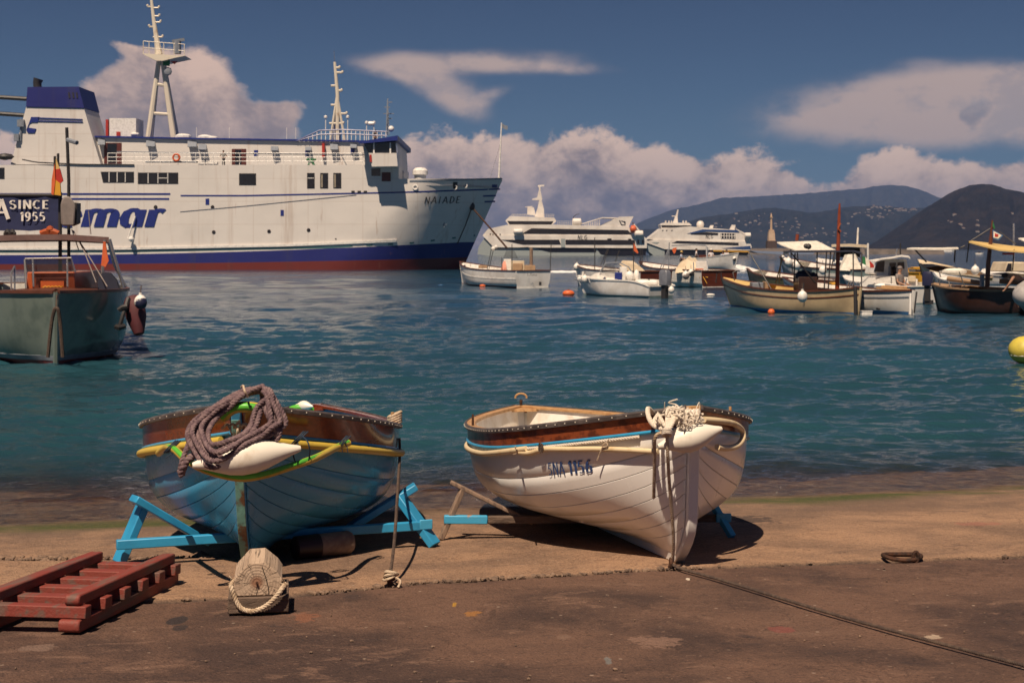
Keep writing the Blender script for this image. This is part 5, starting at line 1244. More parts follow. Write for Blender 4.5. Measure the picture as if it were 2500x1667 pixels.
tag(MB().prism([(P(x, y, 300).x, P(x, y, 300).z) for x, y in ((1832, 612), (1925, 615), (1990, 616), (1985, 621), (1900, 621), (1850, 618))], 300, 306).obj('pontoon', mat('pale_pontoon', (.20, .25, .36), .6), smooth=0), 'low pale blue pontoon floating before the breakwater', 'pontoon')
# ---------------------------------------------------------------- boats at their moorings
M['hull_white'] = mat('moored_white', (.74, .72, .69), .3, col2=(.6, .57, .53), nscale=1.2, coat=.3); M['deck_white'] = mat('deck_white', (.80, .77, .72), .5); M['cream_hull'] = mat('cream_hull', (.52, .40, .24), .35, col2=(.40, .30, .18), nscale=1, coat=.3)
M['brown_trim'] = mat('brown_trim', (.11, .035, .018), .4); M['brown_hull'] = mat('dark_brown_hull', (.042, .019, .014), .35, col2=(.03, .014, .01), coat=.3); M['brown_transom'] = mat('brown_transom', (.13, .030, .014), .3, col2=(.085, .02, .01), stretch=(1, 1, 9), nscale=2, coat=.4)
M['olive_hull'] = mat('olive_hull', (.055, .065, .035), .4); M['green_hull'] = mat('grey_green_hull', (.17, .205, .18), .2, col2=(.11, .14, .125), nscale=1.5, coat=.5); M['teal_hull'] = mat('pale_teal_hull', (.20, .27, .27), .4)
M['cream_cloth'] = mat('cream_cloth', (.62, .52, .38), .8, col2=(.5, .4, .28), nscale=1.5); M['white_cloth'] = mat('white_cloth', (.78, .73, .64), .8); M['navy_cloth'] = mat('navy_cloth', (.018, .022, .045), .8); M['grey_cloth'] = mat('grey_cloth', (.22, .19, .18), .8); M['yellow_cloth'] = mat('yellow_cloth', (.62, .44, .17), .8, col2=(.54, .36, .13), stretch=(6, .3, 1), nscale=2)
M['boot_red'] = mat('boot_red', (.22, .03, .025), .5); M['boot_blue'] = mat('boot_blue', (.05, .17, .38), .5); M['grey_engine'] = mat('grey_engine', (.17, .18, .21), .3, coat=.4); M['navy'] = mat('navy_plastic', (.02, .022, .06), .4); M['orange_buoy'] = mat('orange_buoy', (.70, .13, .03), .5); M['red_mast'] = mat('red_brown_mast', (.24, .05, .02), .4); M['grey_rib'] = mat('grey_tube', (.42, .40, .39), .5); M['mauve_cloth'] = mat('mauve_cloth', (.15, .09, .085), .8); M['orange_wood'] = mat('orange_wood', (.42, .085, .02), .35, coat=.4); M['maroon_cloth'] = mat('maroon_cloth', (.085, .016, .022), .7)
M['buoy_yellow'] = mat('buoy_yellow', (.58, .47, .07), .5); M['screen'] = mat('tinted_screen', (.04, .045, .05), .08, alpha=.45); M['orange_flag'] = mat('orange_flag', (.62, .12, .035), .7); M['tan_seat'] = mat('tan_seat', (.34, .22, .13), .7)
def moored(name, label, bow, stern, zb, zm, zs_, B, hull, top='brown_trim', inside='deck_white', boot=None, transom=0, e=2.4, e2=2.2, p=.5, rake=.5, draft=.4, um=.5, ub=.7, group='small boats at their moorings', strip=None, tmat=None, srake=.1, floor=.35):
    """bow and stern: (photo column, depth) of the ends of the waterline"""
    b = Vector(((bow[0]-CX)/F*bow[1], bow[1], -draft)); s = Vector(((stern[0]-CX)/F*stern[1], stern[1], -draft))
    H = Hull((s-b).length, B, zb+draft, zm+draft, zs_+draft, zk=0, um=um, e=e, e2=e2, p=p, rake=rake, toe=0, srake=srake, transom=transom, kt=.04, ub=ub, wexp=.9, va=1.3)
    H.M = frame(b, s-b, 0); root = thing(name, label, 'boat', H.M, group)
    H.tb = lambda u: H.td(u, H.zs(u)-draft-.07)
    hb = MB(); bt = MB(); st = MB()
    for sd in (-1, 1):
        rows = []; low = []
        for u in H.us(22):
            t0 = H.tb(u); rows.append([H.h(u, t0+(1-t0)*i/7, sd) for i in range(8)]); low.append([H.h(u, t0*i/4, sd) for i in range(5)])
        hb.loft(rows); bt.loft(low)
        if strip:
            H.band(strip[0], strip[1], .012, sd, 22, 2, thick=.03).obj('rub_strip', M[strip[2]], root)
        H.sweep([(-.06, -.02), (-.06, .025), (.03, .025), (.03, -.03)], sd, n=22).obj('gunwale', M[top], root)
        H.skin(-.05, sd, 20, 6, .12, 1, 0, .02, .985).obj('lining', M[inside], root)
    if transom:
        rows = [[H.h(1, t, -1), H.h(1, t, 1)] for t in [H.tb(1)+(1-H.tb(1))*i/6 for i in range(7)]]; tm = MB().loft(rows); tm.obj('transom', M[tmat or hull], root, smooth=0)
        bt.loft([[H.h(1, t, -1), H.h(1, t, 1)] for t in [H.tb(1)*i/3 for i in range(4)]])
        w = H.b(1)*.96; MB().box((0, H.L+srake-.0, H.zs(1)+.0), (2*w, .07, .05)).obj('transom_cap', M[top], root)
        MB().box((0, H.L+srake-.09, (H.zs(1)+.3)/2), (2*w*.93, .05, H.zs(1)-.3)).obj('transom_lining', M[inside], root)
    for u_, on in ((0, True), (1, not transom)):
        if on: MB().loft([[H.h(u_, t, -1)-Vector((.01, 0, 0)), H.h(u_, t, -1)+Vector((.015, -.05 if u_ == 0 else .05, 0)), H.h(u_, t, 1)+Vector((-.015, -.05 if u_ == 0 else .05, 0)), H.h(u_, t, 1)+Vector((.01, 0, 0))] for t in [i/9 for i in range(10)]]).obj('stem' if u_ == 0 else 'stern_post', M[hull], root)
    hb.obj('hull', M[hull], root); bt.obj('bottom', M[boot or hull], root)
    dk = MB().loft([[H.h(u, H.td(u, H.zs(u)-draft-floor*.3), -1), H.h(u, H.td(u, H.zs(u)-draft-floor*.3), 1)] for u in H.us(16, .02, .99)]); dk.obj('sole', M[inside], root, smooth=0)
    return root, H
def add(root, mb, name, m, parent=None, **kw): return wobj(mb, name, M[m], root, parent, **kw)
def fdeck(root, H, u1, m='deck_white', name='fore_deck', drop=.03):
    MB().loft([[H.h(u, 1, -1)-Vector((0, 0, drop)), Vector((0, H.h(u, 1, 1).y, H.h(u, 1, 1).z+.06)), H.h(u, 1, 1)-Vector((0, 0, drop))] for u in H.us(10, .01, u1)]).obj(name, M[m], root)
def ball_fender(p, r, m, label, cap=None, cat='fender', name='ball_fender', group='fenders on the moored boats'):
    t = thing(name, label, cat, p, group); MB().ball((0, 0, 0), r, 14, (1, 1, 1.15)).tube([(0, 0, r), (0, 0, r*1.45)], r*.25, 8).obj('ball', M[m], t)
    if cap: MB().ball((.012, -.012, -r*.12), r*1.01, 12, (1, 1, 1.05)).obj('cap', M[cap], t)
    MB().tube([(0, 0, r*1.3), (0, .06, r*2.6)], .012, 5).obj('lanyard', M['dark_rope'], t)
    return t
def canopy(root, pts, m, th=.05, name='canopy', sag=.0):
    """a stretched cloth with thickness over photo points (column, row, depth), two rows of equal length"""
    A_, B_ = [[P(*p) for p in row] for row in pts]; rows = []
    n = len(A_)
    for i in range(n):
        k = 5; rows.append([A_[i]+(B_[i]-A_[i])*j/k-Vector((0, 0, sag*math.sin(pi*j/k))) for j in range(k+1)]+[A_[i]+(B_[i]-A_[i])*j/k-Vector((0, 0, th+sag*math.sin(pi*j/k))) for j in range(k, -1, -1)])
    return add(root, MB().loft(rows, True, True), name, m)
def poles(root, L, r=.025, m='steel', name='frame'):
    mb = None
    for a in L: add(root, MB().tube([P(*p) for p in a], r, 6), name, m)
def flag(name, pts, Y, m, label, cols=None):
    """pts: outline in photo columns and rows; a slightly waving cloth"""
    t = thing(name, label, 'flag', P(*pts[0], Y))
    for i, (part, mm) in enumerate(cols or [(pts, m)]):
        wobj(MB().prism([(P(x, y, Y).x, P(x, y, Y).z) for x, y in part], Y-.012-.014*i, Y+.012-.002*i), 'cloth', M[mm], t, smooth=0)
    return t
def outboard(root, p, h, m, d=(0, 1, 0), group=None, label='grey outboard engine clamped to the stern', s=1.0):
    f = frame(p, d, 0); t = wobj(MB().loft([[f @ Vector((x*s, y*s, z*s)) for x, y in ((-.16, -.2), (.16, -.2), (.2, .05), (.16, .28), (-.16, .28), (-.2, .05))] for z in (.15, .3, .72)]+[[f @ Vector((x*s*.75, y*s*.75, .86*s)) for x, y in ((-.16, -.2), (.16, -.2), (.2, .05), (.16, .28), (-.16, .28), (-.2, .05))]], True, True), 'outboard', M[m], root, bevel=.03)
    add(root, MB().box(f @ Vector((0, .02*s, -.2*s)), (.2*s, .26*s, .75*s), f.to_3x3()).box(f @ Vector((0, .1*s, -.62*s)), (.1*s, .4*s, .2*s), f.to_3x3()), 'engine_leg', 'dark', t)
    return t
# --- launch at the left, bow on
r, H = moored('motor_launch', 'grey green motor launch bow on at the left with brown canopy and orange cabin', (136, 27.0), (120, 35.5), 1.38, 1.33, 1.33, 1.52, 'green_hull', 'brown_trim', 'deck_white', 'boot_red', e=3.4, p=.42, rake=.35, draft=.5, transom=.8, um=.4)
H.band(1.22, 1.31, .01, -1, 24, 2, thick=.03).obj('bow_strip', M['pale_blue'], r); H.band(1.22, 1.31, .01, 1, 24, 2, thick=.03).obj('bow_strip', M['pale_blue'], r)
fdeck(r, H, .3, 'brown_trim')
cf = add(r, MB().prism([(P(x, y, 29.2).x, P(x, y, 29.2).z) for x, y in ((64, 715), (66, 664), (181, 664), (184, 715))], 29.2, 31.4), 'cabin', 'orange_wood', smooth=0, bevel=.02)
add(r, MB().prism([(P(x, y, 29.15).x, P(x, y, 29.15).z) for x, y in ((86, 709), (88, 678), (162, 678), (164, 709))], 29.15, 29.24), 'cabin_hatch', 'brown_transom', cf, smooth=0, bevel=.01)
add(r, MB().prism([(P(x, y, 29.1).x, P(x, y, 29.1).z) for x, y in ((94, 708), (95, 686), (156, 686), (157, 708))], 29.1, 29.18), 'hatch_panel', 'orange_wood', cf, smooth=0)
add(r, MB().tube([P(104+2.6*i, 700+2.2*math.sin(i*1.9), 29.08) for i in range(20)], .011, 4), 'painted_name', 'yellow', cf)
add(r, MB().prism([(P(x, y, 29).x, P(x, y, 29).z) for x, y in ((66, 664), (62, 632), (174, 630), (184, 664))], 29.0, 29.03), 'windscreen', 'screen', smooth=0)
poles(r, [((66, 664, 29), (62, 632, 29), (174, 630, 29), (184, 664, 29)), ((82, 700, 28.9), (80, 632, 28.9)), ((165, 700, 28.9), (164, 632, 28.9)), ((28, 708, 28.4), (27, 668, 28.4), (36, 650, 28.6)), ((36, 708, 28.4), (36, 650, 28.6)), ((64, 705, 29), (60, 634, 29.6))], .02)
canopy(r, [[(-320, 584, 30), (-100, 577, 30), (60, 573, 30), (160, 572, 30), (266, 579, 30)], [(-320, 588, 34.5), (-100, 582, 34.5), (60, 579, 34.5), (160, 578, 34.5), (262, 583, 34.5)]], 'mauve_cloth', .12)
poles(r, [((268, 584, 30), (275, 610, 30), (290, 660, 30), (302, 708, 30)), ((256, 586, 30), (246, 708, 30)), ((262, 584, 34), (280, 650, 34), (308, 700, 34))], .035)
poles(r, [((147, 706, 31), (147, 470, 31)), ], .045, 'dark', 'mast'); poles(r, [((168, 640, 31.5), (168, 440, 31.5), (163, 312, 31.5))], .04, 'dark', 'mast'); poles(r, [((165, 342, 31.4), (188, 349, 31.2))], .05, 'pale_blue', 'mast_lamp')
poles(r, [((180, 564, 31), (205, 612, 30), (235, 690, 29)), ((178, 564, 31), (220, 630, 30), (262, 700, 29)), ((175, 560, 31.2), (192, 610, 31.2)), ((216, 515, 30), (222, 572, 30))], .012, 'grey_cloth', 'line')
add(r, MB().loft([[P(x+dx, y, 30.9+dy) for dx, dy in ((-w_, -.12), (w_, -.12), (w_, .12), (-w_, .12))] for x, y, w_ in ((166, 552, 10), (166, 548, 17), (166, 500, 18), (164, 488, 13), (163, 480, 6))], True, True), 'radar_box', 'grey_cloth', bevel=.03)
add(r, MB().prism([(P(x, y, 31.2).x, P(x, y, 31.2).z) for x, y in ((174, 552), (174, 494), (191, 496), (190, 545))], 31.1, 31.4), 'instrument_panel', 'dark', smooth=0)
add(r, MB().tube([P(100, 571, 30.2), P(112, 566, 30.2), P(132, 566, 30.2), P(143, 571, 30.2)], .07, 6).ball(P(122, 561, 30.2), .09, 8), 'searchlight', 'orange_wood')
add(r, MB().tube([P(10, 571, 30.2), P(38, 571, 30.2)], .05, 6).ball(P(30, 567, 30.2), .07, 8).ball(P(18, 567, 30.2), .07, 8), 'navigation_light', 'dark')
add(r, MB().loft([[P(x, y, 29.4), P(x+6, y+2, 30.6)] for x, y in ((238, 711), (240, 680), (250, 666), (266, 665), (280, 680), (292, 711))]).loft([[P(x, y, 29.4), P(265, 712, 29.4)] for x, y in ((238, 711), (240, 680), (250, 666), (266, 665), (280, 680), (292, 711))]), 'folded_hood', 'navy_cloth')
flag('orange_flag', [(252, 590), (258, 590), (262, 620), (266, 636), (258, 652), (247, 648), (250, 620)], 29.6, 'orange_flag', 'orange flag hanging from the right canopy post of the green launch')
flag('striped_flag', [(134, 384)], 30.8, None, 'yellow and red flag on a pole above the blue banner', [([(136, 384), (146, 412), (138, 414), (130, 420)], 'yellow_cloth'), ([(137, 414), (147, 412), (155, 442), (148, 448), (137, 440)], 'red'), ([(137, 440), (148, 448), (150, 478), (134, 476), (136, 460)], 'yellow'), ([(135, 400), (128, 440), (127, 474), (133, 477), (137, 440)], 'orange_flag')])
poles(r, [((-416, 600, 31), (-416, 470, 31)), ((-416, 477, 31), (150, 477, 31))], .035, 'dark', 'banner_pole'); poles(r, [((134, 480, 30.8), (134, 382, 30.8)), ((142, 480, 31), (142, 375, 31))], .03, 'dark', 'flag_pole')
ban = thing('banner', 'dark blue banner with white letters SINCE 1955 above the launch canopy', 'banner', P(60, 563, 31))
rows = []
for i in range(31):
    x = -420+(149+420)*i/30; d = .014*math.sin(i*1.3)+.006*math.sin(i*3.1); rows.append([P(x, 477+1.5*math.sin(i), 31+d), P(x, 520, 31+d*1.6), P(x, 563+1.2*math.sin(i*2.), 31+d), P(x, 563+1.2*math.sin(i*2.), 31.02+d), P(x, 520, 31.02+d*1.6), P(x, 477+1.5*math.sin(i), 31.02+d)])
wobj(MB().loft(rows, True, True), 'cloth', mat('banner_blue', (.016, .024, .085), .8), ban)
for txt, x0, x1, y0, y1, tk in (('A', -12, 23, 487, 535, .22), ('SINCE', 24, 122, 489, 510, .22), ('1955', 49, 111, 518, 540, .24)):
    lt = MB(); qd, w = letters(txt, tk, .09, 0, .16, .10)
    for i, k in enumerate(qd): lt.add([P(x0+(x1-x0)*v.x/w, y1-(y1-y0)*v.y, 30.962-.0006*(i*7 % 30)) for v in k], [(0, 1, 2, 3)])
    wobj(lt, 'lettering', M['deck_white'], ban, smooth=0)
mf = tag(MB().lathe([(0, .06), (.04, .15), (.2, .21), (.55, .20), (.85, .13), (.97, .10), (1, .05)], P(324, 722, 28.4), P(340, 818, 28.2), 14).obj('drop_fender', M['maroon_cloth']), 'long maroon drop fender hanging at the right side of the green launch', 'fender')
ball_fender(P(343, 737, 28.0), .125, 'deck_white', 'navy ball fender with white top at the right of the green launch', 'navy')
ak = thing('anchor', 'dark anchor hanging beside the maroon fender of the green launch', 'anchor', P(300, 760, 28.0)); wobj(MB().tube([P(314, 728, 28.2), P(302, 765, 28), P(292, 797, 28)], .045, 6), 'shank', M['dark'], ak); wobj(MB().tube([P(285, 798, 28), P(292, 800, 27.9), P(303, 796, 28)], .06, 6), 'fluke', M['dark'], ak); wobj(MB().tube([P(290, 757, 28), P(300, 750, 28), P(312, 748, 28)], .05, 6), 'stock', M['dark'], ak)
tag(MB().tube(catmull([P(117, 872, 26.55), P(126, 790, 26.5), P(133, 757, 26.45), P(137, 753, 26.45), P(142, 758, 26.45), P(147, 790, 26.5), P(153, 872, 26.55)], 6), .035, 7).tube([P(137, 753, 26.45), P(139, 710, 26.7)], .012, 5).obj('bow_rope_loop', M['dark_rope']), 'dark rope loop hanging down the bow of the green launch', 'rope')

# --- boat with a white transom
r, H = moored('fishing_boat', 'white wooden boat showing its pale named transom, beside the ferry bow', (1132, 87), (1300, 79.5), 1.38, .95, .95, 1.22, 'hull_white', 'brown_trim', 'deck_white', 'boot_red', transom=.92, strip=(.42, .50, 'deck_white'))
q, w = letters('S.Anna', .1, .05, .25, .1)
nb = MB()
for i, k in enumerate(q): nb.add([P(1286+25*v.x/w, 674-8*v.y, 79.15-.0015*(i*7 % 30)) for v in k], [(0, 1, 2, 3)])
wobj(nb, 'boat_name', M['dark'], r, smooth=0)
def pbox(root, x0, y0, x1, y1, Y0, Y1, name, m, parent=None, bevel=.02): return add(root, MB().bb(P(x0, 0, Y0).x, P(x1, 0, Y0).x, Y0, Y1, P(0, y1, Y0).z, P(0, y0, Y0).z), name, m, parent, smooth=0, bevel=bevel)
cb = pbox(r, 1247, 637, 1280, 668, 81.5, 83, 'console', 'cream_cloth'); pbox(r, 1252, 643, 1276, 660, 81.4, 81.55, 'locker_front', 'tan_seat', cb); pbox(r, 1230, 633, 1248, 662, 82, 83, 'wheel_box', 'deck_white'); pbox(r, 1280, 648, 1307, 664, 81, 83, 'engine_box', 'tan_seat')
pbox(r, 1168, 648, 1190, 655, 85, 85.6, 'thwart', 'tan_seat'); poles(r, [((1297, 660, 82), (1297, 604, 82)),], .1, 'grey_wood', 'samson_post')
poles(r, [((1192, 664, 84), (1205, 608, 84)), ((1188, 664, 84), (1200, 606, 84)), ((1205, 608, 84), (1290, 604, 82)), ((1250, 668, 80), (1250, 596, 80)), ((1226, 668, 81), (1225, 628, 81)), ((1343, 663, 79.6), (1346, 585, 79.6)), ((1258, 668, 80), (1274, 700, 79.3)), ((1255, 668, 80), (1258, 698, 79.3))], .022, 'dark')
add(r, MB().ball(P(1204, 607, 84), .13, 8).ball(P(1211, 603, 84), .12, 8), 'deck_lamp', 'deck_white'); add(r, MB().loft([[P(1228, 630, 82), P(1266, 632, 82)], [P(1236, 612, 82.5), P(1256, 612, 82.5)]]), 'windscreen', 'screen')
tag(MB().loft([[P(1220, 665, 81.5), P(1237, 665, 81.5)], [P(1225, 650, 81.8), P(1236, 648, 81.8)], [P(1229, 638, 82), P(1234, 637, 82)]]).loft([[P(1220, 665, 81.5), P(1237, 665, 81.9)], [P(1225, 650, 81.9), P(1236, 648, 82.2)], [P(1229, 638, 82.2), P(1234, 637, 82.2)]]).obj('orange_jacket', M['orange_wood']), 'orange jacket hung beside the wheel of the boat with the pale transom', 'jacket')
pbox(r, 1316, 688, 1322, 697, 79.0, 79.3, 'exhaust', 'dark')
for k, (x, y, Yk) in enumerate(((1131, 650, 86.3), (1148, 659, 84.8), (1179, 665, 82.7), (1233, 669, 80.2))): ball_fender(P(x, y, Yk), .14, 'deck_white', 'white and navy ball fender, %s from the bow of the boat with the pale transom' % ('first', 'second', 'third', 'fourth')[k], 'navy')
# --- small speedboat with grey outboard
r, H = moored('speedboat', 'small white speedboat with tinted screen and grey outboard engine', (1436, 67.5), (1612, 64), .86, .74, .50, .95, 'hull_white', 'deck_white', 'deck_white', 'teal_hull', transom=.9, rake=.75, e=2.0)
fdeck(r, H, .5)
add(r, MB().loft([[P(1436, 678, 66.5), P(1452, 676, 67.6)], [P(1452, 668, 66.4), P(1466, 665, 67.6)], [P(1490, 666, 66), P(1505, 662, 67.4)], [P(1520, 676, 65.6), P(1520, 673, 67.2)], [P(1522, 690, 65.6), P(1522, 688, 67.2)]]).loft([[P(1436, 678, 66.5), P(1440, 690, 66.5)], [P(1452, 668, 66.4), P(1460, 690, 66.3)], [P(1490, 666, 66), P(1490, 690, 66)], [P(1520, 676, 65.6), P(1522, 690, 65.6)]]), 'cuddy', 'deck_white')
add(r, MB().loft([[P(1464, 665, 66.2), P(1508, 668, 65.6)], [P(1478, 645, 66.4), P(1500, 650, 66)]]).loft([[P(1464, 665, 66.2), P(1470, 662, 67.2)], [P(1478, 645, 66.4), P(1482, 644, 67)]]).loft([[P(1478, 645, 66.4), P(1500, 650, 66)], [P(1484, 643, 67), P(1512, 642, 67)]]), 'windscreen', 'screen')
poles(r, [((1464, 665, 66.2), (1478, 643, 66.2), (1512, 641, 66.2), (1535, 652, 66), (1549, 675, 65.6)), ((1400, 680, 67), (1424, 690, 67.2))], .03, 'pale_blue')
pbox(r, 1514, 652, 1531, 690, 65.7, 66.4, 'console', 'deck_white'); pbox(r, 1501, 665, 1519, 686, 65.6, 65.75, 'blue_bag', 'line_blue')
add(r, MB().ball(P(1537, 676, 65.4), .28, 10, (.8, .5, 1)).ball(P(1554, 674, 65.6), .3, 10, (.5, .6, 1)), 'seat', 'deck_white'); add(r, MB().bb(P(1552, 0, 65).x, P(1606, 0, 65).x, 64.7, 65.8, P(0, 700, 65).z, P(0, 683, 65).z), 'sun_pad', 'deck_white', bevel=.12)
add(r, MB().tube([P(1545, 690, 64.8), P(1562, 704, 64.5), P(1582, 715, 64.2), P(1606, 714, 64)], .1, 8), 'side_step', 'deck_white'); pbox(r, 1582, 680, 1587, 712, 64.8, 64.9, 'seat_post', 'dark')
outboard(r, P(1622, 705, 63.4), 1, 'grey_engine', (.65, -.75, 0), s=.98)
add(r, MB().tube([P(1411, 681, 67.6), P(1432, 679, 67.4)], .08, 6).tube([P(1421, 680, 67.5), P(1424, 663, 67.5)], .05, 6), 'anchor_roller', 'deck_white')
spindle('fender', P(1477, 676, 65.7), P(1470, 706, 65.6), .14, M['navy'], 'navy fender hanging on the side of the white speedboat', group='fenders on the moored boats')
ball_fender(P(1428, 682, 66.9), .17, 'deck_white', 'white ball fender at the bow of the speedboat'); ball_fender(P(1529, 700, 64.7), .18, 'cream_cloth', 'cream ball fender amidships on the speedboat'); ball_fender(P(1639, 708, 63.2), .14, 'deck_white', 'white ball fender just right of the grey outboard')
# --- two boats with brown transoms
r, H = moored('open_boat', 'white boat with plain brown transom behind the grey outboard', (1416, 84), (1600, 77), 1.26, .95, .95, 1.15, 'hull_white', 'brown_trim', 'deck_white', transom=.9, tmat='brown_transom')
add(r, MB().loft([[P(1512, 645, 81.5), P(1520, 652, 79)], [P(1520, 636, 81.5), P(1535, 644, 79)], [P(1545, 637, 81), P(1560, 648, 79)], [P(1572, 658, 80), P(1575, 662, 79)]]).loft([[P(1520, 652, 79), P(1522, 663, 79)], [P(1535, 644, 79), P(1540, 663, 79)], [P(1560, 648, 79), P(1565, 664, 79)], [P(1575, 662, 79), P(1575, 666, 79)]]), 'cover', 'cream_cloth')
poles(r, [((1452, 660, 82), (1452, 580, 82)), ((1466, 648, 82), (1484, 607, 82)), ((1472, 650, 82), (1486, 607, 82)), ((1500, 645, 81), (1512, 611, 81)), ((1547, 665, 78), (1546, 594, 78)), ((1563, 650, 79), (1564, 608, 79)), ((1568, 650, 79), (1568, 608, 79))], .025, 'dark')
flag('orange_flag', [(1547, 593), (1552, 602), (1559, 617), (1556, 619), (1547, 612)], 78, 'orange_flag', 'orange pennant over the boat with the plain brown transom')
ball_fender(P(1408, 652, 83.5), .19, 'deck_white', 'white ball fender at the bow of the boat with the plain brown transom'); ball_fender(P(1433, 659, 82), .15, 'deck_white', 'white fender on the side of the boat with the plain brown transom')
r, H = moored('open_boat', 'white boat under a cream tarpaulin, brown transom with orange writing', (1572, 86), (1754, 79), 1.40, 1.0, .95, 1.3, 'hull_white', 'brown_trim', 'deck_white', 'hull_white', transom=.92, tmat='brown_transom', strip=(.62, .72, 'deck_white'))
hp = []
for i in range(9):
    x = 1648+i*7.2; t = math.sin(pi*(i+.4)/9.4); hp.append([P(x, 668-4*t, 79.8), P(x+2, 660-26*t+R.uniform(-3, 3), 80.3), P(x+6, 655-28*t+R.uniform(-3, 3), 81.3), P(x+8, 660, 82.4)])
add(r, MB().loft(hp), 'tarpaulin', 'cream_cloth'); pbox(r, 1699, 638, 1728, 662, 80, 81.5, 'stern_box', 'hull_white')
poles(r, [((1618, 655, 83), (1634, 608, 83)), ((1612, 655, 83), (1632, 608, 83)), ((1632, 662, 82), (1634, 592, 82)), ((1728, 664, 79.5), (1724, 600, 80.5), (1690, 598, 82), (1640, 600, 84)), ((1694, 664, 79.5), (1693, 640, 79.6))], .028, 'pale_blue')
flag('orange_flag', [(1643, 606), (1652, 604), (1650, 614), (1646, 620), (1641, 612)], 81, 'orange_flag', 'orange pennant over the boat with the cream tarpaulin')
add(r, MB().tube([P(1708+4*i, 676+4*math.sin(i*1.7)-i*.3, 78.55) for i in range(6)], .03, 4).tube([P(1713, 662, 78.6), P(1712, 680, 78.5)], .03, 4).tube([P(1712, 668, 78.5), P(1726, 692, 78.4)], .025, 4), 'transom_writing', 'yellow')
pbox(r, 1700, 656, 1718, 659, 78.9, 79.4, 'life_vest', 'orange_flag'); ball_fender(P(1674, 672, 79.0), .2, 'deck_white', 'white ball fender on the side of the boat with the cream tarpaulin', 'grey_cloth'); ball_fender(P(1687, 666, 79), .17, 'deck_white', 'second white fender next to the first on the boat with the cream tarpaulin', 'dark')
# --- passing boat with people
r, H = moored('passenger_boat', 'small grey white passenger boat under way with seated people', (1790, 142), (1682, 149), 1.75, 1.2, 1.15, 1.2, 'hull_white', 'deck_white', 'tan_seat', transom=.9, rake=.9)
pbox(r, 1696, 636, 1729, 657, 146.4, 146.6, 'stern_panel', 'hull_white'); pbox(r, 1706, 623, 1726, 640, 146, 147, 'console', 'brown_transom')
poles(r, [((1728, 655, 146), (1728, 606, 146), (1722, 599, 146), (1690, 598, 148)), ((1724, 655, 146.8), (1724, 606, 146.8))], .05, 'pale_blue')
for k, (x, y, Yk) in enumerate(((1750, 645, 144), (1777, 638, 142.6), (1793, 632, 141.6))): ball_fender(P(x, y, Yk), .2, 'deck_white', 'white and dark ball fender on the passenger boat, %s from its stern' % ('first', 'second', 'third')[k], 'dark')
wk = MB()
for i in range(150):
    a = R.random()**.7; x = 1780+a*60+R.uniform(-6, 6); y = 651+a*8+R.gauss(0, 2.0); s_ = R.uniform(.12, .4)*(1.25-a); wk.ball(P(x, y, WY(max(y+3, 650))), s_, 6, (1.8, 1.2, .6))
for i in range(130):
    x = R.uniform(1340, 1420); y = 664+R.gauss(0, 1.2); p = P(x, y, WY(y)); p.z = .01; wk.ball(p, R.uniform(.1, .25), 5, (2.2, 1.2, .25))
M['foam'] = mat('foam', (.80, .80, .80), .7); kind(wk.obj('wake_foam', M['foam']), 'stuff')['label'] = 'white foam of the passing boat'
# --- cream gozzo with the red mast
r, H = moored('wooden_fishing_boat', 'cream wooden fishing boat with brown rail, navy awning and red mast', (1795, 53.5), (2090, 47.0), 1.05, .74, .92, .98, 'cream_hull', 'brown_trim', 'yellow_cloth', 'boot_blue', rake=.9, e=2.2, e2=2.6, p=.46, srake=.25, strip=(.22, .265, 'brown_trim'))
fdeck(r, H, .26, 'yellow_cloth'); add(r, MB().tube([P(2088, 700, 46.6), P(2089, 768, 46.6)], .06, 6), 'rudder', 'dark'); pbox(r, 1837, 690, 1864, 708, 51, 51.6, 'hatch_coaming', 'pale_blue'); pbox(r, 1868, 688, 1876, 710, 50.8, 51.4, 'locker', 'tan_seat')
pbox(r, 1951, 676, 1996, 712, 48.6, 49.6, 'console', 'brown_hull'); add(r, MB().ball(P(1962, 673, 49), .24, 10, (1.3, 1, .8)).ball(P(1985, 678, 49), .2, 8), 'seat_back', 'navy_cloth')
add(r, MB().tube([P(2044, 708, 48.6), P(2046, 610, 48.6), P(2049, 520, 48.6), P(2050, 497, 48.6)], [.075, .07, .05, .03], 8), 'mast', 'red_mast'); add(r, MB().tube([P(2052, 545, 48.5), P(2046, 558, 48.5), P(2053, 566, 48.5)], .03, 5), 'mast_lashing', 'orange_wood')
canopy(r, [[(1912, 613, 48.4), (1990, 613, 48.2), (2050, 612, 47.8), (2085, 612, 47.5), (2104, 618, 47.4)], [(1925, 612, 50.2), (1990, 611.5, 50), (2050, 611, 49.6), (2085, 611, 49.4), (2104, 616, 49.2)]], 'navy_cloth', .05)
poles(r, [((1830, 616, 51), (1884, 708, 50)), ((1894, 690, 50.5), (1914, 618, 48.6)), ((1902, 690, 50.5), (1908, 622, 48.6)), ((1932, 618, 48.6), (1990, 690, 48.6)), ((1938, 690, 49.5), (1941, 618, 49)), ((2022, 706, 48), (2028, 614, 48)), ((2012, 706, 48), (2018, 616, 48)), ((1994, 700, 49), (1995, 616, 49)), ((2083, 700, 47.2), (2083, 616, 47.4)), ((2103, 704, 47), (2104, 618, 47.3)), ((1748, 690, 53.5), (1750, 668, 53.5), (1760, 664, 53.5), (1762, 686, 53.5)), ((1793, 684, 52), (1789, 666, 52.3), (1800, 660, 52.3)), ((1960, 708, 48), (1963, 690, 48))], .022, 'dark')
add(r, MB().ball(P(1916, 617, 48.5), .06, 8).ball(P(1922, 617, 48.5), .06, 8).ball(P(1912, 627, 48.5), .06, 8), 'deck_lamp', 'deck_white')
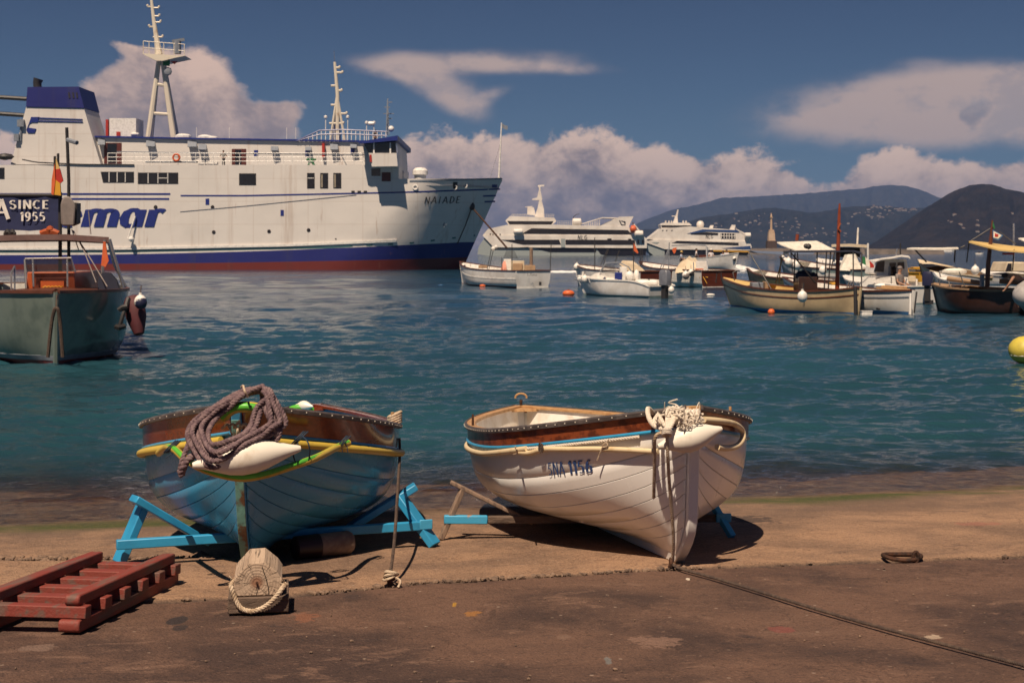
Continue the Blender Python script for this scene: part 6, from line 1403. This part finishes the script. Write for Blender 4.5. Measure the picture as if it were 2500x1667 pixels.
for k, x in enumerate((2066, 2072, 2078, 2088, 2094)): add(r, MB().tube([P(x, 708, 47.2), P(x+6, 690, 47.2), P(x+9, 688, 47.2)], .018, 5), 'rod_holder', 'steel')
def on_hull(root, H, sd, txt, x0, x1, y0, y1, m, off=.015):
    if txt: q, w = letters(txt, .16, .08, 0, .16)
    mb = MB()
    for i, k in enumerate(q): mb.add([H.pick(x0+(x1-x0)*v.x/w, y1-(y1-y0)*v.y, sd, off+.0005*(i*7 % 30))[0] for v in k], [(0, 1, 2, 3)])
    return wobj(mb, 'registration_number', M[m], root, smooth=0)
rb = MB()
for x0, x1 in ((1863, 1872), (1873.5, 1880), (1881.5, 1884), (1890, 1893), (1894.5, 1898), (1903, 1906)):
    rb.add([H.pick(a, b, -1, .016)[0] for a, b in ((x0, 730), (x1, 730), (x1, 722), (x0, 722))], [(0, 1, 2, 3)])
wobj(rb, 'registration_blocks', M['brown_hull'], r, smooth=0)
ball_fender(P(1959, 724, 46.9), .17, 'deck_white', 'white ball fender with blue neck on the cream fishing boat', None)
# --- white gozzo beside it
r, H = moored('wooden_fishing_boat', 'white wooden fishing boat right of the cream one, its stern post to the camera', (1935, 56), (2226, 47.6), 1.05, .72, .80, .98, 'hull_white', 'brown_trim', 'deck_white', 'boot_blue', rake=.8, e=2.2, e2=2.8, p=.46, srake=.1, strip=(.2, .25, 'pale_blue'))
add(r, MB().tube([P(2223, 716, 47.2), P(2222, 768, 47.1)], .05, 6), 'stern_post', 'hull_white'); add(r, MB().tube([P(2238, 712, 47.3), P(2234, 745, 47.2), P(2232, 764, 47.2)], .03, 5), 'rudder_stock', 'dark')
for a, b in (((2140, 703, 49), (2222, 708, 48)), ((2152, 699, 49.5), (2215, 702, 49))): add(r, MB().tube([P(*a), P(*b)], .035, 6), 'oar', 'tan_wood')
pbox(r, 2144, 752, 2149, 757, 47.2, 47.5, 'exhaust', 'dark'); pbox(r, 2030, 690, 2050, 696, 51, 51.6, 'yellow_cushion', 'yellow')
# --- cabin boat behind
r, H = moored('cabin_boat', 'white cabin boat with rounded roof behind the white wooden boat', (2085, 60), (2246, 55.5), 1.02, .80, .72, 1.1, 'hull_white', 'deck_white', 'deck_white', 'teal_hull', transom=.9, rake=.8)
fdeck(r, H, .45)
add(r, MB().loft([[P(x, y, 56.6), P(x+3, y, 58.4)] for x, y in ((2100, 690), (2110, 674), (2155, 672), (2210, 676), (2240, 682))]).loft([[P(x, y, 56.6), P(x, 700, 56.6)] for x, y in ((2100, 690), (2110, 674), (2155, 672), (2210, 676), (2240, 682))]), 'coach_roof', 'deck_white')
cbn = add(r, MB().prism([(P(x, y, 56.8).x, P(x, y, 56.8).z) for x, y in ((2133, 668), (2141, 636), (2168, 632), (2214, 634), (2220, 680), (2160, 680))], 56.8, 58.3), 'cabin', 'deck_white', smooth=0, bevel=.03)
for pts in (((2134, 663), (2142, 640), (2160, 637), (2158, 664)), ((2172, 674), (2172, 642), (2187, 641), (2189, 676)), ((2192, 656), (2192, 641), (2207, 640), (2208, 656))): add(r, MB().prism([(P(x, y, 56.75).x, P(x, y, 56.75).z) for x, y in pts], 56.75, 56.83), 'window', 'glass', cbn, smooth=0)
add(r, MB().prism([(P(2170, 678, 56.7).x, P(2170, 678, 56.7).z), (P(2171, 650, 56.7).x, P(2171, 650, 56.7).z), (P(2174, 650, 56.7).x, P(2174, 650, 56.7).z), (P(2174, 678, 56.7).x, P(2174, 678, 56.7).z)], 56.7, 56.8), 'door_edge', 'pale_blue', cbn, smooth=0)
add(r, MB().loft([[P(x, y, 56.2+.0*x), P(x, y-1.5, 57.4), P(x, y, 58.8), P(x, y+3, 58.8), P(x, y+3, 56.2)] for x, y in ((2136, 637), (2150, 632), (2180, 628), (2200, 624), (2218, 626), (2222, 630))], True, True), 'cabin_roof', 'deck_white', cbn); poles(r, [((2187, 626, 57.5), (2190, 607, 57.5)), ((2106, 690, 56.4), (2120, 676, 56.4), (2150, 676, 56.4)), ((2176, 696, 56), (2176, 676, 56)), ((2210, 694, 56), (2214, 680, 56))], .025)
pbox(r, 2219, 674, 2236, 688, 56.5, 57.5, 'stern_seat', 'cream_cloth'); outboard(r, P(2263, 706, 54.9), 1, 'navy', (.8, -.5, 0), s=.8); add(r, MB().ball(P(2160, 697, 56.0), .2, 8, (2.2, .6, .5)), 'side_cushion', 'deck_white')
flag('tricolour_flag', [(2107, 624)], 52, None, 'green white and red flag at the stern of a moored boat', [([(2104, 625), (2112, 628), (2114, 648), (2105, 643)], 'green'), ([(2112, 628), (2122, 636), (2124, 654), (2114, 648)], 'white_cloth'), ([(2122, 636), (2132, 646), (2134, 653), (2124, 654)], 'red')])
# --- rows of boats behind
r, H = moored('open_boat', 'olive green open boat with white inside, behind the cream fishing boat', (1846, 66), (2040, 60), 1.25, .9, .8, 1.0, 'olive_hull', 'brown_trim', 'deck_white', rake=.8, e2=2.4); fdeck(r, H, .12)
r, H = moored('awning_boat', 'white and teal boat with big white awning and a white cloth tent', (1928, 80), (2120, 73), 1.7, 1.15, 1.1, 1.25, 'teal_hull', 'brown_trim', 'deck_white', transom=.85, rake=1.0, strip=(.25, .42, 'hull_white')); fdeck(r, H, .18)
canopy(r, [[(1897, 591, 74), (1905, 596, 74), (1925, 604, 74), (1945, 611, 74)], [(1994, 588, 77), (2005, 593, 77), (2022, 602, 77), (2040, 610, 77)]], 'white_cloth', .05, 'awning')
poles(r, [((1945, 588, 76), (1947, 572, 76))], .09, 'red_mast', 'mast'); poles(r, [((1946, 611, 75), (1950, 652, 75)), ((2038, 611, 76), (2030, 655, 76)), ((1930, 606, 75), (1937, 690, 72))], .03, 'dark'); add(r, MB().ball(P(1974, 602, 73.8), .16, 8).ball(P(1968, 601, 73.8), .14, 8), 'deck_lamp', 'dark')
add(r, MB().loft([[P(2048, 656, 73.5), P(2062, 622, 74), P(2085, 620, 75.5), P(2100, 632, 76), P(2104, 658, 76)], [P(2050, 660, 72.6), P(2070, 622, 73), P(2088, 620, 73.5), P(2101, 634, 73.5), P(2106, 660, 73)]]).loft([[P(2050, 660, 72.6), P(2075, 661, 72.6), P(2106, 660, 73)], [P(2070, 622, 73), P(2080, 621, 73), P(2088, 620, 73.5)]]), 'cloth_tent', 'white_cloth')
for k, (x, y) in enumerate(((1925, 640), (1945, 648), (2009, 660), (2112, 652))): ball_fender(P(x, y, 73), .2, 'deck_white', 'white ball fender, %s from the bow of the boat with the big white awning' % ('first', 'second', 'third', 'fourth')[k])
r, H = moored('motor_cruiser', 'white motor cruiser with flat hard top and tall aerial, far behind the awnings', (2010, 96), (2120, 90), 1.5, 1.2, 1.0, 1.3, 'hull_white', 'deck_white', 'deck_white', transom=.9, rake=.9); fdeck(r, H, .5)
canopy(r, [[(2030, 597, 90), (2070, 596, 90), (2118, 599, 90)], [(2034, 596.5, 92), (2072, 595.5, 92), (2118, 598, 92)]], 'cream_cloth', .16, 'hard_top'); poles(r, [((2040, 600, 91), (2036, 640, 91)), ((2112, 600, 91), (2116, 640, 91)), ((2093, 596, 91), (2095, 556, 91)), ((2119, 640, 89), (2119, 594, 89))], .06, 'deck_white'); add(r, MB().loft([[P(2042, 628, 90.5), P(2100, 628, 90.5)], [P(2052, 604, 91), P(2100, 604, 91)]]), 'windscreen', 'glass')
r, H = moored('work_pontoon', 'yellow work boat behind the cabin boat', (2220, 78), (2274, 76), 1.1, .9, .9, .9, 'yellow', 'yellow', 'dark', transom=.9, um=.3, e=4); pbox(r, 2230, 652, 2268, 656, 76, 76.6, 'rail_board', 'yellow'); pbox(r, 2240, 658, 2254, 668, 75.8, 76.2, 'dark_locker', 'dark')
r, H = moored('open_boat', 'dark green boat with pale gunwale and long white sunshade, at the back right', (2268, 70), (2440, 64), 1.62, 1.0, .9, 1.15, 'olive_hull', 'cream_cloth', 'tan_seat', transom=.85, rake=1.0, strip=(.03, .2, 'cream_cloth')); fdeck(r, H, .2, 'cream_cloth')
canopy(r, [[(2214, 606, 68), (2240, 606.5, 67.5), (2300, 607, 67), (2340, 605, 66.6)], [(2225, 604.5, 70), (2245, 604.5, 69.5), (2300, 604.5, 69), (2338, 603.5, 68.6)]], 'white_cloth', .07, 'sunshade'); poles(r, [((2232, 608, 68), (2262, 640, 68)), ((2332, 607, 68), (2330, 640, 67)), ((2198, 622, 70), (2198, 594, 70)), ((2345, 605, 67), (2356, 600, 67))], .035, 'dark')
r, H = moored('open_boat', 'grey boat with chrome bow rail between the green and the dark brown boats', (2305, 60.5), (2440, 57), 1.15, .8, .8, .95, 'hull_white', 'pale_blue', 'deck_white', transom=.85, rake=.8); fdeck(r, H, .35); poles(r, [((2293, 662, 60), (2320, 665, 60), (2350, 668, 59.6)), ((2293, 662, 60), (2298, 684, 60))], .025); ball_fender(P(2381, 660, 58), .17, 'deck_white', 'white round fender on the grey boat with the chrome rail')
add(r, MB().ball(P(2330, 663, 59), .3, 10, (1.8, .8, .5)), 'rolled_sail', 'white_cloth')
r, H = moored('cabin_boat', 'beige cabin boat with square cabin at the right edge', (2420, 66), (2540, 62), 1.2, 1.0, .9, 1.1, 'hull_white', 'deck_white', 'deck_white', transom=.9, rake=.7); fdeck(r, H, .4)
cbn = add(r, MB().prism([(P(x, y, 62.5).x, P(x, y, 62.5).z) for x, y in ((2452, 664), (2461, 640), (2510, 640), (2512, 664))], 62.5, 64.5), 'cabin', 'cream_cloth', smooth=0, bevel=.05); add(r, MB().prism([(P(x, y, 62.4).x, P(x, y, 62.4).z) for x, y in ((2456, 662), (2463, 643), (2470, 643), (2470, 662))], 62.4, 62.52), 'window', 'glass', cbn, smooth=0); poles(r, [((2475, 640, 63), (2475, 546, 63))], .04); canopy(r, [[(2486, 581, 60), (2500, 587, 60), (2540, 600, 60)], [(2520, 580, 62), (2530, 586, 62), (2570, 598, 62)]], 'white_cloth', .05, 'awning')
# --- dark brown boat with the yellow awning
r, H = moored('wooden_fishing_boat', 'dark brown wooden boat with yellow awning, brown mast and a flag', (2298, 50.5), (2560, 46.5), .92, .80, .85, 1.02, 'brown_hull', 'tan_seat', 'tan_seat', 'brown_hull', rake=.4, e=2.6, p=.44, strip=(-.03, .05, 'tan_seat')); fdeck(r, H, .3, 'tan_seat')
canopy(r, [[(2365, 589, 47), (2400, 599, 46.6), (2440, 609, 46.2), (2520, 616, 45.8)], [(2372, 588, 49.2), (2415, 593, 49), (2470, 600, 48.6), (2560, 608, 48.2)]], 'yellow_cloth', .05, 'awning')
add(r, MB().tube([P(2410, 700, 48), P(2413, 640, 48), P(2420, 575, 48), P(2423, 538, 48)], [.085, .08, .06, .03], 8), 'mast', 'brown_trim'); poles(r, [((2418, 558, 48), (2370, 588, 48)), ((2440, 566, 48), (2480, 596, 47.5)), ((2366, 590, 47), (2360, 640, 47.5)), ((2295, 700, 49.8), (2293, 685, 50)), ((2320, 700, 49.4), (2313, 680, 49.6)), ((2476, 610, 46.2), (2472, 660, 46.5)), ((2355, 700, 48.6), (2342, 664, 48.8))], .02, 'dark')
add(r, MB().tube([P(2314, 680, 49.6), P(2350, 685, 49.2), P(2396, 691, 48.6)], .085, 8), 'rolled_mat', 'tan_seat'); add(r, MB().tube([P(2440, 686, 48.5), P(2500, 690, 48.2)], .085, 8), 'rolled_mat', 'tan_seat'); pbox(r, 2396, 670, 2404, 700, 47.6, 47.8, 'blue_towel', 'pale_blue'); pbox(r, 2331, 696, 2348, 702, 47.6, 48, 'deck_hatch', 'brown_hull')
q, w = letters('ALPERTA C', .15, .08, 0, .16); mb = MB()
for i, k in enumerate(q): mb.add([H.pick(2361+62*v.x/w, 726-9*v.y, -1, .016+.0005*(i*7 % 30))[0] for v in k], [(0, 1, 2, 3)])
wobj(mb, 'boat_name', M['hull_white'], r, smooth=0)
mb = MB(); 
for i in range(12): x = 2393+i*6.4; mb.add([H.pick(x, 760+.35*i, -1, .02)[0], H.pick(x+6.4, 760.3+.35*i, -1, .02)[0], H.pick(x+6.4, 763+.35*i, -1, .02)[0], H.pick(x, 762+.35*i, -1, .02)[0]], [(0, 1, 2, 3)])
wobj(mb, 'red_line', M['red'], r, smooth=0)
flag('club_flag', [(2425, 562)], 47.8, None, 'white flag with red mark and blue border on the brown mast', [([(2423, 561), (2449, 575), (2437, 587), (2424, 582)], 'boot_blue'), ([(2425, 564), (2445, 575), (2436, 583), (2425, 580)], 'white_cloth'), ([(2428, 570), (2437, 573), (2435, 578), (2428, 578)], 'red')])
flag('green_pennant', [(2424, 540), (2429, 556), (2427, 560), (2423, 552)], 47.9, 'green', 'green pennant at the top of the brown mast')
pbox(r, 2451, 617, 2477, 622, 46.2, 46.4, 'life_vest', 'red')
# --- inflatable at the right edge
t = thing('inflatable_boat', 'pale grey inflatable boat nose at the right edge', 'boat', P(2500, 762, 45), 'small boats at their moorings')
wobj(MB().tube(catmull([P(2575, 722, 44.2), P(2528, 728, 44.6), P(2502, 724, 45), P(2500, 718, 45.4), P(2515, 708, 46), P(2560, 706, 46.4)], 6), .34, 14), 'tube', M['grey_rib'], t); wobj(MB().loft([[P(2482, 730, 45), P(2484, 740, 45.1), P(2500, 760, 45.4)], [P(2560, 735, 44.2), P(2560, 750, 44.4), P(2560, 768, 44.8)]]).loft([[P(2482, 730, 45), P(2484, 740, 45.1), P(2500, 760, 45.4)], [P(2560, 730, 46.4), P(2560, 745, 46.4), P(2560, 764, 46)]]), 'hull', M['hull_white'], t); wobj(MB().tube(catmull([P(2560, 727, 43.85), P(2526, 733, 44.25), P(2496, 729, 44.8)], 6), .05, 6), 'rub_strake', M['dark'], t)
# --- buoys and floating things
def floater(name, label, px, py, r, m, sc=(1, 1, 1), cat='buoy', group='buoys floating in the harbour', band=None):
    Y_ = WY(py); p = P(px, py, Y_); p.z = r*(.8 if band else .45); t = thing(name, label, cat, p, group); MB().ball((0, 0, 0), r, 16, sc).obj('float', M[m], t)
    if band: MB().tube([(0, 0, -r*.35), (0, 0, -r*.05)], r*1.02, 20).obj('band', M[band], t)
    else: MB().tube([(0, 0, r*.8*sc[2]), (0, 0, r*1.25*sc[2])], r*.2, 8).obj('eye', M['dark'], t)
floater('buoy', 'orange oval buoy left of the speedboat', 1388, 721, .19, 'orange_buoy', (1.5, 1, .85)); floater('buoy', 'tiny orange float left of the boat with the pale transom', 1178, 700, .11, 'orange_buoy', (1.6, 1, .8)); floater('buoy', 'round red orange buoy in front of the cream fishing boat', 1883, 766, .12, 'orange_buoy'); floater('buoy', 'small white float between the brown transom and the cream boat', 1735, 722, .09, 'deck_white', (2.2, 1, .7))
floater('buoy', 'yellow and white mooring buoy at the right edge', 2503, 884, .29, 'buoy_yellow', (1.1, 1.1, .95), band='deck_white')
floater('float_scrap', 'tiny blue scrap floating in front of the ferry', 1076, 697, .07, 'boot_blue', (2.5, 1, .4), 'scrap', None)
bx2 = thing('white_crate', 'white plastic box floating by the stern of the cream boat', 'box', P(2115, 772, 45.8)); MB().bb(-.17, .17, -.12, .12, -.05, .16).obj('body', M['deck_white'], bx2, smooth=0, bevel=.02); MB().bb(-.18, .18, -.13, .13, .16, .18).obj('lid', M['hull_white'], bx2, smooth=0)
for k, (x, y, w_) in enumerate(((2280, 613, 18), (2318, 614, 26), (2392, 620, 20))):
    Y_ = WY(y+1.5); t = thing('distant_motorboat', ('tiny white motorboat far out, left of two beside each other', 'tiny white motorboat far out, right of two beside each other', 'tiny white motorboat far out behind the brown mast')[k], 'boat', P(x, y+1, Y_), 'motorboats far out'); s_ = w_/F*Y_
    MB().loft([[(-s_*.5, 0, 0), (-s_*.5, s_*.3, 0), (-s_*.55, s_*.3, s_*.16), (-s_*.55, 0, s_*.16)], [(s_*.2, 0, 0), (s_*.2, s_*.3, 0), (s_*.25, s_*.32, s_*.18), (s_*.25, -.02, s_*.18)], [(s_*.45, s_*.14, 0), (s_*.45, s_*.16, 0), (s_*.55, s_*.16, s_*.22), (s_*.55, s_*.14, s_*.22)]], True, True).obj('hull', M['deck_white'], t, smooth=0); MB().box((-.05*s_, s_*.15, s_*.24), (s_*.3, s_*.2, s_*.16)).obj('cabin', M['glass'], t)
# ---------------------------------------------------------------- people
M['skin'] = mat('skin', (.42, .23, .15), .6); M['hair'] = mat('dark_hair', (.03, .02, .015), .8); M['shirt_white'] = mat('white_shirt', (.66, .64, .66), .8); M['shirt_blue'] = mat('pale_blue_shirt', (.38, .45, .58), .8); M['shorts_red'] = mat('red_shorts', (.55, .05, .03), .8); M['dark_cloth'] = mat('dark_clothes', (.03, .028, .035), .8); M['striped'] = mat('striped_shirt', (.32, .3, .28), .8, col2=(.1, .1, .1), stretch=(1, 1, 14), nscale=1)
def skinned(name, joints, edges, m, parent, root_i=0):
    me = bpy.data.meshes.new(name); me.from_pydata([j[:3] for j in joints], edges, []); o = bpy.data.objects.new(name, me); COL.objects.link(o); o.parent = parent
    sk = o.modifiers.new('skin', 'SKIN'); sk.use_smooth_shade = True
    ss = o.modifiers.new('sub', 'SUBSURF'); ss.levels = 1; ss.render_levels = 1
    sv = me.skin_vertices[0].data
    for i, j in enumerate(joints): sv[i].radius = (j[3], j[3])
    sv[root_i].use_root = True; me.materials.append(M[m]); return o
def person(label, loc, face, pose, top, legs, hat=None, group=None, s=1.0, hair='hair'):
    """face: heading; pose: standing, sitting or bending"""
    t = thing('person', label, 'person', Matrix.Translation(Vector(loc)) @ Matrix.Rotation(face, 4, 'Z') @ Matrix.Scale(s, 4), group)
    if pose == 'standing':
        hip, chest, neck, head = (0, 0, .92), (0, 0, 1.3), (0, 0, 1.47), (0, -.02, 1.60); kn = [(.1, -.02, .5), (-.1, -.02, .5)]; ft = [(.11, 0, .07), (-.11, 0, .07)]; el_ = [(.34, .04, 1.14), (-.34, .04, 1.14)]; ha = [(.16, -.1, .98), (-.16, -.1, .98)]
    elif pose == 'sitting':
        hip, chest, neck, head = (0, 0, .12), (0, .03, .48), (0, .02, .64), (0, -.01, .78); kn = [(.12, -.42, .16), (-.12, -.42, .16)]; ft = [(.12, -.46, -.28), (-.12, -.46, -.28)]; el_ = [(.27, -.05, .30), (-.27, -.05, .30)]; ha = [(.16, -.28, .2), (-.16, -.28, .2)]
    else:
        hip, chest, neck, head = (0, .1, .86), (0, -.2, 1.06), (0, -.38, 1.05), (0, -.5, 1.0); kn = [(.1, -.02, .48), (-.1, .02, .48)]; ft = [(.11, .06, .07), (-.11, .06, .07)]; el_ = [(.22, -.35, .82), (-.22, -.35, .82)]; ha = [(.14, -.5, .6), (-.14, -.5, .6)]
    V_ = Vector
    sh = [V_(chest)+V_((sx_*.17, 0, .1 if pose != 'bending' else .02)) for sx_ in (1, -1)]
    J = [(*hip, .12), (*chest, .135), (*neck, .055), (*head, .085), (head[0], head[1]-.01, head[2]+.1, .075)]
    Ed = [(0, 1), (1, 2), (2, 3), (3, 4)]
    for i in (0, 1):
        b0 = len(J); J += [(*sh[i], .06), (*el_[i], .042), (*ha[i], .035), (ha[i][0]*.95, ha[i][1]-.07, ha[i][2]-.04, .026)]; Ed += [(1, b0), (b0, b0+1), (b0+1, b0+2), (b0+2, b0+3)]
        b0 = len(J); hp_ = V_(hip)+V_(((1, -1)[i]*.09, 0, -.05)); J += [(*hp_, .085), (*kn[i], .058), (*ft[i], .042), (ft[i][0], ft[i][1]-.15, ft[i][2]-.03, .035)]; Ed += [(0, b0), (b0, b0+1), (b0+1, b0+2), (b0+2, b0+3)]
    skinned('body', J, Ed, 'skin', t)
    if top:
        Jt = [(*V_(hip).lerp(V_(chest), .1), .15), (*chest, .165), (*V_(chest).lerp(V_(neck), .7), .085)]; Et = [(0, 1), (1, 2)]
        for i in (0, 1): b0 = len(Jt); Jt += [(*sh[i], .078), (*sh[i].lerp(V_(el_[i]), .7), .06)]; Et += [(1, b0), (b0, b0+1)]
        skinned('shirt', Jt, Et, top, t)
    if legs:
        Jt = [(*hip, .145)]; Et = []; f = .95 if legs == 'dark_cloth' else .1
        for i in (0, 1):
            hp_ = V_(hip)+V_(((1, -1)[i]*.09, 0, -.05)); b0 = len(Jt); Jt += [(*hp_, .1), (*hp_.lerp(V_(kn[i]), .9), .078)]; Et += [(0, b0), (b0, b0+1)]
            if f > .5: Jt += [(*V_(kn[i]).lerp(V_(ft[i]), .9), .06)]; Et += [(b0+1, b0+2)]
        skinned('trousers', Jt, Et, legs, t)
    hc = V_((head[0], head[1]+.015, head[2]+.075)); MB().ball(hc, .105, 12, (.92, 1.05, .85)).obj('hair', M[hair], t)
    MB().ball((head[0], head[1]-.095, head[2]+.03), .018, 6, (.8, 1, 1.3)).obj('nose', M['skin'], t)
    if hat: MB().ball(hc+V_((0, 0, .03)), .115, 12, (1, 1.05, .8)).tube([hc, hc+V_((0, 0, .012))], .17, 14).obj('hat', M[hat], t)
    return t
person('person in striped shirt standing with hands on hips on the ferry deck', (P(545, 404, 143.8).x, 143.9, 10.35), .1, 'standing', 'striped', 'dark_cloth')
person('person in dark clothes standing behind the bridge rail of the ferry', (P(917, 345, 146).x, 146, 12.6), .4, 'standing', 'dark_cloth', 'dark_cloth')
grp = 'people in the passing passenger boat'
def seat(px, py, Yk): p = P(px, py, Yk); p.z -= .62; return p
person('person in pale shirt and yellow hat at the stern of the passing boat', seat(1664, 624, 147), 1.2, 'sitting', 'shirt_blue', 'dark_cloth', 'yellow_cloth', grp, 1.15)
p_ = P(1700, 608, 146); p_.z -= 1.7; person('person in white shirt standing at the wheel of the passing boat', p_, 1.5, 'standing', 'shirt_white', 'dark_cloth', None, grp, 1.0)
person('person in pale shirt and red shorts seated mid boat on the passing boat', seat(1736, 619, 145.4), .3, 'sitting', 'shirt_white', 'shorts_red', 'white_cloth', grp, 1.15)
person('person in pale blue top seated forward on the passing boat', seat(1765, 622, 143.8), -.4, 'sitting', 'shirt_blue', 'shorts_red', None, grp, 1.1)
person('person in white shirt seated nearest the bow of the passing boat', seat(1774, 619, 143), -.2, 'sitting', 'shirt_white', 'dark_cloth', None, grp, 1.1)
p_ = P(2480, 664, 47); p_.z = .62; person('bare-backed person bending over in the dark brown boat at the right edge', (P(2492, 0, 46.6).x, 46.6, .22), -1.9, 'bending', None, 'dark_cloth', None, None, 1.0)
person('person in grey clothes sitting in the cabin boat doorway', (P(2197, 0, 56.3).x, 56.3, .56), .8, 'sitting', 'grey_cloth', 'dark_cloth', None, None, 1.0, 'grey_cloth')
